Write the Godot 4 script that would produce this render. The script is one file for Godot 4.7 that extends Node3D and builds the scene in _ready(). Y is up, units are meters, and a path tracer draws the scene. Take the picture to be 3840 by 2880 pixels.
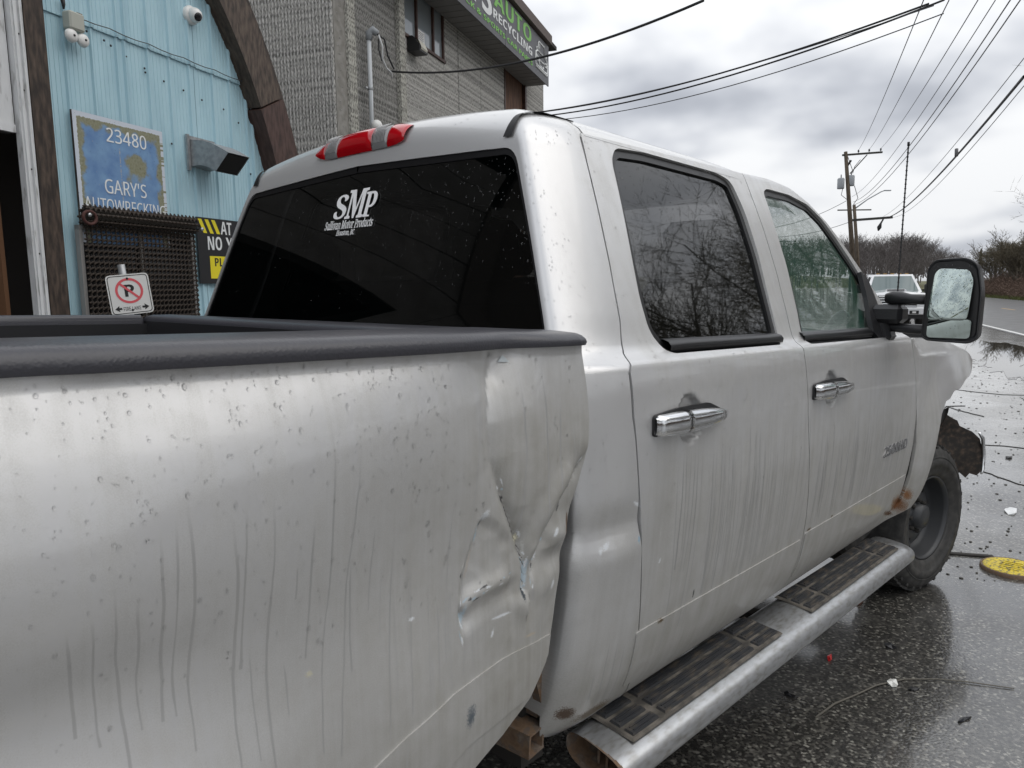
extends Node3D
# A silver crew cab pickup with a crushed bed side, parked at an auto yard on a wet overcast day.
# World: y up, metres; the camera stands above the origin; +x runs along the truck, +z towards the road side.

const D_SIDE := 0.93          # camera to truck side, metres
const ZC := -0.985            # truck centre line in truck axes
const CAM_Y := 1.655
const WT := Vector3(0.90704, 0, -0.42104)   # along the building fronts
const WN := Vector3(0.42104, 0, 0.90704)    # out of the building fronts
const RD := Vector3(0.9304, 0, -0.3665)     # along the road
const RN := Vector3(0.3665, 0, 0.9304)      # across the road, away from the yard

var rng := RandomNumberGenerator.new()
var M := {}
var truck: Node3D

# ------------------------------------------------------------------ small helpers
class MB:
	var st := SurfaceTool.new()
	func _init(smooth := -1):
		st.begin(Mesh.PRIMITIVE_TRIANGLES)
		st.set_smooth_group(smooth)
	func sg(g: int):
		st.set_smooth_group(g)
	func tri(a: Vector3, b: Vector3, c: Vector3, ua := Vector2.ZERO, ub := Vector2.ZERO, uc := Vector2.ZERO):
		st.set_uv(ua); st.add_vertex(a)
		st.set_uv(uc); st.add_vertex(c)
		st.set_uv(ub); st.add_vertex(b)
	func quad(a: Vector3, b: Vector3, c: Vector3, d: Vector3):
		tri(a, b, c, Vector2(0, 0), Vector2(1, 0), Vector2(1, 1))
		tri(a, c, d, Vector2(0, 0), Vector2(1, 1), Vector2(0, 1))
	func box(c: Vector3, s: Vector3, b := Basis.IDENTITY):
		var p := []
		for i in 8:
			p.append(c + b * Vector3(s.x * (0.5 if i & 1 else -0.5), s.y * (0.5 if i & 2 else -0.5), s.z * (0.5 if i & 4 else -0.5)))
		for f in [[4, 5, 7, 6], [1, 0, 2, 3], [5, 1, 3, 7], [0, 4, 6, 2], [6, 7, 3, 2], [0, 1, 5, 4]]:
			quad(p[f[0]], p[f[1]], p[f[2]], p[f[3]])
	func bevel_box(c: Vector3, s: Vector3, r: float, b := Basis.IDENTITY):
		# a box with chamfered edges: three stacked rounded slices
		var pts := []
		for k in [[-0.5, 1.0], [-0.5, 0.0], [0.5, 0.0], [0.5, 1.0]]:
			var y: float = s.y * k[0] + (r if k[0] < 0 and k[1] == 0.0 else (-r if k[0] > 0 and k[1] == 0.0 else 0.0))
			var q: float = r * k[1]
			var hx := s.x / 2 - q
			var hz := s.z / 2 - q
			var ring := []
			for e in [[-1, -1], [1, -1], [1, 1], [-1, 1]]:
				if e[0] * e[1] > 0:
					ring.append(Vector3(e[0] * hx, y, e[1] * (hz - r * (1 - k[1]) * 0.9 - 0.0001)))
					ring.append(Vector3(e[0] * (hx - r * (1 - k[1]) * 0.9 - 0.0001), y, e[1] * hz))
				else:
					ring.append(Vector3(e[0] * (hx - r * (1 - k[1]) * 0.9 - 0.0001), y, e[1] * hz))
					ring.append(Vector3(e[0] * hx, y, e[1] * (hz - r * (1 - k[1]) * 0.9 - 0.0001)))
			pts.append(ring)
		for i in 3:
			for j in 8:
				var j2 := (j + 1) % 8
				quad(c + b * pts[i][j2], c + b * pts[i][j], c + b * pts[i + 1][j], c + b * pts[i + 1][j2])
		for j in range(1, 7):
			tri(c + b * pts[3][0], c + b * pts[3][j + 1], c + b * pts[3][j])
			tri(c + b * pts[0][0], c + b * pts[0][j], c + b * pts[0][j + 1])
	func tube(pts: Array, r, sides := 8, caps := true):
		var n := pts.size()
		var prev := []
		var up := Vector3.UP
		for i in n:
			var d: Vector3 = (pts[mini(i + 1, n - 1)] - pts[maxi(i - 1, 0)]).normalized()
			if i == 0 and absf(d.dot(up)) > 0.95:
				up = Vector3.RIGHT
			var x := up.cross(d).normalized()
			if x.length() < 0.5:
				x = Vector3.FORWARD.cross(d).normalized()
			var y := d.cross(x)
			up = y
			var rr: float = r[i] if r is Array else r
			var ring := []
			for k in sides:
				var a := TAU * k / sides
				ring.append(pts[i] + (x * cos(a) + y * sin(a)) * rr)
			if i > 0:
				for k in sides:
					var k2 := (k + 1) % sides
					quad(prev[k], prev[k2], ring[k2], ring[k])
			if caps and (i == 0 or i == n - 1):
				for k in range(1, sides - 1):
					if i == 0:
						tri(ring[0], ring[k + 1], ring[k])
					else:
						tri(ring[0], ring[k], ring[k + 1])
			prev = ring
	func lathe(prof: Array, xf := Transform3D.IDENTITY, seg := 24):
		# profile of Vector2(radius, height along y)
		for i in prof.size() - 1:
			for k in seg:
				var a := TAU * k / seg
				var b := TAU * (k + 1) / seg
				var p: Vector2 = prof[i]
				var q: Vector2 = prof[i + 1]
				var A := xf * Vector3(p.x * cos(a), p.y, p.x * sin(a))
				var B := xf * Vector3(p.x * cos(b), p.y, p.x * sin(b))
				var C := xf * Vector3(q.x * cos(b), q.y, q.x * sin(b))
				var D := xf * Vector3(q.x * cos(a), q.y, q.x * sin(a))
				if p.x < 1e-5:
					tri(A, D, C)
				elif q.x < 1e-5:
					tri(B, A, D)
				else:
					quad(B, A, D, C)
	func prism(poly: PackedVector2Array, z0: float, z1: float, xf := Transform3D.IDENTITY):
		var pl := poly
		if Geometry2D.is_polygon_clockwise(pl):
			pl = poly.duplicate()
			pl.reverse()
		var t := Geometry2D.triangulate_polygon(pl)
		for i in range(0, t.size(), 3):
			var a := pl[t[i]]
			var b := pl[t[i + 1]]
			var c := pl[t[i + 2]]
			if (b - a).cross(c - a) < 0:
				var w := b
				b = c
				c = w
			tri(xf * Vector3(a.x, a.y, z1), xf * Vector3(b.x, b.y, z1), xf * Vector3(c.x, c.y, z1))
			tri(xf * Vector3(a.x, a.y, z0), xf * Vector3(c.x, c.y, z0), xf * Vector3(b.x, b.y, z0))
		for i in pl.size():
			var a := pl[i]
			var b := pl[(i + 1) % pl.size()]
			quad(xf * Vector3(a.x, a.y, z0), xf * Vector3(b.x, b.y, z0), xf * Vector3(b.x, b.y, z1), xf * Vector3(a.x, a.y, z1))
	func grid(nu: int, nv: int, f: Callable):
		var rows := []
		for j in nv + 1:
			var row := []
			for i in nu + 1:
				row.append(f.call(float(i) / nu, float(j) / nv))
			rows.append(row)
		for j in nv:
			for i in nu:
				var a := Vector2(float(i) / nu, float(j) / nv)
				var b := Vector2(float(i + 1) / nu, float(j + 1) / nv)
				tri(rows[j][i], rows[j][i + 1], rows[j + 1][i + 1], a, Vector2(b.x, a.y), b)
				tri(rows[j][i], rows[j + 1][i + 1], rows[j + 1][i], a, b, Vector2(a.x, b.y))
	func done() -> ArrayMesh:
		st.generate_normals()
		return st.commit()

func mi(called: String, mesh: Mesh, mat: Material, parent: Node = self) -> MeshInstance3D:
	var o := MeshInstance3D.new()
	o.name = called
	o.mesh = mesh
	if mat:
		o.material_override = mat
	parent.add_child(o, true)
	return o

func part(called: String, mb: MB, mat: Material, parent: Node = self) -> MeshInstance3D:
	return mi(called, mb.done(), mat, parent)

func tag(o: Node, label: String, category: String, group := ""):
	o.set_meta("label", label)
	o.set_meta("category", category)
	if group:
		o.set_meta("group", group)

func thing(called: String, label: String, category: String, xf := Transform3D.IDENTITY, group := "") -> Node3D:
	var o := Node3D.new()
	o.name = called
	o.transform = xf
	add_child(o, true)
	tag(o, label, category, group)
	return o

func structure(o: Node):
	o.set_meta("kind", "structure")

func stuff(o: Node):
	o.set_meta("kind", "stuff")

func wall_xf(s: float, y: float, out := 0.0, dist := 4.7) -> Transform3D:
	return Transform3D(Basis(WT, Vector3.UP, WN), WT * s + Vector3(0, y, 0) + WN * (out - dist))

func text(parent: Node, called: String, s: String, at: Vector3, w: float, h: float, mat: Material, b := Basis.IDENTITY, bold := true, font := "Droid Sans", depth := 0.004) -> MeshInstance3D:
	# lettering as thin geometry; at is the lower left corner, b its axes
	var f := SystemFont.new()
	f.font_names = PackedStringArray([font])
	f.font_weight = 700 if bold else 400
	var t := TextMesh.new()
	t.font = f
	t.text = s
	t.font_size = 64
	t.pixel_size = 0.01
	t.depth = 0.02
	t.curve_step = 1.0
	var bb := t.get_aabb()
	var k := Vector3(w / maxf(bb.size.x, 0.001), h / maxf(bb.size.y, 0.001), depth / maxf(bb.size.z, 0.001))
	var o := mi(called, t, mat, parent)
	var bas := b * Basis.from_scale(k)
	o.transform = Transform3D(bas, at - bas * Vector3(bb.position.x, bb.position.y, bb.position.z))
	return o

func mat(col: Color, rough := 0.8, metal := 0.0, spec := 0.5) -> StandardMaterial3D:
	# col is a linear, real-world base colour
	var m := StandardMaterial3D.new()
	m.albedo_color = col.linear_to_srgb()
	m.roughness = rough
	m.metallic = metal
	m.metallic_specular = spec
	return m

func noise(freq: float, oct := 4, kind := FastNoiseLite.TYPE_SIMPLEX_SMOOTH, sd := 1) -> FastNoiseLite:
	var n := FastNoiseLite.new()
	n.noise_type = kind
	n.frequency = freq
	n.fractal_type = FastNoiseLite.FRACTAL_FBM if oct > 1 else FastNoiseLite.FRACTAL_NONE
	n.fractal_octaves = oct
	n.seed = sd
	return n

func ramp_tex(n: FastNoiseLite, cols: Array, offs: Array, size := 512) -> NoiseTexture2D:
	var t := NoiseTexture2D.new()
	t.width = size
	t.height = size
	t.seamless = true
	t.noise = n
	var g := Gradient.new()
	var pc := PackedColorArray()
	for c in cols:
		pc.append(c.linear_to_srgb() if c is Color else Color(c, c, c))
	g.colors = pc
	g.offsets = PackedFloat32Array(offs)
	t.color_ramp = g
	return t

func tri_mat(tex: Texture2D, scale: Vector3, rough := 0.85, bump: Texture2D = null, bscale := 0.2) -> StandardMaterial3D:
	var m := StandardMaterial3D.new()
	m.albedo_texture = tex
	m.uv1_triplanar = true
	m.uv1_world_triplanar = false
	m.uv1_scale = scale
	m.roughness = rough
	if bump:
		m.heightmap_enabled = true
		m.heightmap_texture = bump
		m.heightmap_scale = bscale
	return m

func lerp_table(xs: Array, ys: Array, x: float) -> float:
	# smooth (Hermite) table look-up
	var n := xs.size()
	if x <= xs[0]:
		return ys[0] + (x - xs[0]) * (ys[1] - ys[0]) / (xs[1] - xs[0])
	if x >= xs[n - 1]:
		return ys[n - 1] + (x - xs[n - 1]) * (ys[n - 1] - ys[n - 2]) / (xs[n - 1] - xs[n - 2])
	var i := 0
	while x > xs[i + 1]:
		i += 1
	var h: float = xs[i + 1] - xs[i]
	var t: float = (x - xs[i]) / h
	var d: float = (ys[i + 1] - ys[i]) / h
	var m0: float = d
	var m1: float = d
	if i > 0:
		var e: float = (ys[i] - ys[i - 1]) / (xs[i] - xs[i - 1])
		m0 = 0.0 if e * d <= 0 else 2 * e * d / (e + d)
	if i < n - 2:
		var e2: float = (ys[i + 2] - ys[i + 1]) / (xs[i + 2] - xs[i + 1])
		m1 = 0.0 if e2 * d <= 0 else 2 * e2 * d / (e2 + d)
	var t2 := t * t
	var t3 := t2 * t
	return ys[i] * (2 * t3 - 3 * t2 + 1) + m0 * h * (t3 - 2 * t2 + t) + ys[i + 1] * (3 * t2 - 2 * t3) + m1 * h * (t3 - t2)

func pv(a: Array) -> PackedVector2Array:
	var p := PackedVector2Array()
	for e in a:
		p.append(Vector2(e[0], e[1]))
	return p

func round_poly(p: PackedVector2Array, r: float, seg := 5) -> PackedVector2Array:
	var out := PackedVector2Array()
	var n := p.size()
	for i in n:
		var a := p[(i + n - 1) % n]
		var b := p[i]
		var c := p[(i + 1) % n]
		var q := minf(r, minf(a.distance_to(b), b.distance_to(c)) * 0.45)
		var s := b + (a - b).normalized() * q
		var e := b + (c - b).normalized() * q
		for k in seg + 1:
			var t := float(k) / seg
			out.append(s.lerp(b, t).lerp(b.lerp(e, t), t))
	return out

func resample(p: PackedVector2Array, step: float) -> PackedVector2Array:
	var out := PackedVector2Array()
	for i in p.size():
		var a := p[i]
		var b := p[(i + 1) % p.size()]
		var k := maxi(1, int(ceil(a.distance_to(b) / step)))
		for j in k:
			out.append(a.lerp(b, float(j) / k))
	return out

# A sheet-metal skin: a flat outline with holes, cut into cells and bent by f(u, v); edges are turned in by hem metres.
func skin(outline: PackedVector2Array, holes: Array, cell: float, f: Callable, uvf: Callable, hem := 0.012, flip := false, cell_v := 0.0, rim_from := -99.0) -> ArrayMesh:
	var V := PackedVector3Array()
	var N := PackedVector3Array()
	var U := PackedVector2Array()
	var cv := cell_v if cell_v > 0 else cell
	var lo := outline[0]
	var hi := outline[0]
	for p in outline:
		lo = lo.min(p)
		hi = hi.max(p)
	var nx := maxi(1, int(ceil((hi.x - lo.x) / cell)))
	var ny := maxi(1, int(ceil((hi.y - lo.y) / cv)))
	var e := 0.003
	var cache := {}
	var nrm := func(p: Vector2) -> Vector3:
		var du: Vector3 = f.call(p.x + e, p.y) - f.call(p.x - e, p.y)
		var dv: Vector3 = f.call(p.x, p.y + e) - f.call(p.x, p.y - e)
		var nn := du.cross(dv).normalized()
		return -nn if flip else nn
	for j in ny:
		for i in nx:
			var a := Vector2(lerpf(lo.x, hi.x, float(i) / nx), lerpf(lo.y, hi.y, float(j) / ny))
			var b := Vector2(lerpf(lo.x, hi.x, float(i + 1) / nx), lerpf(lo.y, hi.y, float(j + 1) / ny))
			var pieces := Geometry2D.intersect_polygons(PackedVector2Array([a, Vector2(b.x, a.y), b, Vector2(a.x, b.y)]), outline)
			for h in holes:
				var nextp := []
				for q in pieces:
					nextp.append_array(Geometry2D.clip_polygons(q, h))
				pieces.assign(nextp)
			for q in pieces:
				var t := Geometry2D.triangulate_polygon(q)
				for k in range(0, t.size(), 3):
					var A: Vector2 = q[t[k]]
					var B: Vector2 = q[t[k + 1]]
					var C: Vector2 = q[t[k + 2]]
					var s := (B - A).cross(C - A)
					if absf(s) < 1e-10:
						continue
					if (s > 0) == flip:
						var w := B
						B = C
						C = w
					for p in [A, C, B]:
						if not cache.has(p):
							cache[p] = [f.call(p.x, p.y), nrm.call(p), uvf.call(p.x, p.y)]
						var got: Array = cache[p]
						V.append(got[0])
						N.append(got[1])
						U.append(got[2])
	if hem > 0:
		var rims := [outline]
		rims.append_array(holes)
		for r in rims:
			var rr := resample(r, cell)
			for i in rr.size():
				var p: Vector2 = rr[i]
				var q: Vector2 = rr[(i + 1) % rr.size()]
				if p.x <= rim_from and q.x <= rim_from:
					continue
				var P: Vector3 = f.call(p.x, p.y)
				var Q: Vector3 = f.call(q.x, q.y)
				var n0: Vector3 = nrm.call(p)
				var n1: Vector3 = nrm.call(q)
				var P2 := P - n0 * hem
				var Q2 := Q - n1 * hem
				var fn := (Q - P).cross(P2 - P).normalized()
				for vv in [[P, p], [Q, q], [Q2, q], [P, p], [Q2, q], [P2, p]]:
					V.append(vv[0])
					N.append(-fn)
					U.append(uvf.call(vv[1].x, vv[1].y))
	var arr := []
	arr.resize(Mesh.ARRAY_MAX)
	arr[Mesh.ARRAY_VERTEX] = V
	arr[Mesh.ARRAY_NORMAL] = N
	arr[Mesh.ARRAY_TEX_UV] = U
	var m := ArrayMesh.new()
	m.add_surface_from_arrays(Mesh.PRIMITIVE_TRIANGLES, arr)
	return m

# ------------------------------------------------------------------ camera, sky, light
func make_view():
	var cam := Camera3D.new()
	cam.name = "camera"
	cam.fov = 54.80
	cam.near = 0.05
	cam.far = 4000
	var p := deg_to_rad(7.6)
	var r := deg_to_rad(-0.65)
	var y := deg_to_rad(43.0)
	var F := Vector3(cos(y) * cos(p), -sin(p), -sin(y) * cos(p))
	var R := Vector3(sin(y), 0, cos(y))
	var U := R.cross(F)
	var R2 := R * cos(r) + U * sin(r)
	var U2 := -R * sin(r) + U * cos(r)
	cam.transform = Transform3D(Basis(R2, U2, -F), Vector3(0, CAM_Y, 0))
	add_child(cam)
	var env := Environment.new()
	env.tonemap_mode = Environment.TONE_MAPPER_LINEAR
	env.tonemap_exposure = EXPO
	env.background_mode = Environment.BG_SKY
	env.sdfgi_enabled = true
	env.ssao_enabled = true
	env.ssil_enabled = true
	var sky := Sky.new()
	var pm := PanoramaSkyMaterial.new()
	pm.panorama = sky_picture()
	sky.sky_material = pm
	env.sky = sky
	var we := WorldEnvironment.new()
	we.name = "environment"
	we.environment = env
	add_child(we)
	var sun := DirectionalLight3D.new()
	sun.name = "sun"
	sun.light_energy = 0.16
	sun.light_color = Color(1, 0.97, 0.93)
	sun.light_angular_distance = 60
	sun.shadow_enabled = true
	# high behind the cloud, over the road side
	sun.look_at_from_position(Vector3(12, 40, 26), Vector3.ZERO, Vector3.UP)
	add_child(sun)

const EXPO := 1.60

func sky_picture() -> ImageTexture:
	var w := 1536
	var h := 768
	var n1 := noise(0.85, 5, FastNoiseLite.TYPE_SIMPLEX_SMOOTH, 11)
	var n2 := noise(2.6, 5, FastNoiseLite.TYPE_SIMPLEX_SMOOTH, 23)
	var n3 := noise(0.5, 3, FastNoiseLite.TYPE_SIMPLEX_SMOOTH, 5)
	var data := PackedFloat32Array()
	data.resize(w * h * 3)
	var o := 0
	for j in h:
		var el := PI * (0.5 - (j + 0.5) / h)
		var se := sin(el)
		var ce := cos(el)
		for i in w:
			if el < -0.03:
				data[o] = 0.25
				data[o + 1] = 0.26
				data[o + 2] = 0.27
				o += 3
				continue
			var az := TAU * (i + 0.5) / w
			# clouds lie on a flat deck overhead, so they flatten towards the horizon
			var k := 1.0 / (maxf(se, 0.0) + 0.22)
			var px := sin(az) * ce * k
			var pz := cos(az) * ce * k
			var a := n1.get_noise_2d(px * 1.3, pz * 1.3)
			var b := n2.get_noise_2d(px * 1.1 + 3.0, pz * 1.1)
			var c := n3.get_noise_2d(px + 9.0, pz)
			var t := clampf(0.66 + a * 0.75 + b * 0.26 + c * 0.45, 0.0, 1.0)
			t = t * t * (3 - 2 * t)
			var L := lerpf(0.39, 0.78, t) * (0.70 + 0.55 * maxf(se, 0.0))
			data[o] = L * lerpf(0.92, 0.985, t)
			data[o + 1] = L * lerpf(0.975, 1.0, t)
			data[o + 2] = L * lerpf(1.09, 1.02, t)
			o += 3
	var im := Image.create_from_data(w, h, false, Image.FORMAT_RGBF, data.to_byte_array())
	return ImageTexture.create_from_image(im)

# ------------------------------------------------------------------ materials
func make_materials():
	M.black_plastic = mat(Color(0.018, 0.018, 0.02), 0.42)
	var pn := noise(0.09, 2, FastNoiseLite.TYPE_CELLULAR, 4)
	M.grain = ramp_tex(pn, [0.0, 1.0], [0.0, 1.0], 512)
	M.rail = mat(Color(0.044, 0.044, 0.052), 0.33)
	M.rail.uv1_triplanar = true
	M.rail.uv1_scale = Vector3(4, 4, 4)
	M.rail.heightmap_enabled = true
	M.rail.heightmap_texture = M.grain
	M.rail.heightmap_scale = 0.05
	M.mirror_shell = M.rail.duplicate()
	M.mirror_shell.albedo_color = Color(0.02, 0.02, 0.022).linear_to_srgb()
	M.rubber = mat(Color(0.012, 0.012, 0.013), 0.5)
	M.seal = mat(Color(0.008, 0.008, 0.009), 0.32)
	M.dark = mat(Color(0.01, 0.01, 0.01), 0.9)
	M.under = mat(Color(0.03, 0.027, 0.024), 0.85)
	M.chrome = mat(Color(0.78, 0.79, 0.8), 0.09, 1.0)
	M.badge = mat(Color(0.42, 0.42, 0.43), 0.25, 1.0)
	M.paint = mat(Color(0.64, 0.64, 0.635), 0.40, 0.50)
	M.paint.clearcoat_enabled = true
	M.paint.clearcoat = 0.7
	M.paint.clearcoat_roughness = 0.05
	M.white_vinyl = mat(Color(0.92, 0.92, 0.92), 0.6)
	var glass := StandardMaterial3D.new()
	glass.transparency = BaseMaterial3D.TRANSPARENCY_ALPHA
	glass.albedo_color = Color(0.006, 0.012, 0.012, 0.90)
	glass.roughness = 0.02
	glass.metallic_specular = 0.6
	glass.metallic_specular = 0.72
	M.tint = glass
	M.tint2 = glass.duplicate()
	M.tint2.metallic_specular = 0.62
	M.tint2.albedo_color = Color(0.012, 0.02, 0.02, 0.90)
	M.clear = glass.duplicate()
	M.clear.metallic_specular = 0.62
	M.clear.albedo_color = Color(0.09, 0.34, 0.27, 0.42)
	M.red_lens = mat(Color(0.50, 0.006, 0.012), 0.12)
	M.red_lens.clearcoat_enabled = true
	M.red_lens.clearcoat = 1.0
	M.red_lens.clearcoat_roughness = 0.03
	M.clear_lens = mat(Color(0.26, 0.26, 0.26), 0.15)
	M.clear_lens.clearcoat_enabled = true
	M.clear_lens.clearcoat = 1.0
	M.clear_lens.clearcoat_roughness = 0.03
	M.wet = StandardMaterial3D.new()
	M.wet.albedo_color = Color(1, 1, 1, 0.0)
	M.wet.transparency = BaseMaterial3D.TRANSPARENCY_ALPHA
	M.wet.refraction_enabled = true
	M.wet.refraction_scale = 0.033
	M.wet.roughness = 0.0
	var rn := noise(0.03, 4, FastNoiseLite.TYPE_SIMPLEX_SMOOTH, 9)
	M.rust = tri_mat(ramp_tex(rn, [Color(0.10, 0.06, 0.035), Color(0.20, 0.13, 0.08), Color(0.13, 0.10, 0.08), Color(0.30, 0.25, 0.19)], [0.0, 0.45, 0.6, 1.0], 256), Vector3(3, 3, 3), 0.9)
	M.tyre = tri_mat(ramp_tex(rn, [Color(0.022, 0.022, 0.022), Color(0.045, 0.044, 0.042), Color(0.085, 0.08, 0.073)], [0.2, 0.55, 1.0], 256), Vector3(2.5, 2.5, 2.5), 0.62)
	M.steel_wheel = mat(Color(0.055, 0.057, 0.06), 0.45, 0.2)
	var an := noise(0.05, 4, FastNoiseLite.TYPE_SIMPLEX_SMOOTH, 31)
	M.alu = tri_mat(ramp_tex(an, [Color(0.36, 0.35, 0.33), Color(0.52, 0.53, 0.54), Color(0.60, 0.61, 0.62)], [0.1, 0.45, 0.9], 512), Vector3(0.6, 2, 2), 0.34)
	M.alu.metallic = 0.85
	var mud := noise(0.02, 5, FastNoiseLite.TYPE_SIMPLEX_SMOOTH, 77)
	M.pad = tri_mat(ramp_tex(mud, [Color(0.018, 0.02, 0.024), Color(0.03, 0.031, 0.034), Color(0.06, 0.052, 0.044), Color(0.14, 0.115, 0.085)], [0.0, 0.48, 0.68, 1.0], 512), Vector3(1.0, 3.0, 3.0), 0.6)
	M.liner = tri_mat(ramp_tex(mud, [Color(0.02, 0.02, 0.02), Color(0.055, 0.054, 0.052), Color(0.12, 0.115, 0.105)], [0.0, 0.5, 1.0], 512), Vector3(1.2, 1.2, 1.2), 0.75)
	# ground
	var cells := noise(0.40, 1, FastNoiseLite.TYPE_CELLULAR, 3)
	cells.cellular_return_type = FastNoiseLite.RETURN_CELL_VALUE
	var stones := ramp_tex(cells, [Color(0.032, 0.031, 0.029), Color(0.052, 0.050, 0.046), Color(0.085, 0.081, 0.073), Color(0.13, 0.124, 0.11), Color(0.34, 0.33, 0.29)], [0.0, 0.40, 0.68, 0.88, 1.0], 2048)
	var dome := noise(0.40, 1, FastNoiseLite.TYPE_CELLULAR, 3)
	dome.cellular_return_type = FastNoiseLite.RETURN_DISTANCE
	var bumps := ramp_tex(dome, [1.0, 0.0], [0.0, 1.0], 2048)
	M.asphalt = tri_mat(stones, Vector3(0.125, 0.125, 0.125), 1.0, bumps, 0.14)
	M.asphalt.uv1_world_triplanar = true
	M.asphalt.clearcoat_enabled = true
	M.asphalt.clearcoat = 1.0
	M.asphalt.clearcoat_roughness = 0.10
	M.asphalt.roughness_texture = ramp_tex(noise(0.006, 6, FastNoiseLite.TYPE_SIMPLEX_SMOOTH, 8), [0.12, 0.30, 0.55], [0.28, 0.48, 0.75], 1024)
	M.asphalt.roughness_texture_channel = BaseMaterial3D.TEXTURE_CHANNEL_RED
	M.road = tri_mat(ramp_tex(noise(0.02, 5, FastNoiseLite.TYPE_SIMPLEX_SMOOTH, 12), [Color(0.10, 0.10, 0.10), Color(0.16, 0.16, 0.16)], [0.2, 0.8], 1024), Vector3(0.05, 0.05, 0.05), 0.42)
	M.road.uv1_world_triplanar = true
	M.road.clearcoat_enabled = true
	M.road.clearcoat = 0.4
	M.road.clearcoat_roughness = 0.12
	M.line_white = mat(Color(0.7, 0.7, 0.68), 0.5)
	M.line_yellow = mat(Color(0.55, 0.33, 0.07), 0.5)
	M.earth = tri_mat(ramp_tex(noise(0.02, 5, FastNoiseLite.TYPE_SIMPLEX_SMOOTH, 14), [Color(0.05, 0.06, 0.02), Color(0.10, 0.10, 0.04), Color(0.12, 0.09, 0.05)], [0.2, 0.5, 0.8], 512), Vector3(0.1, 0.1, 0.1), 0.95)
	M.earth.uv1_world_triplanar = true
	# buildings
	var bn := noise(0.012, 5, FastNoiseLite.TYPE_SIMPLEX_SMOOTH, 41)
	M.blue = tri_mat(ramp_tex(bn, [Color(0.37, 0.56, 0.645), Color(0.42, 0.62, 0.70), Color(0.45, 0.65, 0.73)], [0.15, 0.5, 0.85], 512), Vector3(0.7, 0.16, 0.7), 0.5)
	M.blue_b = M.blue.duplicate()
	M.blue_b.uv1_offset = Vector3(0.37, 0.2, 0.1)
	var wn := noise(0.02, 5, FastNoiseLite.TYPE_SIMPLEX_SMOOTH, 42)
	M.brown = tri_mat(ramp_tex(wn, [Color(0.018, 0.012, 0.008), Color(0.045, 0.03, 0.022), Color(0.10, 0.07, 0.05)], [0.2, 0.5, 0.9], 512), Vector3(2.2, 0.5, 2.2), 0.65)
	M.brown_red = tri_mat(ramp_tex(wn, [Color(0.03, 0.012, 0.008), Color(0.065, 0.03, 0.022), Color(0.09, 0.05, 0.04)], [0.2, 0.5, 0.9], 512), Vector3(2.2, 0.5, 2.2), 0.55)
	M.beam = tri_mat(ramp_tex(wn, [Color(0.03, 0.02, 0.014), Color(0.075, 0.05, 0.036), Color(0.12, 0.09, 0.065)], [0.2, 0.5, 0.9], 512), Vector3(2.2, 0.6, 2.2), 0.6)
	M.trim_white = tri_mat(ramp_tex(wn, [Color(0.35, 0.35, 0.34), Color(0.62, 0.63, 0.64), Color(0.68, 0.69, 0.70)], [0.1, 0.35, 0.8], 512), Vector3(1.5, 0.4, 1.5), 0.45)
	var cn := noise(0.085, 3, FastNoiseLite.TYPE_SIMPLEX, 43)
	var cb := ramp_tex(cn, [Color(0.13, 0.126, 0.118), Color(0.33, 0.325, 0.31), Color(0.52, 0.51, 0.48), Color(0.64, 0.63, 0.60)], [0.22, 0.44, 0.60, 0.85], 512)
	M.concrete = tri_mat(cb, Vector3(1.1, 0.30, 1.1), 0.9)
	M.concrete.uv1_triplanar_sharpness = 12.0
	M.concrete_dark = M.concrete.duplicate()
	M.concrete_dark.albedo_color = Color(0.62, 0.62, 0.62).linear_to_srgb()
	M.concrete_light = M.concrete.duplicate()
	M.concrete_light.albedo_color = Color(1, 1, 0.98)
	M.smooth_conc = tri_mat(ramp_tex(wn, [Color(0.22, 0.21, 0.19), Color(0.30, 0.29, 0.27)], [0.2, 0.8], 256), Vector3(1, 1, 1), 0.85)
	M.galv = tri_mat(ramp_tex(an, [Color(0.30, 0.31, 0.32), Color(0.40, 0.41, 0.42)], [0.2, 0.8], 256), Vector3(1.2, 1.2, 1.2), 0.42)
	M.galv.metallic = 0.5
	M.white_plastic = mat(Color(0.75, 0.75, 0.73), 0.35)
	M.grey_box = mat(Color(0.42, 0.43, 0.38), 0.55)
	M.wire = mat(Color(0.02, 0.02, 0.022), 0.6)
	M.wire_grey = mat(Color(0.10, 0.10, 0.105), 0.6)
	M.letter_white = mat(Color(0.78, 0.8, 0.8), 0.6)
	M.letter_green = mat(Color(0.22, 0.52, 0.12), 0.6)
	M.black = mat(Color(0.012, 0.012, 0.013), 0.5)
	M.sign_black = mat(Color(0.014, 0.014, 0.016), 0.4)
	M.sign_yellow = mat(Color(0.80, 0.68, 0.02), 0.45)
	M.fascia = mat(Color(0.085, 0.085, 0.095), 0.5)
	M.pole = tri_mat(ramp_tex(wn, [Color(0.05, 0.038, 0.026), Color(0.11, 0.085, 0.06)], [0.2, 0.8], 256), Vector3(1.5, 0.3, 1.5), 0.9)
	M.pole_grey = mat(Color(0.05, 0.05, 0.045), 0.9)
	M.transformer = mat(Color(0.30, 0.32, 0.34), 0.5)
	M.bark = mat(Color(0.11, 0.095, 0.075), 0.95)
	M.twig = mat(Color(0.16, 0.138, 0.098), 0.95)
	M.twig_far = mat(Color(0.15, 0.135, 0.13), 0.95)
	M.bramble = mat(Color(0.14, 0.095, 0.072), 0.95)
	M.evergreen = mat(Color(0.02, 0.035, 0.02), 0.9)
	M.grass = mat(Color(0.09, 0.10, 0.03), 0.9)
	M.car_white = mat(Color(0.74, 0.75, 0.76), 0.25)
	M.car_white.clearcoat_enabled = true
	M.car_white.clearcoat = 1.0
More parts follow.
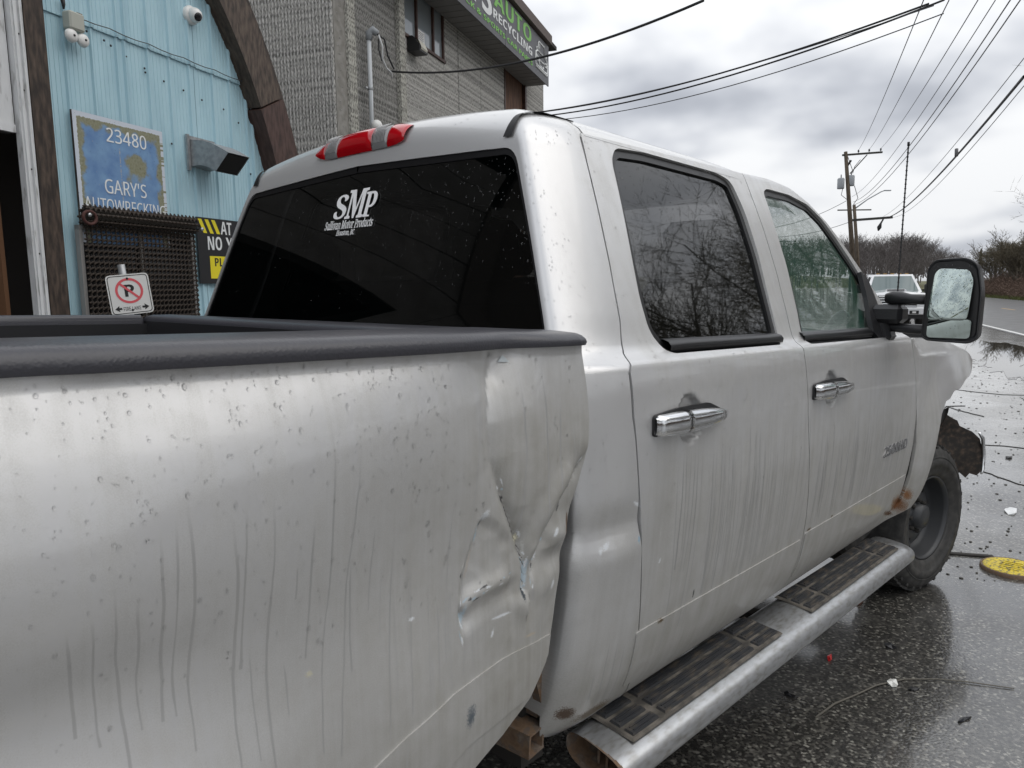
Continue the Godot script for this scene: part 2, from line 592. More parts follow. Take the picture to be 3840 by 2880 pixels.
	M.car_white.clearcoat_roughness = 0.03

# ------------------------------------------------------------------ ground and road
func slab(called: String, along0: float, along1: float, lat0: float, lat1: float, y: float, m: Material) -> MeshInstance3D:
	var b := MB.new()
	var f := func(a: float, l: float) -> Vector3: return RD * a + RN * l + Vector3(0, y, 0)
	b.quad(f.call(along0, lat1), f.call(along1, lat1), f.call(along1, lat0), f.call(along0, lat0))
	var o := part(called, b, m)
	structure(o)
	return o

func make_ground():
	tag(slab("ground", -1200, 2200, -1500, 1500, -0.03, M.earth), "rough grassy ground reaching out to the horizon", "ground")
	tag(slab("yard_pavement", -60, 260, -70, 6.6, 0.0, M.asphalt), "dark wet pebbly asphalt of the yard around the pickup", "pavement")
	tag(slab("road", -80, 900, 6.0, 16.0, 0.005, M.road), "wet grey two lane road beside the yard", "road")
	tag(slab("edge_line", -80, 500, 6.1, 6.24, 0.0095, M.line_white), "white painted line along the near road edge", "road marking")
	for k in range(2, 22):
		tag(slab("centre_dash", k * 9.0 + 2.6, k * 9.0 + 5.6, 10.6, 10.74, 0.0095, M.line_yellow), "faded yellow dash on the centre of the road", "road marking", "yellow centre dashes on the road")
	# puddles in the yard
	var pud := mat(Color(0.03, 0.03, 0.03), 0.015, 0.0, 0.6)
	var shapes := [
		[[19.0, -3.9], [20.4, -4.5], [22.6, -4.5], [23.4, -3.9], [22.6, -3.2], [21.4, -2.7], [19.4, -2.0], [17.0, -1.5], [14.9, -1.35], [13.9, -1.8], [15.2, -2.5], [17.2, -3.3]],
		[[11.2, -1.2], [12.0, -1.6], [13.0, -1.5], [12.8, -0.9], [11.8, -0.7], [11.0, -0.9]],
		[[24.5, -6.9], [26.5, -7.0], [27.2, -5.9], [25.6, -5.0], [24.0, -5.8]]]
	var what := ["wide bright puddle beyond the bent front wing", "small shallow puddle nearest the right picture edge", "far puddle in front of the white pickup"]
	for i in 3:
		var b := MB.new(1)
		var pl := round_poly(pv(shapes[i]), 0.8, 6)
		var wob := PackedVector2Array()
		var nn := noise(0.6, 3, FastNoiseLite.TYPE_SIMPLEX_SMOOTH, 60 + i)
		var c := Vector2.ZERO
		for p in pl:
			c += p / pl.size()
		for p in resample(pl, 0.12):
			wob.append(c + (p - c) * (1.0 + 0.30 * nn.get_noise_2d(p.x * 2.0, p.y * 2.0)))
		var t := Geometry2D.triangulate_polygon(wob)
		for k in range(0, t.size(), 3):
			b.tri(Vector3(wob[t[k]].x, 0.004, wob[t[k]].y), Vector3(wob[t[k + 2]].x, 0.004, wob[t[k + 2]].y), Vector3(wob[t[k + 1]].x, 0.004, wob[t[k + 1]].y))
		var o := part("puddle", b, pud)
		structure(o)
		tag(o, what[i], "puddle")
	# yellow cover in the yard
	var mh := thing("manhole_cover", "round yellow painted metal cover set in the wet asphalt", "manhole cover", Transform3D(Basis.IDENTITY, Vector3(4.93, 0, -0.69)))
	var yel := tri_mat(ramp_tex(noise(0.03, 5, FastNoiseLite.TYPE_SIMPLEX_SMOOTH, 71), [Color(0.08, 0.07, 0.05), Color(0.60, 0.46, 0.02), Color(0.72, 0.56, 0.03)], [0.28, 0.40, 0.8], 256), Vector3(2.5, 2.5, 2.5), 0.5)
	var r := MB.new(1)
	r.lathe([Vector2(0.285, 0.0), Vector2(0.28, 0.028), Vector2(0.268, 0.034), Vector2(0.258, 0.028)], Transform3D.IDENTITY, 40)
	part("rim", r, M.rust, mh)
	var d := MB.new(1)
	d.lathe([Vector2(0.258, 0.026), Vector2(0.25, 0.034), Vector2(0.2, 0.034), Vector2(0.19, 0.03), Vector2(0.17, 0.03), Vector2(0.16, 0.034), Vector2(0.0, 0.034)], Transform3D.IDENTITY, 40)
	part("lid", d, yel, mh)
	mh.scale = Vector3(0.55, 0.7, 0.55)
	for k in 5:
		var rib := MB.new()
		rib.box(Vector3(-0.12 + 0.06 * k, 0.036, 0), Vector3(0.02, 0.006, 0.22 - 0.03 * absf(k - 2)))
		part("rib", rib, yel, mh)
	# scraps on the ground
	var scraps := [
		["red_shard", Vector3(3.21, 0, -1.09), Vector3(0.075, 0.012, 0.022), 20.0, Color(0.6, 0.02, 0.02), "red plastic shard on the asphalt below the step"],
		["paper_scrap", Vector3(3.17, 0, -0.82), Vector3(0.075, 0.012, 0.045), 30.0, Color(0.78, 0.78, 0.74), "crumpled white paper scrap beside the thin wire"],
		["paper_scrap", Vector3(6.21, 0, -0.9), Vector3(0.22, 0.015, 0.10), 10.0, Color(0.75, 0.76, 0.76), "larger white paper scrap beyond the front wheel"],
		["plastic_shard", Vector3(3.5, 0, -0.92), Vector3(0.07, 0.012, 0.05), 60.0, Color(0.012, 0.012, 0.014), "curled black plastic shard nearest the front tyre"],
		["plastic_shard", Vector3(3.18, 0, -0.74), Vector3(0.06, 0.01, 0.03), -30.0, Color(0.012, 0.012, 0.014), "black plastic shard just right of the paper scrap"],
		["plastic_shard", Vector3(3.07, 0, -0.54), Vector3(0.10, 0.01, 0.018), -20.0, Color(0.012, 0.014, 0.02), "narrow black plastic strip nearest the bottom right corner"],
		["plastic_shard", Vector3(2.80, 0, -1.10), Vector3(0.05, 0.01, 0.03), 80.0, Color(0.012, 0.012, 0.014), "hook shaped black shard below the step"],
		["plastic_shard", Vector3(8.1, 0, -1.22), Vector3(0.10, 0.02, 0.06), 0.0, Color(0.015, 0.015, 0.015), "dark lump on the asphalt beyond the front tyre"],
		["dead_leaf", Vector3(3.92, 0, -1.2), Vector3(0.16, 0.015, 0.05), 15.0, Color(0.10, 0.04, 0.025), "wet brown leaf scrap beside the front tyre"]]
	for s in scraps:
		var b := MB.new()
		var n := 7
		var pts := PackedVector2Array()
		for k in n:
			var a := TAU * k / n
			pts.append(Vector2(cos(a) * s[2].x * 0.5 * rng.randf_range(0.7, 1.1), sin(a) * s[2].z * 0.5 * rng.randf_range(0.7, 1.1)))
		var mid := Vector3(0, s[2].y, 0)
		for k in n:
			var p := pts[k]
			var q := pts[(k + 1) % n]
			var hp: float = s[2].y * (0.2 + 0.8 * float(k % 2))
			var hq: float = s[2].y * (0.2 + 0.8 * float((k + 1) % n % 2))
			b.tri(mid, Vector3(q.x, hq, q.y), Vector3(p.x, hp, p.y))
			b.quad(Vector3(p.x, 0.002, p.y), Vector3(p.x, hp, p.y), Vector3(q.x, hq, q.y), Vector3(q.x, 0.002, q.y))
		var o := part(s[0], b, mat(s[4], 0.4))
		o.position = s[1]
		o.rotation.y = deg_to_rad(s[3])
		tag(o, s[5], "scrap")
	# cracks, a bent cord and loose grit on the wet ground
	var line_at := func(pts: Array, r: float, m: Material, called: String) -> MeshInstance3D:
		var t := MB.new(1)
		var q := []
		for k in pts.size() - 1:
			for j in 8:
				var a := Vector2(pts[k][0], pts[k][1]).lerp(Vector2(pts[k + 1][0], pts[k + 1][1]), j / 8.0)
				q.append(Vector3(a.x, r * 0.4, a.y + rng.randf_range(-0.012, 0.012)))
		q.append(Vector3(pts[-1][0], r * 0.4, pts[-1][1]))
		t.tube(q, r, 6)
		return part(called, t, m)
	var tar := mat(Color(0.018, 0.017, 0.016), 0.35)
	tag(line_at.call([[11.17, -2.22], [10.98, -2.39], [10.78, -2.24], [10.59, -2.04], [10.42, -1.86]], 0.006, tar, "bent_cord"), "dark thin cord bent in a V on the wet asphalt", "cord")
	for q in [[[[12.8, -2.7], [12.66, -2.37], [12.61, -2.03], [12.85, -1.6]], "dark seam across the asphalt farthest beyond the bumper end"], [[[8.6, -1.53], [8.68, -1.36], [8.67, -1.0]], "middle of three dark seams right of the torn bumper end"], [[[7.4, -1.3], [7.1, -1.0], [7.0, -0.7]], "nearest of three dark seams, just beyond the white scrap"]]:
		var seam: MeshInstance3D = line_at.call(q[0], 0.005, tar, "pavement_seam")
		structure(seam)
		tag(seam, q[1], "pavement seam")
	var stp := MB.new()
	stp.bevel_box(Vector3(0, 0.006, 0), Vector3(0.26, 0.012, 0.035), 0.004)
	var so := part("metal_strip", stp, M.under)
	so.transform = Transform3D(Basis(Vector3.UP, deg_to_rad(-62)), Vector3(5.03, 0, -0.92))
	tag(so, "short dark metal strip lying just left of the yellow cover", "metal strip")
	var peb := MB.new(1)
	peb.lathe([Vector2(0.0, -0.3), Vector2(0.8, -0.1), Vector2(1.0, 0.2), Vector2(0.6, 0.55), Vector2(0.0, 0.65)], Transform3D.IDENTITY, 6)
	var gg := RandomNumberGenerator.new()
	gg.seed = 31
	scatter("loose_gravel", peb.done(), mat(Color(0.07, 0.065, 0.055), 0.6), 1600, func(_k):
		var far: float = 4.6 + 16.0 * pow(gg.randf(), 1.6)
		var lat: float = gg.randf_range(-0.9, 3.4)
		var sz: float = gg.randf_range(0.004, 0.011) * (1.0 + far * 0.03)
		return Transform3D(Basis(Vector3.UP, gg.randf_range(0, TAU)).scaled(Vector3(sz, sz * 0.7, sz * gg.randf_range(0.7, 1.3))), RD * far + RN * lat + Vector3(0, 0.002, 0)), "loose grit scattered over the wet asphalt", "gravel")
	var w := MB.new(1)
	w.tube([Vector3(2.71, 0.004, -0.96), Vector3(2.85, 0.006, -0.94), Vector3(2.97, 0.006, -0.9), Vector3(3.1, 0.008, -0.86), Vector3(3.23, 0.006, -0.79), Vector3(3.32, 0.006, -0.69), Vector3(3.38, 0.006, -0.59), Vector3(3.45, 0.004, -0.44)], [0.004, 0.004, 0.0035, 0.0035, 0.003, 0.003, 0.0025, 0.002], 6)
	tag(part("thin_wire", w, mat(Color(0.12, 0.11, 0.09), 0.6)), "thin curved wire lying on the asphalt", "wire")

# ------------------------------------------------------------------ plants
var twig_min := 0.010

func grow(b: MB, tw: MB, p: Vector3, d: Vector3, len: float, r: float, depth: int, g: RandomNumberGenerator, fine: int):
	var pts := [p]
	var rr := [r]
	var seg := 3 if depth < 3 else 2
	var dir := d
	for k in seg:
		dir = (dir + Vector3(g.randf_range(-1, 1), g.randf_range(-0.35, 0.9), g.randf_range(-1, 1)) * 0.16).normalized()
		pts.append(pts[-1] + dir * len / seg)
		rr.append(r * lerpf(1.0, 0.62, float(k + 1) / seg))
	if depth >= fine:
		# twigs: two thin blades
		for k in seg:
			var side := dir.cross(Vector3(g.randf_range(-1, 1), g.randf_range(-1, 1), g.randf_range(-1, 1))).normalized()
			tw.tri(pts[k] - side * r, pts[k] + side * r, pts[k + 1])
			tw.tri(pts[k] - side.cross(dir) * r, pts[k] + side.cross(dir) * r, pts[k + 1])
	else:
		b.tube(pts, rr, 6 if depth < 2 else (4 if depth < 3 else 3), false)
	if depth > fine:
		return
	var n := g.randi_range(4, 6) if depth > 0 else g.randi_range(7, 10)
	for k in n:
		var t := g.randf_range(0.35 if depth > 0 else 0.28, 1.0)
		var f := t * seg
		var i := mini(int(f), seg - 1)
		var q: Vector3 = pts[i].lerp(pts[i + 1], f - i)
		var out := Vector3(g.randf_range(-1, 1), g.randf_range(-0.1, 0.5), g.randf_range(-1, 1)).normalized()
		var nd := (dir * g.randf_range(0.5, 1.0) + out * g.randf_range(0.6, 1.0)).normalized()
		grow(b, tw, q, nd, len * g.randf_range(0.42, 0.68), maxf(r * (1.0 - 0.55 * t) * 0.55, twig_min), depth + 1, g, fine)

func tree_meshes(sd: int, h: float, fine: int, twig_r := 1.0) -> Array:
	var g := RandomNumberGenerator.new()
	g.seed = sd
	var b := MB.new(1)
	var t := MB.new()
	var stems := g.randi_range(1, 2)
	for k in stems:
		grow(b, t, Vector3(g.randf_range(-0.3, 0.3) * k, -0.1, g.randf_range(-0.3, 0.3) * k), Vector3(g.randf_range(-0.15, 0.15), 1, g.randf_range(-0.15, 0.15)).normalized(), h * 0.62, h * 0.013 * twig_r, 0, g, fine)
	return [b.done(), t.done()]

func make_trees():
	var kinds := []
	for k in 4:
		kinds.append(tree_meshes(100 + k * 7, 13.5, 3))
	twig_min = 0.018
	for k in 3:
		kinds.append(tree_meshes(200 + k * 7, 5.6, 3, 1.2))
	twig_min = 0.03
	var g := RandomNumberGenerator.new()
	g.seed = 5
	var protos := []
	for k in 7:
		var o := Node3D.new()
		o.name = "bare_tree"
		mi("trunk", kinds[k][0], M.bark, o)
		mi("crown", kinds[k][1], M.twig, o)
		protos.append(o)
	var along := -6.0
	var i := 0
	while along < 97:
		var o: Node3D = protos[i % 4 if along < 66 else 4 + i % 3].duplicate()
		o.name = "bare_tree"
		add_child(o, true)
		o.position = RD * along + RN * (20.0 + g.randf_range(-1.5, 2.5)) + Vector3(0, 0.3, 0)
		o.rotation.y = g.randf_range(0, TAU)
		var s := g.randf_range(0.9, 1.25) if along < 66 else g.randf_range(0.8, 1.1)
		o.scale = Vector3(s, s * g.randf_range(0.9, 1.05), s)
		tag(o, "leafless grey brown tree in the row across the road", "tree", "bare trees in a row across the road")
		along += g.randf_range(1.3, 2.2) if along > 66 else g.randf_range(2.2, 3.4)
		i += 1
	for p in protos:
		p.free()
	# bramble bank below the trees
	var bush := MB.new()
	for k in 170:
		var a := g.randf_range(0, TAU)
		var q := Vector3(cos(a), 0, sin(a)) * g.randf_range(0, 0.9)
		var d := Vector3(g.randf_range(-1, 1), g.randf_range(0.4, 1.4), g.randf_range(-1, 1)).normalized()
		var l := g.randf_range(0.5, 1.5)
		var sd := d.cross(Vector3(g.randf_range(-1, 1), 0, g.randf_range(-1, 1))).normalized() * g.randf_range(0.012, 0.03)
		bush.tri(q - sd, q + sd, q + d * l + Vector3(0, -0.12, 0))
		for j in 2:
			var at := q + d * l * g.randf_range(0.3, 1.0)
			var e := Vector3(g.randf_range(-1, 1), g.randf_range(-1, 1), g.randf_range(-1, 1)).normalized() * 0.09
			bush.tri(at, at + e, at + e.cross(d) * 0.8)
	var bm := bush.done()
	scatter("bramble_undergrowth", bm, M.bramble, 1500, func(k): 
		var al: float = -10.0 + 112.0 * float(k) / 1500 + g.randf_range(-1, 1)
		var la: float = 17.4 + 4.6 * pow(g.randf(), 0.8)
		var s: float = g.randf_range(0.8, 1.4)
		return Transform3D(Basis(Vector3.UP, g.randf_range(0, TAU)).scaled(Vector3(s, s * (0.8 + (la - 17.4) * 0.30), s)), RD * al + RN * la), "tangled brown brambles on the bank across the road", "brambles")
	var tuft := MB.new()
	for k in 14:
		var a := g.randf_range(0, TAU)
		var q := Vector3(cos(a), 0, sin(a)) * g.randf_range(0, 0.15)
		var d := Vector3(g.randf_range(-0.6, 0.6), 1, g.randf_range(-0.6, 0.6)) * g.randf_range(0.1, 0.28)
		var sd := Vector3(cos(a + 1), 0, sin(a + 1)) * 0.012
		tuft.tri(q - sd, q + sd, q + d)
	scatter("verge_grass", tuft.done(), M.grass, 3500, func(k):
		var s: float = g.randf_range(0.7, 1.5)
		return Transform3D(Basis(Vector3.UP, g.randf_range(0, TAU)).scaled(Vector3(s, s, s)), RD * g.randf_range(10, 140) + RN * g.randf_range(16.0, 17.6)), "short grass along the far edge of the road", "grass")
	# the wooded hill at the end of the road
	var hill := MB.new(1)
	hill.grid(40, 10, func(u, v):
		var al: float = lerpf(190, 420, v)
		var la: float = lerpf(-120, 60, u)
		return RD * al + RN * la + Vector3(0, -0.5 + 5.0 * smoothstep(0.0, 0.6, v) * smoothstep(1.0, 0.6, u), 0))
	var ho := part("hill", hill, M.earth)
	structure(ho)
	tag(ho, "low wooded hill at the end of the road", "hill")
	var tm := tree_meshes(303, 11.0, 2, 1.6)
	var stf := SurfaceTool.new()
	stf.begin(Mesh.PRIMITIVE_TRIANGLES)
	stf.append_from(tm[0], 0, Transform3D.IDENTITY)
	stf.append_from(tm[1], 0, Transform3D.IDENTITY)
	scatter("far_woods", stf.commit(), M.twig_far, 460, func(_i):
		var v: float = g.randf()
		var al: float = lerpf(190, 300, v)
		var la: float = lerpf(-45, 39, g.randf()) * al / 225.0
		var s: float = g.randf_range(0.72, 1.05) * al / 225.0 * lerpf(0.45, 1.0, smoothstep(40.0, 26.0, la * 225.0 / al))
		return Transform3D(Basis(Vector3.UP, g.randf_range(0, TAU)).scaled(Vector3(s, s, s)), RD * al + RN * la + Vector3(0, 4.0 * smoothstep(0.0, 0.5, v), 0)), "grey leafless woods on the far hill", "woods")
	# one distant fir
	var fx := thing("fir_tree", "small dark fir standing alone on the far skyline", "tree", Transform3D(Basis.IDENTITY, RD * 300 + RN * 56.0))
	var ft := MB.new(1)
	ft.tube([Vector3.ZERO, Vector3(0, 12, 0)], [0.25, 0.05], 6)
	part("trunk", ft, M.bark, fx)
	var fc := MB.new()
	for k in 260:
		var y := g.randf_range(1.5, 12.5)
		var a := g.randf_range(0, TAU)
		var rr := (13.0 - y) * 0.24 * g.randf_range(0.6, 1.1)
		var tip := Vector3(cos(a) * rr, y - 0.5, sin(a) * rr)
		var sd := Vector3(-sin(a), 0, cos(a)) * 0.3
		fc.tri(Vector3(0, y, 0) - sd * 0.3, tip + sd, tip - sd)
	part("crown", fc, M.evergreen, fx)

func scatter(called: String, mesh: Mesh, m: Material, n: int, f: Callable, label: String, category: String) -> MultiMeshInstance3D:
	var mm := MultiMesh.new()
	mm.transform_format = MultiMesh.TRANSFORM_3D
	mm.mesh = mesh
	mm.instance_count = n
	for i in n:
		var t: Transform3D = f.call(i)
		mm.set_instance_transform(i, t)
	var o := MultiMeshInstance3D.new()
	o.name = called
	o.multimesh = mm
	o.material_override = m
	stuff(o)
	if label:
		tag(o, label, category)
		add_child(o, true)
	return o

# ------------------------------------------------------------------ buildings
func arch_y(s: float, r := 4.02) -> float:
	var d := s - 2.65
	return 1.6 + sqrt(maxf(r * r - d * d, 0.0))

func ring(b: MB, r0: float, r1: float, a0: float, a1: float, z0: float, z1: float, n: int):
	var c := Vector3(2.65, 1.6, 0)
	for i in n:
		var p := deg_to_rad(lerpf(a0, a1, float(i) / n))
		var q := deg_to_rad(lerpf(a0, a1, float(i + 1) / n))
		var P := Vector3(cos(p), sin(p), 0)
		var Q := Vector3(cos(q), sin(q), 0)
		var k := Vector3(0, 0, 1)
		b.quad(c + P * r0 + k * z1, c + P * r1 + k * z1, c + Q * r1 + k * z1, c + Q * r0 + k * z1)
		b.quad(c + P * r0 + k * z0, c + P * r0 + k * z1, c + Q * r0 + k * z1, c + Q * r0 + k * z0)
		b.quad(c + P * r1 + k * z1, c + P * r1 + k * z0, c + Q * r1 + k * z0, c + Q * r1 + k * z1)
		if i == 0:
			b.quad(c + P * r0 + k * z0, c + P * r1 + k * z0, c + P * r1 + k * z1, c + P * r0 + k * z1)
		if i == n - 1:
			b.quad(c + Q * r0 + k * z1, c + Q * r1 + k * z1, c + Q * r1 + k * z0, c + Q * r0 + k * z0)

func sheet(s0: float, s1: float, y0: float, y1: float, out: float) -> MB:
	# one ribbed cladding sheet; the top follows the arch where that is lower
	var b := MB.new()
	var xs := []
	var x := s0
	var k := 0
	while x < s1 - 0.004:
		var major := k % 6 == 0
		var w := 0.030 if major else 0.0085
		var h := 0.018 if major else 0.0035
		xs.append_array([[x, 0.0], [x + w * 0.25, h], [x + w * 0.75, h], [x + w, 0.0]])
		x += 0.0383
		k += 1
	xs.append([s1, 0.006])
	for i in xs.size() - 1:
		var p: Array = xs[i]
		var q: Array = xs[i + 1]
		if q[0] <= p[0] or q[0] > s1 + 1e-4:
			continue
		var pt := minf(y1, arch_y(p[0]) + 0.05)
		var qt := minf(y1, arch_y(q[0]) + 0.05)
		if pt <= y0 and qt <= y0:
			continue
		b.quad(Vector3(p[0], y0, out + p[1]), Vector3(q[0], y0, out + q[1]), Vector3(q[0], maxf(qt, y0), out + q[1]), Vector3(p[0], maxf(pt, y0), out + p[1]))
	# cut edges so a sheet shows its thickness
	b.box(Vector3(s0 + 0.001, (y0 + minf(y1, arch_y(s0))) / 2, out - 0.004), Vector3(0.002, minf(y1, arch_y(s0)) - y0, 0.008))
	b.box(Vector3((s0 + s1) / 2, y0 + 0.001, out - 0.005), Vector3(s1 - s0 - 0.004, 0.002, 0.010))
	return b

func make_blue_building():
	var w := thing("arched_workshop", "pale blue metal clad workshop with a curved brown timber beam", "workshop", wall_xf(0, 0))
	var edges := [4.02, 4.78, 5.54, 6.30, 6.72]
	for i in 4:
		var top: float = 3.585
		var m: Material = M.blue if i % 2 == 0 else M.blue_b
		part("cladding_panel", sheet(edges[i], edges[i + 1], 0.02, top, 0.0 if i % 2 == 0 else 0.009), m, w)
		part("cladding_panel", sheet(edges[i], edges[i + 1], 3.56, 5.7, 0.014 if i % 2 == 0 else 0.023), m, w)
	# screws
	for q in [[4.06, 3.40], [4.08, 2.95], [4.45, 3.52], [4.60, 3.50], [4.66, 3.48], [4.80, 3.44], [4.98, 3.40], [4.985, 3.37], [5.18, 3.35], [5.40, 3.33], [5.22, 2.86], [4.06, 1.95], [4.07, 1.6], [5.62, 3.30], [5.9, 3.28], [6.1, 3.2], [6.24, 2.75], [6.3, 2.45]]:
		var b := MB.new(1)
		b.lathe([Vector2(0.009, 0), Vector2(0.009, 0.004), Vector2(0.005, 0.008), Vector2(0, 0.009)], Transform3D(Basis(Vector3.RIGHT, PI / 2), Vector3(q[0], q[1], 0.021)), 8)
		part("screw", b, M.black, w)
	# curved glulam beam in two lengths, and the roof edge behind it
	var b1 := MB.new()
	ring(b1, 4.03, 4.40, 26.0, 154.0, -0.12, 0.16, 60)
	part("beam", b1, M.beam, w)
	var b2 := MB.new()
	ring(b2, 4.00, 4.40, -23.5, 25.8, -0.12, 0.175, 24)
	part("beam", b2, M.brown_red, w)
	var b4 := MB.new()
	ring(b4, 4.03, 4.40, 154.2, 203.5, -0.12, 0.16, 24)
	part("beam", b4, M.brown_red, w)
	var b3 := MB.new()
	ring(b3, 4.402, 4.52, -23.5, 203.5, -0.10, 0.10, 90)
	part("roof_edge", b3, M.brown, w)
	var rf := MB.new(1)
	ring(rf, 4.53, 4.60, -23.5, 203.5, -14.0, 0.03, 60)
	part("roof", rf, M.under, w)
	# post, white door track, dim interior
	var p := MB.new()
	p.box(Vector3(3.945, 2.0, 0.04), Vector3(0.15, 4.0, 0.16))
	part("post", p, M.brown, w)
	var tr := MB.new()
	tr.box(Vector3(3.815, 1.95, 0.10), Vector3(0.085, 3.9, 0.05))
	tr.box(Vector3(3.83, 1.95, 0.13), Vector3(0.012, 3.9, 0.02))
	tr.box(Vector3(3.795, 1.95, 0.13), Vector3(0.02, 3.9, 0.012))
	part("door_track", tr, M.trim_white, w)
	for q in [2.95, 2.45, 3.3, 1.9]:
		var sc := MB.new(1)
		sc.lathe([Vector2(0.006, 0), Vector2(0.006, 0.006), Vector2(0, 0.008)], Transform3D(Basis(Vector3.RIGHT, PI / 2), Vector3(3.813, q, 0.126)), 8)
		part("screw", sc, M.black, w)
	var dp := MB.new()
	dp.box(Vector3(2.2, 3.47, 0.02), Vector3(3.05, 1.60, 0.02))
	var door_m: StandardMaterial3D = M.smooth_conc.duplicate()
	door_m.albedo_color = Color(0.55, 0.55, 0.56)
	var door := part("raised_door", dp, door_m, w)
	for k in 6:
		var ds := MB.new()
		ds.box(Vector3(2.2, 2.80 + k * 0.27, 0.048 - 0.004 * (k % 2)), Vector3(3.09, 0.262, 0.03))
		part("door_section", ds, door_m, door)
	var pale := MB.new()
	pale.box(Vector3(3.66, 3.35, 0.075), Vector3(0.20, 1.34, 0.02))
	pale.box(Vector3(3.66, 2.70, 0.08), Vector3(0.20, 0.05, 0.03))
	part("pale_panel", pale, M.trim_white, w)
	var stud := MB.new()
	stud.box(Vector3(3.735, 1.15, -0.15), Vector3(0.03, 2.3, 0.10))
	part("stud", stud, mat(Color(0.18, 0.09, 0.045), 0.8), w)
	var inn := MB.new()
	inn.box(Vector3(2.2, 2.0, -7.0), Vector3(7.5, 5, 0.1))
	inn.box(Vector3(-1.2, 1.5, -3.5), Vector3(0.1, 4, 7))
	inn.box(Vector3(4.3, 2.2, -3.5), Vector3(0.1, 4.4, 6.7))
	inn.box(Vector3(-0.45, 2.3, -0.12), Vector3(1.9, 4.6, 0.1))
	inn.box(Vector3(0.55, 1.9, 0.02), Vector3(0.2, 3.8, 0.2))
	part("inner_wall", inn, mat(Color(0.035, 0.03, 0.027), 0.9), w)
	# items on the wall
	var bell := thing("wall_bell", "grey alarm bell box with two round white gongs on blue wall", "bell", wall_xf(4.30, 3.43, 0.025))
	var bx := MB.new()
	bx.bevel_box(Vector3(0, 0.10, 0.045), Vector3(0.125, 0.125, 0.08), 0.012)
	part("housing", bx, M.grey_box, bell)
	var rs := MB.new()
	rs.box(Vector3(0.03, 0.1635, 0.05), Vector3(0.045, 0.004, 0.05))
	part("rust_patch", rs, M.rust, bell)
	for sx in [-0.042, 0.052]:
		var g := MB.new(1)
		g.lathe([Vector2(0.047, 0.0), Vector2(0.047, 0.012), Vector2(0.04, 0.028), Vector2(0.02, 0.036), Vector2(0.008, 0.037), Vector2(0, 0.037)], Transform3D(Basis(Vector3.RIGHT, PI / 2), Vector3(sx, -0.005 if sx < 0 else -0.01, 0.05)), 20)
		var go := part("gong", g, M.white_plastic, bell)
		var nut := MB.new(1)
		nut.lathe([Vector2(0.008, 0.0), Vector2(0.008, 0.006), Vector2(0, 0.007)], Transform3D(Basis(Vector3.RIGHT, PI / 2), Vector3(sx, -0.005 if sx < 0 else -0.01, 0.086)), 8)
		part("nut", nut, M.black, go)
	var hk := MB.new(1)
	hk.tube([Vector3(-0.06, 0.17, 0.03), Vector3(-0.058, 0.20, 0.03), Vector3(-0.065, 0.24, 0.03)], [0.006, 0.012, 0.016], 8)
	part("wire_end", hk, M.black, bell)
	var cable := MB.new(1)
	var cp := []
	for k in 16:
		var s := lerpf(4.25, 6.16, k / 15.0)
		cp.append(Vector3(s, 3.592 - 0.012 * absf(sin(k * 2.1)), 0.05))
	cable.tube(cp, 0.004, 5)
	var co := part("bell_wire", cable, M.wire_grey)
	co.transform = wall_xf(0, 0)
	tag(co, "thin wire strung level across the blue wall from the bell", "wire")
	var cam := thing("security_camera", "white ball security camera high on the blue wall", "camera", wall_xf(5.53, 3.975, 0.02))
	var cb := MB.new(1)
	cb.lathe([Vector2(0.078, 0.0), Vector2(0.078, 0.025), Vector2(0.066, 0.045), Vector2(0.0, 0.046)], Transform3D(Basis(Vector3.RIGHT, PI / 2), Vector3.ZERO), 24)
	part("base", cb, M.white_plastic, cam)
	var look := Basis.looking_at(Vector3(-0.25, -0.45, 0.9).normalized(), Vector3.UP) * Basis(Vector3.RIGHT, -PI / 2)
	var ball := MB.new(1)
	var prof := []
	for k in 9:
		var a := lerpf(-1.2, 1.0, k / 8.0)
		prof.append(Vector2(cos(a) * 0.062, sin(a) * 0.062))
	ball.lathe(prof, Transform3D(look, Vector3(0, -0.005, 0.06)), 24)
	var bo := part("ball", ball, M.white_plastic, cam)
	var ln := MB.new(1)
	ln.lathe([Vector2(0.036, 0.050), Vector2(0.033, 0.057), Vector2(0.0, 0.058)], Transform3D(look, Vector3(0, -0.005, 0.06)), 20)
	part("lens", ln, mat(Color(0.008, 0.008, 0.01), 0.08), bo)
	# painted plywood sign
	var sg := thing("painted_sign", "weathered blue plywood sign with hand painted number and name", "sign", wall_xf(4.24, 2.0, 0.028))
	var bd := MB.new()
	bd.box(Vector3(0.425, 0.465, 0.009), Vector3(0.85, 0.93, 0.018))
	var sm := board_material()
	# front face with its own picture of wear
	var fr := MB.new()
	fr.quad(Vector3(0, 0, 0.0195), Vector3(0.85, 0, 0.0195), Vector3(0.85, 0.93, 0.0195), Vector3(0, 0.93, 0.0195))
	part("board", bd, M.brown, sg)
	part("painted_face", fr, sm, sg)
	text(sg, "number", "23480", Vector3(0.285, 0.755, 0.0205), 0.385, 0.105, M.letter_white, Basis.IDENTITY, false, "Droid Sans", 0.002)
	text(sg, "name", "GARY'S", Vector3(0.235, 0.375, 0.0205), 0.40, 0.105, M.letter_white, Basis.IDENTITY, false, "Droid Sans", 0.002)
	text(sg, "trade", "AUTOWRECKING", Vector3(0.04, 0.235, 0.0205), 0.785, 0.098, M.letter_white, Basis.IDENTITY, false, "Droid Sans", 0.002)
	# steel mesh window guard
	var wd := thing("guarded_window", "window behind a rusty woven steel guard in blue wall", "window", wall_xf(4.19, 1.0, 0.024))
	var gl := MB.new()
	gl.box(Vector3(0.57, 0.56, 0.01), Vector3(1.10, 1.06, 0.012))
	part("pane", gl, mat(Color(0.012, 0.012, 0.013), 0.12), wd)
	var fm := MB.new()
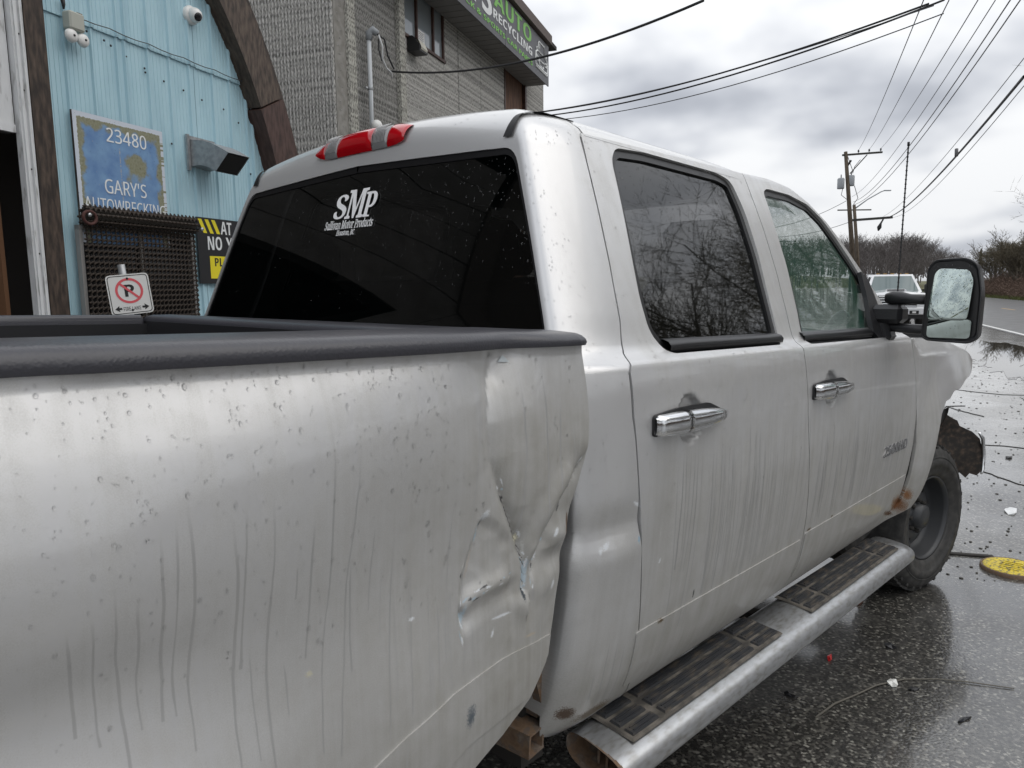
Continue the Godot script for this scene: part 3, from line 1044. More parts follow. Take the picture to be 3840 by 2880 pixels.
	for q in [[0.015, 0.56, 0.03, 1.12], [1.135, 0.56, 0.03, 1.12], [0.575, 0.56, 0.028, 1.08]]:
		fm.box(Vector3(q[0], q[1], 0.03), Vector3(q[2], q[3], 0.04))
	fm.box(Vector3(0.575, 1.105, 0.031), Vector3(1.15, 0.03, 0.042))
	part("frame", fm, mat(Color(0.30, 0.29, 0.28), 0.6), wd)
	var link := MB.new(1)
	link.tube([Vector3(-0.0215, 0, 0.004), Vector3(-0.011, 0.006, 0.012), Vector3(0, 0.0, 0.004), Vector3(0.011, -0.006, -0.004), Vector3(0.0215, 0, 0.004)], 0.0075, 5, false)
	link.tube([Vector3(0, -0.021, 0.0), Vector3(0.003, -0.008, 0.010), Vector3(0.003, 0.008, 0.010), Vector3(0, 0.021, 0.0)], 0.0062, 4, false)
	var gm := scatter("woven_guard", link.done(), M.guard, 26 * 30, func(k):
		var i: int = k % 26
		var j: int = k / 26
		return Transform3D(Basis.IDENTITY, Vector3(0.035 + i * 0.0433, 0.02 + j * 0.0415, 0.075)), "", "")
	wd.add_child(gm)
	var roll := scatter("rolled_guard", link.done(), M.guard, 26 * 8, func(k):
		var i: int = k % 26
		var j: int = k / 26
		var a: float = TAU * j / 8
		return Transform3D(Basis(Vector3.RIGHT, -a), Vector3(0.02 + i * 0.0433, 1.185 + 0.062 * cos(a), 0.10 + 0.05 * sin(a))), "", "")
	wd.add_child(roll)
	var back := MB.new()
	back.box(Vector3(0.57, 1.18, 0.085), Vector3(1.10, 0.10, 0.05))
	part("roll_core", back, mat(Color(0.02, 0.016, 0.012), 0.9), wd)
	var gk := MB.new(1)
	var rp := []
	for k in 17:
		var a := TAU * k / 16
		rp.append(Vector3(0.0 + 0.055 * cos(a), 1.165 + 0.045 * sin(a), 0.16))
	gk.tube(rp, 0.012, 6, false)
	part("end_ring", gk, mat(Color(0.07, 0.025, 0.02), 0.8), wd)
	for bx2 in [[-0.0, 1.185], [1.135, 1.16]]:
		var blt := MB.new(1)
		blt.lathe([Vector2(0.016, 0), Vector2(0.014, 0.01), Vector2(0, 0.014)], Transform3D(Basis(Vector3.RIGHT, PI / 2), Vector3(bx2[0], bx2[1], 0.16)), 10)
		part("bolt", blt, M.alu, wd)
	# bent exhaust hood
	var vh := thing("vent_hood", "bent galvanised exhaust duct sticking out of the blue wall", "vent hood", wall_xf(5.42, 0, 0.0))
	var top := [Vector2(0.0, 2.925), Vector2(0.08, 2.922), Vector2(0.17, 2.91), Vector2(0.25, 2.887), Vector2(0.335, 2.846), Vector2(0.425, 2.796)]
	var bot := [Vector2(0.0, 2.70), Vector2(0.06, 2.708), Vector2(0.12, 2.712), Vector2(0.18, 2.70), Vector2(0.235, 2.676), Vector2(0.285, 2.648)]
	var vb := MB.new()
	var vi := MB.new()
	for k in 5:
		for sd in [0.0, 0.28]:
			vb.quad(Vector3(sd, bot[k].y, bot[k].x), Vector3(sd, bot[k + 1].y, bot[k + 1].x), Vector3(sd, top[k + 1].y, top[k + 1].x), Vector3(sd, top[k].y, top[k].x))
		vb.quad(Vector3(-0.002, top[k].y, top[k].x), Vector3(-0.002, top[k + 1].y, top[k + 1].x), Vector3(0.282, top[k + 1].y, top[k + 1].x), Vector3(0.282, top[k].y, top[k].x))
		vb.quad(Vector3(0, bot[k].y, bot[k].x), Vector3(0.28, bot[k].y, bot[k].x), Vector3(0.28, bot[k + 1].y, bot[k + 1].x), Vector3(0, bot[k + 1].y, bot[k + 1].x))
	part("duct", vb, M.galv, vh)
	vi.quad(Vector3(0.008, 2.655, 0.283), Vector3(0.272, 2.655, 0.283), Vector3(0.272, 2.79, 0.413), Vector3(0.008, 2.79, 0.413))
	part("opening", vi, M.dark, vh)
	var fl := MB.new()
	fl.box(Vector3(-0.02, 2.82, 0.03), Vector3(0.03, 0.30, 0.02))
	fl.box(Vector3(0.14, 2.945, 0.03), Vector3(0.34, 0.03, 0.02))
	part("flange", fl, M.galv, vh)
	# black and yellow notice
	var nt := thing("notice_board", "black notice with yellow warning stripes behind the pickup cab", "sign", wall_xf(5.43, 1.70, 0.03))
	var nb := MB.new()
	nb.box(Vector3(0.45, 0.29, 0.006), Vector3(0.90, 0.58, 0.012))
	part("board", nb, M.sign_black, nt)
	for k in 3:
		var st := MB.new()
		var x := 0.015 + k * 0.085
		st.prism(pv([[x, 0.565], [x + 0.045, 0.565], [x + 0.11, 0.445], [x + 0.065, 0.445]]), 0.0125, 0.0135)
		part("stripe", st, M.sign_yellow, nt)
	text(nt, "lettering", "AT", Vector3(0.305, 0.445, 0.0125), 0.15, 0.115, M.letter_white, Basis.IDENTITY, true, "Droid Sans", 0.001)
	text(nt, "lettering", "NO", Vector3(0.125, 0.30, 0.0125), 0.185, 0.12, M.letter_white, Basis.IDENTITY, true, "Droid Sans", 0.001)
	text(nt, "lettering", "Y", Vector3(0.365, 0.30, 0.0125), 0.10, 0.12, M.letter_white, Basis.IDENTITY, true, "Droid Sans", 0.001)
	var yb := MB.new()
	yb.box(Vector3(0.46, 0.145, 0.0125), Vector3(0.64, 0.20, 0.002))
	part("yellow_panel", yb, M.sign_yellow, nt)
	text(nt, "lettering", "PL", Vector3(0.20, 0.155, 0.0137), 0.11, 0.075, M.black, Basis.IDENTITY, true, "Droid Sans", 0.001)
	# no parking sign on its post
	var fwd := Vector3(0.42, 0.02, 0.907).normalized()
	var zax := Vector3(-0.30, 0.03, 0.95).normalized()
	var xax := Vector3.UP.cross(zax).normalized()
	var bas := Basis(xax, zax.cross(xax), zax) * Basis(Vector3.BACK, deg_to_rad(5.5))
	var np := thing("no_parking_sign", "white no parking fire lane sign leaning on a grey post", "sign", Transform3D(bas, Vector3(2.008, 1.632, -5.53)))
	var ph := 0.27 / 2
	var plate := MB.new()
	plate.prism(round_poly(pv([[-ph, -0.15], [ph, -0.15], [ph, 0.13], [-ph, 0.13]]), 0.03), -0.002, 0.002)
	part("plate", plate, mat(Color(0.72, 0.72, 0.70), 0.4), np)
	var bo2 := MB.new()
	var oo := round_poly(pv([[-ph + 0.008, -0.142], [ph - 0.008, -0.142], [ph - 0.008, 0.122], [-ph + 0.008, 0.122]]), 0.026)
	var ii := round_poly(pv([[-ph + 0.013, -0.137], [ph - 0.013, -0.137], [ph - 0.013, 0.117], [-ph + 0.013, 0.117]]), 0.022)
	for k in oo.size():
		var k2 := (k + 1) % oo.size()
		bo2.quad(Vector3(oo[k].x, oo[k].y, 0.003), Vector3(oo[k2].x, oo[k2].y, 0.003), Vector3(ii[k2].x, ii[k2].y, 0.003), Vector3(ii[k].x, ii[k].y, 0.003))
	part("border", bo2, M.black, np)
	var red := mat(Color(0.70, 0.10, 0.12), 0.5)
	var rg := MB.new()
	for k in 36:
		var a := TAU * k / 36
		var c := TAU * (k + 1) / 36
		var o := Vector3(0, 0.015, 0.0035)
		rg.quad(o + Vector3(cos(a), sin(a), 0) * 0.072, o + Vector3(cos(a), sin(a), 0) * 0.088, o + Vector3(cos(c), sin(c), 0) * 0.088, o + Vector3(cos(c), sin(c), 0) * 0.072)
	rg.box(Vector3(0, 0.015, 0.0044), Vector3(0.15, 0.015, 0.0008), Basis(Vector3.BACK, -PI / 4))
	part("ban_ring", rg, red, np)
	text(np, "letter", "P", Vector3(-0.03, -0.025, 0.0025), 0.062, 0.083, M.black, Basis.IDENTITY, true, "Droid Sans", 0.0012)
	text(np, "lettering", "FIRE LANE", Vector3(-0.055, -0.122, 0.0025), 0.11, 0.026, M.black, Basis.IDENTITY, false, "Droid Sans", 0.001)
	for sx in [-1, 1]:
		var ar := MB.new()
		ar.prism(pv([[sx * 0.108, -0.105], [sx * 0.078, -0.083], [sx * 0.082, -0.098], [sx * 0.064, -0.098], [sx * 0.064, -0.112], [sx * 0.082, -0.112], [sx * 0.078, -0.127]]), 0.0025, 0.0035)
		part("arrow", ar, M.black, np)
	for yy in [0.10, -0.12]:
		var bl := MB.new(1)
		bl.lathe([Vector2(0.008, 0), Vector2(0.008, 0.004), Vector2(0, 0.006)], Transform3D(Basis(Vector3.RIGHT, PI / 2), Vector3(0.0, yy, 0.002)), 8)
		part("bolt", bl, M.black, np)
	var po := MB.new(1)
	po.tube([Vector3(-0.02, 0.20, -0.03), Vector3(-0.02, -1.62, -0.03)], 0.024, 12)
	part("post", po, M.galv, np)

func make_concrete_building():
	var D := 6.0
	var w := thing("concrete_building", "two storey grey ribbed concrete building with overhanging sign band", "building", wall_xf(0, 0, 0, D))
	# ribbed side wall, running back from the near corner
	var b := MB.new()
	var z := 0.0
	var sw := 10.1
	while z > -9.0:
		var pts := [Vector2(0, 0), Vector2(0.024, -0.008), Vector2(0.024, -0.034), Vector2(0, -0.042), Vector2(0, -0.058)]
		for i in 4:
			b.quad(Vector3(sw - pts[i + 1].x, 0, z + pts[i + 1].y), Vector3(sw - pts[i].x, 0, z + pts[i].y), Vector3(sw - pts[i].x, 8.3, z + pts[i].y), Vector3(sw - pts[i + 1].x, 8.3, z + pts[i + 1].y))
		z -= 0.058
	part("side_wall", b, M.concrete, w)
	var st := MB.new()
	st.box(Vector3(10.26, 4.15, 0.0), Vector3(0.32, 8.3, 0.03))
	var so := part("corner_strip", st, M.smooth_conc, w)
	for k in 26:
		var mk := MB.new()
		mk.box(Vector3(10.24 + 0.05 * sin(k * 1.7), 3.6 + k * 0.115, 0.016), Vector3(0.05, 0.012, 0.004))
		part("fixing", mk, M.concrete_dark, so)
	var panel := func(s0: float, s1: float, y0: float, y1: float, out: float, pitch: float, m: Material):
		var q := MB.new()
		var s := s0
		while s < s1 - 0.001:
			var e := minf(s + pitch, s1)
			var k := (e - s) / pitch
			q.quad(Vector3(s, y0, out), Vector3(s + pitch * 0.2 * k, y0, out + 0.014), Vector3(s + pitch * 0.2 * k, y1, out + 0.014), Vector3(s, y1, out))
			q.quad(Vector3(s + pitch * 0.2 * k, y0, out + 0.014), Vector3(s + pitch * 0.6 * k, y0, out + 0.014), Vector3(s + pitch * 0.6 * k, y1, out + 0.014), Vector3(s + pitch * 0.2 * k, y1, out + 0.014))
			q.quad(Vector3(s + pitch * 0.6 * k, y0, out + 0.014), Vector3(s + pitch * 0.8 * k, y0, out), Vector3(s + pitch * 0.8 * k, y1, out), Vector3(s + pitch * 0.6 * k, y1, out + 0.014))
			q.quad(Vector3(s + pitch * 0.8 * k, y0, out), Vector3(e, y0, out), Vector3(e, y1, out), Vector3(s + pitch * 0.8 * k, y1, out))
			s = e
		for e in [s0, s1]:
			q.quad(Vector3(e, y0, out - 0.12), Vector3(e, y0, out), Vector3(e, y1, out), Vector3(e, y1, out - 0.12))
		part("wall_panel", q, m, w)
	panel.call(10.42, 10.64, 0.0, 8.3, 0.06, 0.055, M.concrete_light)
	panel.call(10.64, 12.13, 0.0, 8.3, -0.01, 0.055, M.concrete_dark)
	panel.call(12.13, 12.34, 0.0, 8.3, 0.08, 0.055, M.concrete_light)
	panel.call(12.34, 14.22, 0.0, 6.02, 0.0, 0.055, M.concrete)
	panel.call(14.22, 14.96, 0.0, 8.3, 0.0, 0.055, M.concrete)
	panel.call(15.02, 16.3, 0.0, 8.3, 0.0, 0.055, M.concrete)
	panel.call(16.34, 17.96, 0.0, 8.3, 0.0, 0.055, M.concrete)
	panel.call(19.72, 21.54, 0.0, 8.3, 0.0, 0.055, M.concrete)
	panel.call(17.96, 19.72, 7.0, 8.3, 0.0, 0.055, M.concrete)
	panel.call(12.34, 14.22, 6.98, 8.3, 0.0, 0.055, M.concrete)
	var core := MB.new()
	core.box(Vector3(15.86, 4.1, -5.06), Vector3(11.3, 8.2, 10.0))
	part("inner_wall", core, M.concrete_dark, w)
	var end := MB.new()
	end.box(Vector3(21.53, 4.15, -4.9), Vector3(0.05, 8.3, 9.8))
	part("end_wall", end, M.concrete, w)
	var dr := MB.new()
	dr.box(Vector3(18.84, 3.5, -0.05), Vector3(1.76, 7.0, 0.03))
	part("timber_panel", dr, tri_mat(ramp_tex(noise(0.02, 4, FastNoiseLite.TYPE_SIMPLEX_SMOOTH, 55), [Color(0.09, 0.045, 0.026), Color(0.17, 0.085, 0.05)], [0.2, 0.8], 256), Vector3(1, 0.3, 1), 0.8), w)
	var fr := MB.new()
	fr.box(Vector3(19.66, 3.5, 0.0), Vector3(0.12, 7.0, 0.12))
	fr.box(Vector3(18.0, 3.5, 0.0), Vector3(0.08, 7.0, 0.06))
	part("timber_frame", fr, M.brown_red, w)
	# window with three panes
	var wn := Node3D.new()
	wn.name = "window"
	w.add_child(wn, true)
	var wf := MB.new()
	wf.box(Vector3(13.28, 6.04, 0.01), Vector3(1.94, 0.05, 0.08))
	for s in [12.36, 12.98, 13.72, 14.20]:
		wf.box(Vector3(s, 6.50, 0.0), Vector3(0.05, 0.90, 0.06))
	wf.box(Vector3(13.28, 6.95, 0.002), Vector3(1.94, 0.05, 0.062))
	part("frame", wf, M.brown_red, wn)
	var pg := mat(Color(0.24, 0.27, 0.29), 0.06, 0.0, 0.8)
	for q in [[12.39, 12.955, 0.5], [13.005, 13.695, 1.0], [13.745, 14.175, 0.8]]:
		var pb := MB.new()
		pb.box(Vector3((q[0] + q[1]) / 2, 6.50, -0.02), Vector3(q[1] - q[0], 0.88, 0.01))
		part("pane", pb, pg, wn)
	var nt := MB.new()
	nt.box(Vector3(13.22, 6.20, -0.012), Vector3(0.30, 0.26, 0.004))
	part("paper_notice", nt, M.white_plastic, wn)
	for k in 7:
		var ln := MB.new()
		ln.box(Vector3(13.22, 6.29 - 0.03 * k, -0.0095), Vector3(0.22 - 0.03 * (k % 3), 0.008, 0.001))
		part("print_line", ln, M.fascia, wn)
	# overhang: soffit boards, fascia and roof cap
	var S0 := 8.0
	var S1 := 19.75
	var OUT := 0.62
	var n := 60
	for k in n:
		var a := lerpf(10.7, S1, float(k) / n)
		var c := lerpf(10.7, S1, float(k + 1) / n)
		var sb := MB.new()
		sb.box(Vector3((a + c) / 2, 6.90 + 0.004 * (k % 2), OUT / 2 + 0.008), Vector3(c - a - 0.008, 0.02, OUT - 0.02))
		part("soffit_board", sb, M.soffit, w)
	var fb := MB.new()
	fb.box(Vector3((10.7 + S1) / 2, 7.55, OUT / 2 + 0.005), Vector3(S1 - 10.7 - 0.01, 1.26, OUT - 0.05))
	part("overhang", fb, M.soffit, w)
	var rc := MB.new()
	rc.box(Vector3((10.7 + S1) / 2 + 0.05, 8.02, OUT / 2 + 0.05), Vector3(S1 - 10.7 + 0.1, 0.22, OUT + 0.12))
	part("roof_cap", rc, mat(Color(0.11, 0.085, 0.075), 0.7), w)
	var roof := MB.new()
	roof.box(Vector3(15.8, 8.34, -4.7), Vector3(11.6, 0.1, 10.2))
	part("roof", roof, M.under, w)
	# the long shop sign
	var sg := thing("shop_sign", "long dark sign band with white and green lettering under roof", "sign", wall_xf(0, 0, OUT + 0.004, D))
	var sb2 := MB.new()
	sb2.box(Vector3(13.2, 7.36, 0), Vector3(6.0, 1.0, 0.03))
	part("sign_panel", sb2, M.fascia, sg)
	var sb3 := MB.new()
	sb3.box(Vector3(18.02, 7.36, 0), Vector3(3.60, 1.0, 0.03))
	part("sign_panel", sb3, M.fascia, sg)
	var fz := 0.016
	# heavy slanted name
	var sh := Basis(Vector3(1, 0, 0), Vector3(-0.12, 1, 0), Vector3(0, 0, 1))
	text(sg, "lettering", "GARYS", Vector3(11.2, 7.14, fz), 4.15, 0.66, M.letter_white, sh, true, "Droid Sans", 0.006)
	text(sg, "lettering", "AUTO", Vector3(15.48, 7.46, fz), 2.72, 0.36, M.letter_green, Basis.IDENTITY, true, "Droid Sans", 0.006)
	text(sg, "lettering", "RECYCLING", Vector3(15.42, 7.20, fz), 2.85, 0.19, M.letter_white, Basis.IDENTITY, true, "Droid Sans", 0.006)
	text(sg, "lettering", "USED JEEP, TRUCK & SPORTS CAR PARTS", Vector3(11.0, 6.95, fz), 7.3, 0.135, M.letter_green, Basis.IDENTITY, true, "Droid Sans", 0.006)
	# outline drawing of a car front
	var ol := func(pts: Array, r: float):
		var t := MB.new(1)
		var q := []
		for p in pts:
			q.append(Vector3(18.55 + p[0] * 1.1, 7.03 + p[1] * 0.72, fz + 0.004))
		t.tube(q, r, 5)
		part("car_outline", t, M.letter_white, sg)
	ol.call([[0.2, 0.62], [0.28, 0.95], [0.72, 0.95], [0.80, 0.62], [0.2, 0.62]], 0.02)
	ol.call([[0.36, 0.9], [0.34, 0.66]], 0.012)
	ol.call([[0.2, 0.62], [0.05, 0.55], [0.0, 0.3], [0.03, 0.05], [0.97, 0.05], [1.0, 0.3], [0.95, 0.55], [0.80, 0.62]], 0.022)
	ol.call([[0.05, 0.45], [0.22, 0.40], [0.24, 0.3], [0.05, 0.33], [0.05, 0.45]], 0.02)
	ol.call([[0.95, 0.45], [0.78, 0.40], [0.76, 0.3], [0.95, 0.33], [0.95, 0.45]], 0.02)
	ol.call([[0.28, 0.36], [0.72, 0.36], [0.66, 0.18], [0.34, 0.18], [0.28, 0.36]], 0.02)
	ol.call([[0.05, 0.12], [0.3, 0.10], [0.7, 0.10], [0.95, 0.12]], 0.025)
	ol.call([[0.08, 0.7], [0.16, 0.72], [0.17, 0.64], [0.1, 0.63], [0.08, 0.7]], 0.018)
	ol.call([[0.92, 0.7], [0.84, 0.72], [0.83, 0.64], [0.9, 0.63], [0.92, 0.7]], 0.018)
	# wall light below the window
	var wl := thing("wall_light", "black wall light with a cream lens below the upper window", "wall light", wall_xf(12.72, 5.78, 0.02, D))
	var lb := MB.new()
	lb.prism(pv([[0, 0], [0.0, 0.26], [0.10, 0.26], [0.24, 0.10], [0.24, 0.0]]), -0.17, 0.17, Transform3D(Basis(Vector3(0, 0, 1), Vector3.UP, Vector3(-1, 0, 0)), Vector3.ZERO))
	part("housing", lb, M.black, wl)
	var ll := MB.new()
	ll.prism(pv([[0.105, 0.252], [0.20, 0.19], [0.26, 0.06], [0.245, 0.03], [0.245, 0.10]]), -0.13, 0.13, Transform3D(Basis(Vector3(0, 0, 1), Vector3.UP, Vector3(-1, 0, 0)), Vector3.ZERO))
	part("lens", ll, mat(Color(0.62, 0.60, 0.52), 0.3), wl)
	# electrical mast
	var cd := thing("service_mast", "white conduit with weatherhead and lamp knob on concrete wall", "conduit", wall_xf(10.92, 0, 0.08, D))
	var pipe := MB.new(1)
	pipe.tube([Vector3(0, 3.6, 0.06), Vector3(0, 5.50, 0.06)], 0.035, 12)
	part("pipe", pipe, mat(Color(0.55, 0.58, 0.6), 0.4), cd)
	for yy in [4.0, 4.75]:
		var cl := MB.new(1)
		cl.lathe([Vector2(0.04, -0.02), Vector2(0.045, 0), Vector2(0.04, 0.02)], Transform3D(Basis.IDENTITY, Vector3(0, yy, 0.06)), 12)
		cl.box(Vector3(-0.04, yy, 0.03), Vector3(0.12, 0.03, 0.03))
		part("clamp", cl, M.galv, cd)
	var hd := MB.new(1)
	hd.tube([Vector3(0, 5.48, 0.06), Vector3(0, 5.58, 0.07), Vector3(0.03, 5.63, 0.12), Vector3(0.06, 5.58, 0.18)], [0.05, 0.06, 0.065, 0.05], 12)
	part("weatherhead", hd, M.transformer, cd)
	var kn := MB.new(1)
	var kp := []
	for k in 9:
		var a := lerpf(-PI / 2, PI / 2, k / 8.0)
		kp.append(Vector2(cos(a) * 0.10, sin(a) * 0.085))
	kn.lathe(kp, Transform3D(Basis(Vector3.RIGHT, PI / 2), Vector3(-0.02, 4.17, 0.16)), 16)
	part("lamp_knob", kn, M.white_plastic, cd)
	for q in [[[0.06, 5.56, 0.2], [0.10, 5.40, 0.24], [0.13, 5.22, 0.22], [0.22, 5.10, 0.24], [0.30, 5.05, 0.28], [0.36, 4.98, 0.26]], [[0.06, 5.57, 0.18], [0.18, 5.52, 0.24], [0.25, 5.3, 0.25], [0.4, 5.13, 0.28]], [[0.35, 5.6, 0.05], [0.25, 5.4, 0.1], [0.15, 5.2, 0.2]]]:
		var t := MB.new(1)
		var pp := []
		for p in q:
			pp.append(Vector3(p[0], p[1], p[2]))
		t.tube(pp, 0.014, 6)
		part("wire_tail", t, M.trim_white if q[0][2] == 0.2 else M.wire, cd)

# ------------------------------------------------------------------ poles and wires
func wire(pts: Array, r: float, sag: float, m: Material, label: String, group := "", called := "overhead_wire"):
	var a: Vector3 = pts[0]
	var b: Vector3 = pts[1]
	var q := []
	for k in 25:
		var t := k / 24.0
		q.append(a.lerp(b, t) - Vector3(0, sag * 4 * t * (1 - t), 0))
	var t2 := MB.new(1)
	t2.tube(q, r, 5, false)
	tag(part(called, t2, m), label, "wire", group)

func make_poles():
	var up := (Vector3(58.53, 11.18, -20.45) - Vector3(58.15, 4.73, -19.6)).normalized()
	var base := Vector3(58.15, 4.73, -19.6) - up * (4.73 / up.y)
	var p1 := thing("utility_pole", "nearer leaning brown utility pole with two grey transformers", "utility pole", Transform3D(Basis.IDENTITY, base))
	var b := MB.new(1)
	b.tube([Vector3.ZERO - up * 0.3, up * 5.7, up * 11.3], [0.20, 0.17, 0.13], 10)
	part("shaft", b, M.pole, p1)
	var seg := func(called: String, a: Vector3, c: Vector3, s: float, m: Material):
		var q := MB.new()
		var d := (c - a)
		q.box((a + c) / 2 - base, Vector3(s, s, d.length()), Basis.looking_at(d.normalized(), Vector3.UP))
		part(called, q, m, p1)
	seg.call("crossarm", Vector3(58.33, 10.94, -20.6), Vector3(60.38, 11.13, -18.46), 0.13, M.pole_grey)
	seg.call("crossarm", Vector3(58.15, 6.13, -19.88), Vector3(60.39, 6.33, -17.52), 0.17, M.pole_grey)
	seg.call("brace", Vector3(58.65, 9.6, -20.1), Vector3(59.6, 10.95, -19.27), 0.06, M.pole_grey)
	seg.call("switch_arm", Vector3(58.72, 10.55, -20.1), Vector3(58.5, 10.1, -20.3), 0.12, M.black)
	for q in [Vector3(59.2, 11.05, -19.76), Vector3(59.74, 11.1, -19.18), Vector3(60.34, 11.15, -18.56)]:
		var i := MB.new(1)
		i.lathe([Vector2(0.02, 0), Vector2(0.02, 0.1), Vector2(0.08, 0.12), Vector2(0.05, 0.2), Vector2(0.07, 0.24), Vector2(0.0, 0.3)], Transform3D(Basis.IDENTITY, q - base), 8)
		part("insulator", i, M.fascia, p1)
	for q in [Vector3(58.62, 9.06, -20.0), Vector3(58.05, 8.85, -20.52)]:
		var t := MB.new(1)
		t.lathe([Vector2(0.0, -0.38), Vector2(0.24, -0.38), Vector2(0.25, -0.3), Vector2(0.25, 0.33), Vector2(0.2, 0.4), Vector2(0.0, 0.42)], Transform3D(Basis.IDENTITY, q - base), 16)
		var to := part("transformer", t, M.transformer, p1)
		var bu := MB.new(1)
		bu.tube([q - base + Vector3(0, 0.4, 0), q - base + Vector3(0, 0.65, 0)], 0.04, 6)
		part("bushing", bu, M.fascia, to)
	for q in [[Vector3(58.5, 10.9, -20.3), Vector3(58.9, 9.8, -20.0), Vector3(58.6, 9.5, -20.0)], [Vector3(59.2, 10.6, -19.6), Vector3(58.95, 10.1, -19.9), Vector3(58.75, 9.6, -19.95)], [Vector3(58.2, 8.6, -20.4), Vector3(57.9, 8.0, -20.4), Vector3(58.2, 7.6, -20.0)], [Vector3(58.8, 8.7, -19.8), Vector3(59.1, 7.8, -19.6), Vector3(58.5, 7.3, -19.7)]]:
		var t := MB.new(1)
		t.tube([q[0] - base, q[1] - base, q[2] - base], 0.025, 5)
		part("jumper_wire", t, M.wire_grey, p1)
	var sp := MB.new(1)
	sp.tube([Vector3(59.95, 6.25, -17.98) - base, Vector3(59.75, 5.9, -18.1) - base, Vector3(59.63, 5.6, -18.16) - base, Vector3(59.58, 5.35, -18.2) - base], [0.05, 0.07, 0.16, 0.05], 8)
	part("splice_case", sp, M.black, p1)
	# farther pole with the street lamp
	var up2 := (Vector3(79.84, 9.29, -26.82) - Vector3(79.63, 5.85, -26.37)).normalized()
	var base2 := Vector3(79.63, 5.85, -26.37) - up2 * (5.85 / up2.y)
	var p2 := thing("utility_pole", "farther brown utility pole that carries the street lamp", "utility pole", Transform3D(Basis.IDENTITY, base2))
	var b2 := MB.new(1)
	b2.tube([-up2 * 0.3, up2 * 9.4], [0.20, 0.16], 10)
	part("shaft", b2, M.pole, p2)
	var ca := MB.new()
	ca.box(up2 * 8.9, Vector3(0.12, 0.12, 3.4), Basis(Vector3.UP, deg_to_rad(43)))
	part("crossarm", ca, M.pole_grey, p2)
	var lamp := thing("street_lamp", "street lamp on a long raised arm fixed to the farther pole", "street lamp", Transform3D(Basis.IDENTITY, Vector3(79.82, 8.9, -26.77)))
	var la := MB.new(1)
	la.tube([Vector3.ZERO, Vector3(1.0, 0.95, 0.9), Vector3(2.0, 1.7, 1.84), Vector3(2.2, 1.8, 2.05)], [0.07, 0.06, 0.055, 0.05], 8)
	part("arm", la, M.transformer, lamp)
	var lh := MB.new()
	lh.box(Vector3(2.45, 1.82, 2.3), Vector3(0.22, 0.10, 0.7), Basis(Vector3.UP, deg_to_rad(46)))
	part("lamp_head", lh, M.transformer, lamp)
	# more distant poles down the road
	for q in [[150.0, -4.0, 9.5, "distant pole with two short crossarms among the far trees"], [128.0, 6.5, 8.5, "distant bare pole in front of the wooded hill"]]:
		var o := thing("utility_pole", q[3], "utility pole", Transform3D(Basis.IDENTITY, RD * q[0] + RN * q[1]))
		var t := MB.new(1)
		t.tube([Vector3(0, -0.3, 0), Vector3(0, q[2], 0)], [0.2, 0.15], 8)
		part("shaft", t, M.pole_grey, o)
		if q[0] > 140:
			for yy in [9.2, 8.2]:
				var c := MB.new()
				c.box(Vector3(0, yy, 0), Vector3(0.3, 0.22, 4.4 if yy > 9 else 3.0), Basis(Vector3.UP, deg_to_rad(40)))
				part("crossarm", c, M.pole_grey, o)
	# road line wires, towards the viewer
	var g := "power wires along the road"
	wire([Vector3(59.2, 11.3, -19.76), Vector3(16.2, 6.91, -4.36) * 1.0], 0.011, 0.25, M.wire_grey, "leftmost of three thin wires from the upper crossarm", g)
	wire([Vector3(59.74, 11.33, -19.18), Vector3(16.53, 6.9, -4.01)], 0.011, 0.25, M.wire_grey, "middle of three thin wires from the upper crossarm", g)
	wire([Vector3(60.34, 11.4, -18.56), Vector3(16.91, 6.9, -3.61)], 0.011, 0.25, M.wire_grey, "rightmost of three thin wires from the upper crossarm", g)
	wire([Vector3(58.7, 7.9, -19.9), Vector3(17.13, 6.89, -3.37)], 0.010, 0.6, M.wire_grey, "faint wire left of the close pair rising right", g)
	wire([Vector3(58.65, 7.5, -19.8), Vector3(17.41, 7.06, -3.09)], 0.014, 0.75, M.wire_grey, "left wire of the close pair crossing the antenna top", g)
	wire([Vector3(58.65, 7.3, -19.7), Vector3(17.55, 7.06, -2.95)], 0.014, 0.75, M.wire_grey, "right wire of the close pair crossing the antenna top", g)
	wire([Vector3(60.2, 6.36, -17.7), Vector3(17.35, 5.46, -2.85)], 0.030, 0.45, M.wire, "thick black cable sagging from the lower crossarm", g, "overhead_cable")
	wire([Vector3(59.9, 6.4, -18.0), Vector3(17.38, 5.80, -2.88)], 0.009, 0.42, M.wire_grey, "thin wire just above the thick black cable", g)
	wire([Vector3(60.3, 6.3, -17.6), Vector3(17.33, 5.28, -2.84)], 0.009, 0.6, M.wire_grey, "thin wire just below the thick black cable", g)
	# services to the left of the pole
	wire([Vector3(58.4, 7.6, -20.2), Vector3(50, 5.3, -22.5)], 0.02, 0.3, M.wire_grey, "upper service wire leaving the pole to the left", g)
	wire([Vector3(58.3, 6.05, -19.8), Vector3(50, 4.7, -21.6)], 0.02, 0.2, M.wire_grey, "lower service wire leaving the pole to the left", g)
	# services to the buildings
	wire([WT * 11.3 + Vector3(0, 5.1, 0) - WN * 5.72, Vector3(7.64, 4.68, -4.23)], 0.016, 0.26, M.wire, "twisted dark cable from the weatherhead to the upper right", "", "service_cable")
	wire([WT * 15.0 + Vector3(0, 5.15, 0) - WN * 5.92, Vector3(9.30, 4.62, -2.45)], 0.012, 0.30, M.wire, "upper wire of the pair from the concrete wall", "wires from the concrete wall", "service_cable")
	wire([WT * 15.02 + Vector3(0, 5.11, 0) - WN * 5.92, Vector3(9.42, 4.66, -2.33)], 0.012, 0.36, M.wire, "lower wire of the pair from the concrete wall", "wires from the concrete wall", "service_cable")
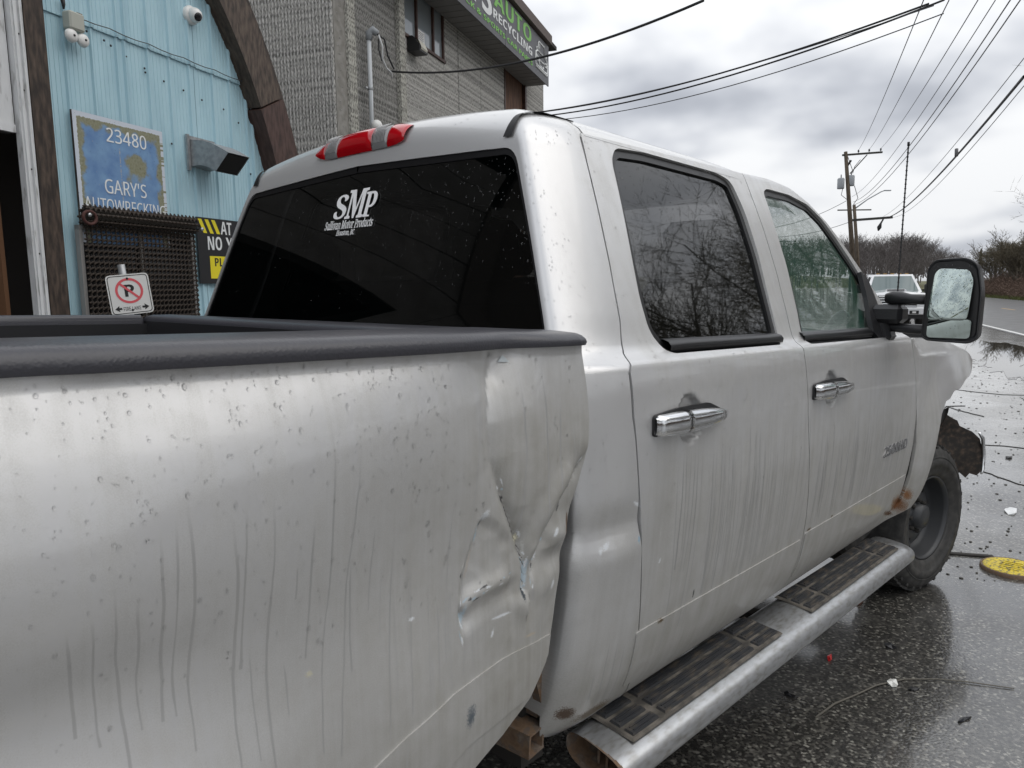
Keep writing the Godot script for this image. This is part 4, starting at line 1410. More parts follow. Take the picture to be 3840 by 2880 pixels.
	wire([WT * 15.0 + Vector3(0, 5.13, 0) - WN * 5.9, Vector3(9.34, 4.60, -2.41)], 0.006, 0.26, M.wire_grey, "third and faintest wire below the pair from the concrete wall", "wires from the concrete wall", "service_cable")
	wire([WT * 15.02 + Vector3(0, 5.09, 0) - WN * 5.9, Vector3(9.42, 4.52, -2.33)], 0.007, 0.40, M.wire_grey, "lowest grey wire of the bundle from the concrete wall", "wires from the concrete wall", "service_cable")
	var tw := MB.new(1)
	tw.tube([Vector3(25.95, 5.56, -5.84), Vector3(25.9, 5.34, -5.82)], 0.05, 6)
	tag(part("cable_clamp", tw, M.wire_grey), "small clamp tying the thin wire to the thick black cable", "clamp")

# ------------------------------------------------------------------ parked white pickup
func make_white_truck():
	var z := -RD
	var f := Transform3D(Basis(RD.cross(Vector3.UP).normalized() * -1.0, Vector3.UP, RD), Vector3(29.48, 0, -8.22))
	# local +z runs back along the truck, x across it
	f.basis = Basis(Vector3.UP.cross(RD).normalized(), Vector3.UP, RD)
	var t := thing("white_pickup", "white pickup with hood scoop facing us on the road shoulder", "pickup", f)
	var body := MB.new(1)
	var sec := [[-0.02, 0.62, 1.10, 0.96], [0.10, 0.55, 1.20, 1.0], [1.5, 0.5, 1.26, 1.0], [5.6, 0.5, 1.30, 1.0]]
	var prof := func(k: int) -> Array:
		var s: Array = sec[k]
		var w: float = s[3]
		return [Vector3(-w, s[1], s[0]), Vector3(-w, s[2] - 0.12, s[0]), Vector3(-w + 0.10, s[2], s[0]), Vector3(-0.3, s[2] + 0.06, s[0]), Vector3(0.3, s[2] + 0.06, s[0]), Vector3(w - 0.10, s[2], s[0]), Vector3(w, s[2] - 0.12, s[0]), Vector3(w, s[1], s[0])]
	body.sg(-1)
	for k in 3:
		var a: Array = prof.call(k)
		var b: Array = prof.call(k + 1)
		for i in 8:
			var j := (i + 1) % 8
			body.quad(a[i], a[j], b[j], b[i])
	var fa: Array = prof.call(0)
	for i in range(1, 7):
		body.tri(fa[0], fa[i + 1], fa[i])
	part("body", body, M.car_white, t)
	var cab := MB.new()
	var lo := [Vector3(-0.96, 1.22, 1.35), Vector3(0.96, 1.22, 1.35), Vector3(0.96, 1.22, 3.9), Vector3(-0.96, 1.22, 3.9)]
	var hi := [Vector3(-0.70, 1.90, 2.15), Vector3(0.70, 1.90, 2.15), Vector3(0.74, 1.92, 3.7), Vector3(-0.74, 1.92, 3.7)]
	for i in 4:
		cab.quad(lo[i], lo[(i + 1) % 4], hi[(i + 1) % 4], hi[i])
	cab.quad(hi[0], hi[1], hi[2], hi[3])
	part("cab", cab, M.car_white, t)
	var ws := MB.new()
	var o := Vector3(0, 0.006, -0.01)
	ws.quad(Vector3(-0.84, 1.27, 1.40) + o, Vector3(0.84, 1.27, 1.40) + o, Vector3(0.645, 1.83, 2.06) + o, Vector3(-0.645, 1.83, 2.06) + o)
	var glass := mat(Color(0.16, 0.20, 0.20), 0.04)
	part("windshield", ws, glass, t)
	for sx in [-1.0, 1.0]:
		var sw := MB.new()
		var p := [Vector3(sx * 0.945, 1.30, 1.75), Vector3(sx * 0.945, 1.30, 3.7), Vector3(sx * 0.775, 1.80, 3.6), Vector3(sx * 0.765, 1.82, 2.35)]
		sw.quad(p[0], p[1], p[2], p[3])
		part("side_window", sw, mat(Color(0.03, 0.035, 0.04), 0.05), t)
		var mr := MB.new()
		mr.bevel_box(Vector3(sx * 1.17, 1.36, 1.65), Vector3(0.22, 0.34, 0.16), 0.03)
		mr.box(Vector3(sx * 1.02, 1.30, 1.68), Vector3(0.14, 0.06, 0.06))
		part("side_mirror", mr, M.black, t)
		var hl := MB.new()
		hl.bevel_box(Vector3(sx * 0.80, 0.98, -0.01), Vector3(0.32, 0.20, 0.06), 0.015)
		part("headlight", hl, mat(Color(0.5, 0.52, 0.54), 0.1, 0.4), t)
		var hi2 := MB.new()
		hi2.box(Vector3(sx * 0.74, 0.98, -0.043), Vector3(0.12, 0.12, 0.006))
		part("headlight_bezel", hi2, M.black, t)
		for zz in [0.95, 4.5]:
			var wh := MB.new(1)
			wh.lathe([Vector2(0.0, -0.13), Vector2(0.36, -0.13), Vector2(0.4, -0.10), Vector2(0.4, 0.10), Vector2(0.36, 0.13), Vector2(0.0, 0.13)], Transform3D(Basis(Vector3.BACK, PI / 2), Vector3(sx * 0.86, 0.4, zz)), 20)
			part("wheel", wh, M.tyre, t)
		var fg := MB.new()
		fg.box(Vector3(sx * 0.55, 0.52, -0.105), Vector3(0.30, 0.12, 0.01))
		part("fog_lamp_recess", fg, M.black, t)
		var fl := MB.new()
		fl.box(Vector3(sx * 0.55, 0.52, -0.115), Vector3(0.12, 0.07, 0.012))
		part("fog_lamp", fl, M.white_plastic, t)
	var sc := MB.new()
	sc.prism(pv([[-0.38, 0.0], [0.38, 0.0], [0.30, 0.07], [-0.30, 0.07]]), 0.0, 0.5, Transform3D(Basis.IDENTITY, Vector3(0, 1.285, 0.72)))
	part("hood_scoop", sc, M.car_white, t)
	var sm := MB.new()
	sm.box(Vector3(0, 1.315, 0.715), Vector3(0.58, 0.035, 0.01))
	part("scoop_mouth", sm, M.black, t)
	var gr := MB.new()
	gr.box(Vector3(0, 0.92, -0.03), Vector3(1.26, 0.44, 0.03))
	part("grille", gr, M.black, t)
	for k in 5:
		var bar := MB.new()
		bar.box(Vector3(0, 1.10 - k * 0.09, -0.055), Vector3(1.24, 0.035 if k else 0.07, 0.03))
		part("grille_bar", bar, M.chrome, t)
	var bp := MB.new()
	bp.bevel_box(Vector3(0, 0.56, -0.03), Vector3(1.98, 0.26, 0.14), 0.03)
	part("bumper", bp, M.car_white, t)
	var sk := MB.new()
	sk.box(Vector3(0, 0.36, 0.05), Vector3(1.7, 0.16, 0.1))
	part("skid_plate", sk, M.black, t)
	for k in 5:
		var cl := MB.new()
		cl.box(Vector3(-0.5 + 0.25 * k, 1.93, 2.25), Vector3(0.12, 0.03, 0.06))
		part("roof_marker", cl, mat(Color(0.5, 0.3, 0.1), 0.3), t)
	var un := MB.new()
	un.box(Vector3(0, 0.45, 2.8), Vector3(1.7, 0.2, 5.0))
	part("chassis", un, M.dark, t)

# ------------------------------------------------------------------ the silver pickup: shapes
const PY := [0.40, 0.46, 0.50, 0.55, 0.60, 0.66, 0.72, 0.80, 0.92, 1.05, 1.2, 1.3, 1.36, 1.38, 1.393, 1.405, 1.42, 1.5, 1.95, 1.98, 2.0, 2.013, 2.02]
const PZ := [-0.21, -0.15, -0.105, -0.078, -0.058, -0.042, -0.030, -0.018, -0.006, 0.0, 0.0, -0.005, -0.013, -0.020, -0.040, -0.058, -0.068, -0.101, -0.285, -0.302, -0.33, -0.375, -0.45]
var side_tab := PackedFloat32Array()

func side_z(y: float) -> float:
	if side_tab.is_empty():
		for k in 821:
			side_tab.append(lerp_table(PY, PZ, 0.40 + k * 0.002))
	var f := clampf((y - 0.40) / 0.002, 0, 819.99)
	var i := int(f)
	return lerpf(side_tab[i], side_tab[i + 1], f - i)

func gauss(d: float, w: float) -> float:
	return exp(-d * d / (w * w))

func door_z(x: float, y: float) -> float:
	var z := side_z(y)
	# scoops behind the handles
	for hx in [1.625, 2.60]:
		var r := Vector2((x - hx) / 0.066, (y - 1.232) / 0.068).length()
		if r < 1.0:
			z -= 0.019 * smoothstep(1.0, 0.72, r)
	# shallow dents low on the rear door
	z -= 0.010 * gauss(x - 1.53, 0.05) * gauss(y - 0.93, 0.16)
	z += 0.004 * gauss(x - 1.60, 0.03) * gauss(y - 0.90, 0.15)
	return z

func side_p(x: float, y: float) -> Vector3:
	return Vector3(x, y, door_z(x, y))

func mirror_p(p: Vector3) -> Vector3:
	return Vector3(p.x, p.y, 2 * ZC - p.z)

# rear corner and roof edge of the cab: v runs up the pillar and over, u round the corner
const CV := [0.40, 1.40, 1.46, 1.91, 1.95, 1.98, 2.01, 2.05, 2.12]
const CYV := [0.40, 1.40, 1.46, 1.91, 1.945, 1.97, 1.992, 2.008, 2.018]
const CXR := [1.20, 1.205, 1.22, 1.32, 1.333, 1.35, 1.375, 1.42, 1.53]
const CZS := [0.0, 0.0, 0.0, 0.0, -0.285, -0.303, -0.335, -0.38, -0.46]

func shell_y(v: float) -> float:
	return v if v < 1.9 else lerp_table(CV, CYV, v)

func shell_x(v: float) -> float:
	return lerp_table(CV, CXR, v)

func shell_s(v: float) -> float:
	if v < 1.95:
		return side_z(v)
	return lerp_table([1.93, 1.95, 1.98, 2.01, 2.05, 2.12], [side_z(1.93), -0.285, -0.303, -0.335, -0.38, -0.46], v)

func shell_p(u: float, v: float) -> Vector3:
	var xr := shell_x(v)
	var zs := shell_s(v)
	var y := shell_y(v)
	var cx := 0.17
	var cz := 0.055
	var p: Vector3
	if u < 0:
		var t := clampf((u + 0.8) / 0.8, 0, 1)
		p = Vector3(xr - 0.004 * (1 - t * t), y, lerpf(ZC, zs - cz, t))
	elif u < 0.2:
		var a := u / 0.2 * PI / 2
		p = Vector3(xr + cx * (1 - cos(a)), y, zs - cz * (1 - sin(a)))
	else:
		p = Vector3(xr + cx + (u - 0.2), y, zs)
	# crown of the roof
	var c := (p.z - ZC) / 0.66
	p.y += 0.045 * maxf(0.0, 1 - c * c) * smoothstep(1.86, 2.02, v)
	# knock in the lower pillar
	if v < 1.3 and u > -0.05:
		var q := gauss(p.x - 1.30, 0.13)
		var n := Vector3(-cos(clampf(u / 0.2, 0, 1) * PI / 2), 0, sin(clampf(u / 0.2, 0, 1) * PI / 2))
		p -= n * (0.017 * gauss(y - 1.008, 0.040) - 0.007 * gauss(y - 0.945, 0.05)) * q
	return p

func shell_u(x: float, v: float) -> float:
	# u of a point on the flat of the side
	return 0.2 + x - shell_x(v) - 0.17

# ---- the crushed bed side, solved as a relief from a table of tilts
var bed_h := PackedFloat32Array()
const BNX := 61
const BNY := 41
const BX0 := -0.05
const BX1 := 1.25
const BY0 := 0.55
const BY1 := 1.44

func solve_bed():
	var tone := [
		[215, 218, 222, 220, 215, 207, 189, 180, 184, 185],
		[198, 201, 196, 191, 180, 163, 162, 166, 176, 179],
		[179, 185, 158, 145, 137, 126, 137, 150, 165, 167],
		[136, 146, 136, 130, 125, 118, 122, 139, 158, 168],
		[100, 98, 104, 112, 120, 126, 124, 138, 128, 134],
		[172, 166, 142, 122, 128, 140, 128, 138, 139, 137],
		[200, 196, 168, 136, 130, 145, 135, 131, 139, 140],
		[196, 190, 160, 130, 122, 131, 133, 130, 135, 139],
		[150, 145, 128, 118, 122, 122, 125, 127, 130, 135],
		[120, 120, 120, 118, 118, 118, 118, 118, 118, 118]]
	var tilt := PackedFloat32Array()
	tilt.resize(BNX * BNY)
	var dx := (BX1 - BX0) / (BNX - 1)
	var dy := (BY1 - BY0) / (BNY - 1)
	for j in BNY:
		for i in BNX:
			var x := BX0 + i * dx
			var y := BY0 + j * dy
			var fu := clampf((x - 0.1) / 0.12, 0, 8.999)
			var fv := clampf((1.43 - y) / 0.0822, 0, 8.999)
			var a := int(fu)
			var b := int(fv)
			var s := lerpf(lerpf(tone[b][a], tone[b][a + 1], fu - a), lerpf(tone[b + 1][a], tone[b + 1][a + 1], fu - a), fv - b)
			tilt[j * BNX + i] = clampf((s - 150.0) / 100.0 * 0.82 + 0.40 * (1.52 - y) - 0.06, -0.4, 0.44)
	bed_h.resize(BNX * BNY)
	bed_h.fill(0.0)
	# minimise (dz/dy + tilt)^2 + k (dz/dx)^2 with the top edge held
	var k := 0.25
	for it in 900:
		for j in BNY - 1:
			for i in BNX:
				var o := j * BNX + i
				var num := 0.0
				var den := 0.0
				num += bed_h[o + BNX] + 0.5 * (tilt[o] + tilt[o + BNX]) * dy
				den += 1.0
				if j > 0:
					num += bed_h[o - BNX] - 0.5 * (tilt[o] + tilt[o - BNX]) * dy
					den += 1.0
				if i > 0:
					num += k * bed_h[o - 1]
					den += k
				if i < BNX - 1:
					num += k * bed_h[o + 1]
					den += k
				bed_h[o] += 1.6 * (num / den - bed_h[o])


func bed_base(x: float, y: float) -> float:
	var fx := clampf((x - BX0) / (BX1 - BX0) * (BNX - 1), 1.0, BNX - 2.001)
	var fy := clampf((y - BY0) / (BY1 - BY0) * (BNY - 1), 1.0, BNY - 2.001)
	var i := int(fx)
	var j := int(fy)
	var u := fx - i
	var v := fy - j
	# quadratic B-spline like smoothing through cubic weights
	var wx := [pow(1 - u, 3) / 6, (3 * u * u * u - 6 * u * u + 4) / 6, (-3 * u * u * u + 3 * u * u + 3 * u + 1) / 6, u * u * u / 6]
	var wy := [pow(1 - v, 3) / 6, (3 * v * v * v - 6 * v * v + 4) / 6, (-3 * v * v * v + 3 * v * v + 3 * v + 1) / 6, v * v * v / 6]
	var s := 0.0
	for b in 4:
		var row := mini(j - 1 + b, BNY - 1) * BNX
		for a in 4:
			s += wx[a] * wy[b] * bed_h[row + mini(i - 1 + a, BNX - 1)]
	return s

func seg_d(p: Vector2, line: Array) -> Vector2:
	# (signed distance, position along 0..1) to a polyline; positive on its right
	var best := Vector2(9, 0)
	var bd := 9.0
	var n := line.size() - 1
	for k in n:
		var a: Vector2 = line[k]
		var b: Vector2 = line[k + 1]
		var t := clampf((p - a).dot(b - a) / (b - a).length_squared(), 0, 1)
		var q := a.lerp(b, t)
		var d := p.distance_to(q)
		if d < bd:
			bd = d
			var sgn := signf((b - a).cross(p - a))
			best = Vector2(d * (sgn if sgn != 0 else 1.0), (k + t) / n)
	return best

const LCREASE := [Vector2(0.935, 1.44), Vector2(0.908, 1.37), Vector2(0.896, 1.30), Vector2(0.905, 1.23), Vector2(0.94, 1.15), Vector2(0.967, 1.10), Vector2(0.99, 1.055), Vector2(1.002, 1.01), Vector2(1.0, 0.96)]
const RCREASE := [Vector2(1.19, 1.225), Vector2(1.15, 1.165), Vector2(1.105, 1.11), Vector2(1.065, 1.055), Vector2(1.035, 1.0), Vector2(1.02, 0.95)]
const LEDGE := [Vector2(0.88, 1.145), Vector2(0.862, 1.12), Vector2(0.843, 1.08), Vector2(0.825, 1.04), Vector2(0.816, 1.0), Vector2(0.812, 0.96), Vector2(0.82, 0.92)]
const RIDGE := [Vector2(0.815, 0.972), Vector2(0.845, 0.99), Vector2(0.885, 0.998), Vector2(0.925, 1.002), Vector2(0.965, 1.006)]
const TOPFOLD := [Vector2(0.80, 1.38), Vector2(0.90, 1.405), Vector2(0.95, 1.435)]

var bed_fine := PackedFloat32Array()
const FNX := 435
const FNY := 301

func bed_z(x: float, y: float) -> float:
	if bed_fine.is_empty():
		bed_fine.resize(FNX * FNY)
		for j in FNY:
			for i in FNX:
				bed_fine[j * FNX + i] = bed_relief(-0.05 + i * 0.003, 0.55 + j * 0.003)
	var fx := clampf((x + 0.05) / 0.003, 0, FNX - 1.001)
	var fy := clampf((y - 0.55) / 0.003, 0, FNY - 1.001)
	var i := int(fx)
	var j := int(fy)
	var u := fx - i
	var v := fy - j
	var o := j * FNX + i
	return lerpf(lerpf(bed_fine[o], bed_fine[o + 1], u), lerpf(bed_fine[o + FNX], bed_fine[o + FNX + 1], u), v)

var crumple := noise(0.11, 2, FastNoiseLite.TYPE_SIMPLEX_SMOOTH, 66)

func bed_relief(x: float, y: float) -> float:
	var z := bed_base(x, y) - 0.012 - 0.075 * (1.43 - y) * smoothstep(0.70, 1.10, x)
	if x > 0.6:
		var p := Vector2(x, y)
		var a := seg_d(p, LCREASE)
		var sharp := lerpf(0.035, 0.010, smoothstep(0.25, 0.6, a.y))
		z -= 0.022 * exp(-absf(a.x) / sharp) * smoothstep(0.0, 0.12, a.y)
		z -= 0.010 * smoothstep(-0.10, 0.0, -absf(a.x)) * smoothstep(0.4, 0.8, a.y)
		var b := seg_d(p, RCREASE)
		z -= 0.020 * exp(-absf(b.x) / 0.014) * smoothstep(0.0, 0.2, b.y) * smoothstep(1.0, 0.8, b.y)
		z += 0.013 * gauss(b.x + 0.03, 0.028) * smoothstep(0.1, 0.3, b.y)
		var c := seg_d(p, LEDGE)
		var inside := smoothstep(-0.006, 0.010, c.x if p.x < 0.99 else 0.0)
		z -= 0.014 * inside * exp(-maxf(c.x, 0.0) / 0.06) * smoothstep(0.0, 0.15, c.y) * smoothstep(1.0, 0.85, c.y)
		var d := seg_d(p, RIDGE)
		z += 0.010 * gauss(d.x, 0.018) * smoothstep(0.0, 0.1, d.y) * smoothstep(1.0, 0.8, d.y)
		z += 0.013 * gauss(x - 1.118, 0.030) * gauss(y - 1.045, 0.028)
		z -= 0.010 * gauss(x - 1.10, 0.035) * gauss(y - 0.995, 0.022)
		z += 0.008 * gauss(x - 1.07, 0.045) * gauss(y - 0.95, 0.030)
		z -= 0.008 * gauss(x - 0.955, 0.035) * gauss(y - 0.965, 0.02)
		var cr := gauss(x - 1.0, 0.13) * gauss(y - 1.03, 0.10)
		if cr > 0.02:
			z += cr * 0.0028 * (1.0 - 2.2 * absf(crumple.get_noise_2d(x * 100.0, y * 100.0)))
		# dark fold below the pinched top edge
		var e := seg_d(p, TOPFOLD)
		z -= 0.006 * gauss(e.x, 0.04) * smoothstep(0.0, 0.3, e.y)
		z -= 0.018 * gauss(x - 0.96, 0.06) * smoothstep(1.30, 1.44, y)
		# pushed in towards the front lower corner
		z -= 0.03 * smoothstep(1.0, 1.2, x) * smoothstep(1.25, 1.05, y)
	# tuck under
	z -= 0.30 * pow(maxf(0.0, 0.80 - y), 1.7)
	return z

func bed_p(x: float, y: float) -> Vector3:
	return Vector3(x, y, bed_z(x, y))

# ---- paint with road film, wet runs and chips, computed for a patch of bodywork
func body_paint(w: int, h: int, runs: Array, base: Callable, chips: Array, sd: int, scale: Vector2, ox: float, oy: float, wets: float) -> StandardMaterial3D:
	var n1 := noise(0.012, 5, FastNoiseLite.TYPE_SIMPLEX_SMOOTH, sd).get_image(w, h).get_data()
	var im := noise(0.03, 4, FastNoiseLite.TYPE_SIMPLEX_SMOOTH, sd + 1).get_image(w, maxi(8, h / 24))
	im.resize(w, h, Image.INTERPOLATE_CUBIC)
	var n2 := im.get_data()
	var n3 := noise(0.35, 2, FastNoiseLite.TYPE_SIMPLEX_SMOOTH, sd + 2).get_image(w, h).get_data()
	var wet := PackedFloat32Array()
	wet.resize(w * h)
	var g := RandomNumberGenerator.new()
	g.seed = sd
	for r in runs:
		var x0: float = (r[0] - ox) / scale.x * w
		var y0: float = (oy - r[1]) / scale.y * h
		var x1: float = (r[2] - ox) / scale.x * w
		var y1: float = (oy - r[3]) / scale.y * h
		var hw: float = r[4] / scale.x * w * 0.5
		var al: float = r[5]
		var off := 0.0
		var drift := 0.0
		var wid := 1.0
		for j in range(maxi(0, int(y0)), mini(h, int(y1) + 1)):
			drift = clampf(drift * 0.97 + g.randf_range(-0.03, 0.03), -0.22, 0.22)
			off = off * 0.995 + drift * hw * 0.35
			wid = clampf(wid + g.randf_range(-0.05, 0.05), 0.6, 1.2)
			var t := (j - y0) / maxf(y1 - y0, 1.0)
			var cx := lerpf(x0, x1, t) + off
			var fade := al * smoothstep(0.0, 0.25, t)
			var half := hw * wid * (1.15 if t > 0.97 else 1.0)
			for i in range(maxi(0, int(cx - half - 1)), mini(w - 1, int(cx + half + 1)) + 1):
				var e := clampf((half - absf(i + 0.5 - cx)) + 0.5, 0.0, 1.0)
				var o := j * w + i
				wet[o] = maxf(wet[o], e * fade)
	var lut := PackedByteArray()
	lut.resize(1025)
	for k in 1025:
		var v := k / 1024.0
		lut[k] = int(255.0 * clampf(v * 12.92 if v < 0.0031308 else 1.055 * pow(v, 1 / 2.4) - 0.055, 0, 1) + 0.5)
	var ca := PackedByteArray()
	ca.resize(w * h * 3)
	var cb := PackedByteArray()
	cb.resize(w * h * 3)
	var rowbase := PackedFloat32Array()
	rowbase.resize(w)
	var o := 0
	for j in h:
		var y := oy - (j + 0.5) / h * scale.y
		if j % 4 == 0:
			for i in w:
				if i % 8 == 0:
					rowbase[i] = base.call(ox + (i + 0.5) / w * scale.x, y)
				else:
					rowbase[i] = rowbase[i - 1]
		for i in w:
			var d := rowbase[i] + (n1[o] - 128) * 0.0012 + (n2[o] - 128) * 0.0010 + (n3[o] - 128) * 0.0012
			var wv := wet[o]
			d = clampf(d, 0.0, 1.0) * (1.0 - 0.75 * wv)
			var dk := (1.0 - wets * wv) * 1024.0
			var q := o * 3
			ca[q] = lut[int((0.64 + (0.29 - 0.64) * d) * dk)]
			ca[q + 1] = lut[int((0.64 + (0.278 - 0.64) * d) * dk)]
			ca[q + 2] = lut[int((0.635 + (0.245 - 0.635) * d) * dk)]
			cb[q] = int(255 * (0.75 * (1.0 - d)))
			cb[q + 1] = int(255 * clampf(0.38 + 0.30 * d - 0.06 * wv, 0.05, 1.0))
			cb[q + 2] = int(255 * (0.52 - 0.46 * d))
			o += 1
	# chips and scrapes: ragged flakes with their own colour
	for c in chips:
		var cx: float = (c[0] - ox) / scale.x * w
		var cy: float = (oy - c[1]) / scale.y * h
		var rx: float = c[2] / scale.x * w
		var ry: float = c[3] / scale.y * h
		var ang: float = c[4]
		var col: Color = c[5]
		var ext := int(maxf(rx, ry)) + 2
		for j in range(maxi(0, int(cy) - ext), mini(h, int(cy) + ext)):
			for i in range(maxi(0, int(cx) - ext), mini(w, int(cx) + ext)):
				var v := Vector2(i - cx, j - cy).rotated(-ang)
				var qd := sqrt(v.x * v.x / (rx * rx) + v.y * v.y / (ry * ry))
				var oo := j * w + i
				if qd + (n3[oo] - 128) / 128.0 * 0.75 + (n1[oo] - 128) / 128.0 * 0.35 < 0.8:
					ca[oo * 3] = lut[int(col.r * 1024)]
					ca[oo * 3 + 1] = lut[int(col.g * 1024)]
					ca[oo * 3 + 2] = lut[int(col.b * 1024)]
					cb[oo * 3] = 0
					cb[oo * 3 + 1] = 140
					cb[oo * 3 + 2] = 0
	var m := StandardMaterial3D.new()
	m.albedo_texture = ImageTexture.create_from_image(Image.create_from_data(w, h, false, Image.FORMAT_RGB8, ca))
	var t2 := ImageTexture.create_from_image(Image.create_from_data(w, h, false, Image.FORMAT_RGB8, cb))
	m.roughness = 1.0
	m.roughness_texture = t2
	m.roughness_texture_channel = BaseMaterial3D.TEXTURE_CHANNEL_GREEN
	m.metallic = 1.0
	m.metallic_texture = t2
	m.metallic_texture_channel = BaseMaterial3D.TEXTURE_CHANNEL_BLUE
	m.clearcoat_enabled = true
	m.clearcoat = 1.0
	m.clearcoat_texture = t2
	m.clearcoat_roughness = 0.06
	return m

func board_material() -> StandardMaterial3D:
	# the painted sign: blue field with olive wear, a white edge and scuffs
	var w := 420
	var h := 460
	var n1 := noise(0.012, 4, FastNoiseLite.TYPE_SIMPLEX_SMOOTH, 91)
	var n2 := noise(0.08, 3, FastNoiseLite.TYPE_SIMPLEX_SMOOTH, 92)
	var im := Image.create_empty(w, h, false, Image.FORMAT_RGB8)
	for j in h:
		for i in w:
			var a := n1.get_noise_2d(i, j)
			var b := n2.get_noise_2d(i, j)
			var u := float(i) / w
			var v := float(j) / h
			var edge := minf(minf(u, 1 - u), v)
			var c := Color(0.12, 0.23, 0.44).lerp(Color(0.18, 0.32, 0.52), 0.5 + a)
			var wear := smoothstep(0.11, 0.07, edge + a * 0.06 + b * 0.004)
			wear = maxf(wear, smoothstep(0.16, 0.08, Vector2((u - 0.66) * 1.0, (v - 0.36) * 1.1)  .length() + a * 0.12 + b * 0.012))
			c = c.lerp(Color(0.22, 0.21, 0.11).lerp(Color(0.27, 0.27, 0.18), 0.5 + b), wear * 0.95)
			if edge < 0.037 + b * 0.006 and (u < 0.5 or v < 0.1 or n2.get_noise_2d(3.0, j * 0.7) > -0.15):
				c = Color(0.58, 0.63, 0.70)
			if b > 0.66 or (absf(u - 0.47) < 0.006 + b * 0.004 and v > 0.22 and v < 0.66 and n2.get_noise_2d(i * 0.5, j * 2.0) > 0.0):
				c = c.lerp(Color(0.42, 0.38, 0.33), 0.7)
			if b < -0.62:
				c = c.lerp(Color(0.03, 0.05, 0.10), 0.6)
			im.set_pixel(i, j, c.linear_to_srgb())
	var m := StandardMaterial3D.new()
	# the quad's v runs upwards, the picture downwards
	im.flip_y()
	m.albedo_texture = ImageTexture.create_from_image(im)
	m.roughness = 0.75
	return m

# ------------------------------------------------------------------ the silver pickup: assembly
func cab_runs() -> Array:
	var g := RandomNumberGenerator.new()
	g.seed = 77
	var r := []
	for k in 74:
		var x := g.randf_range(1.74, 2.43)
		r.append([x, g.randf_range(0.98, 1.20), x + g.randf_range(-0.02, 0.02), g.randf_range(0.71, 0.78) if g.randf() < 0.75 else g.randf_range(0.8, 0.95), g.randf_range(0.0020, 0.0036), g.randf_range(0.4, 1.0)])
	for k in 7:
		var x := 1.57 + k * 0.021 + g.randf_range(-0.006, 0.006)
		r.append([x, 1.165, x + g.randf_range(-0.02, 0.01), g.randf_range(0.60, 0.95), g.randf_range(0.0025, 0.004), g.randf_range(0.6, 1.0)])
	for k in 70:
		var x := g.randf_range(2.52, 3.66)
		r.append([x, g.randf_range(0.95, 1.14), x + g.randf_range(-0.02, 0.02), g.randf_range(0.735, 0.80) if g.randf() < 0.7 else g.randf_range(0.8, 0.95), g.randf_range(0.003, 0.006), g.randf_range(0.5, 1.0)])
	for k in 5:
		var x := 1.30 + k * 0.035
		r.append([x, g.randf_range(0.6, 0.75), x + 0.01, 0.50, 0.004, 0.7])
	return r

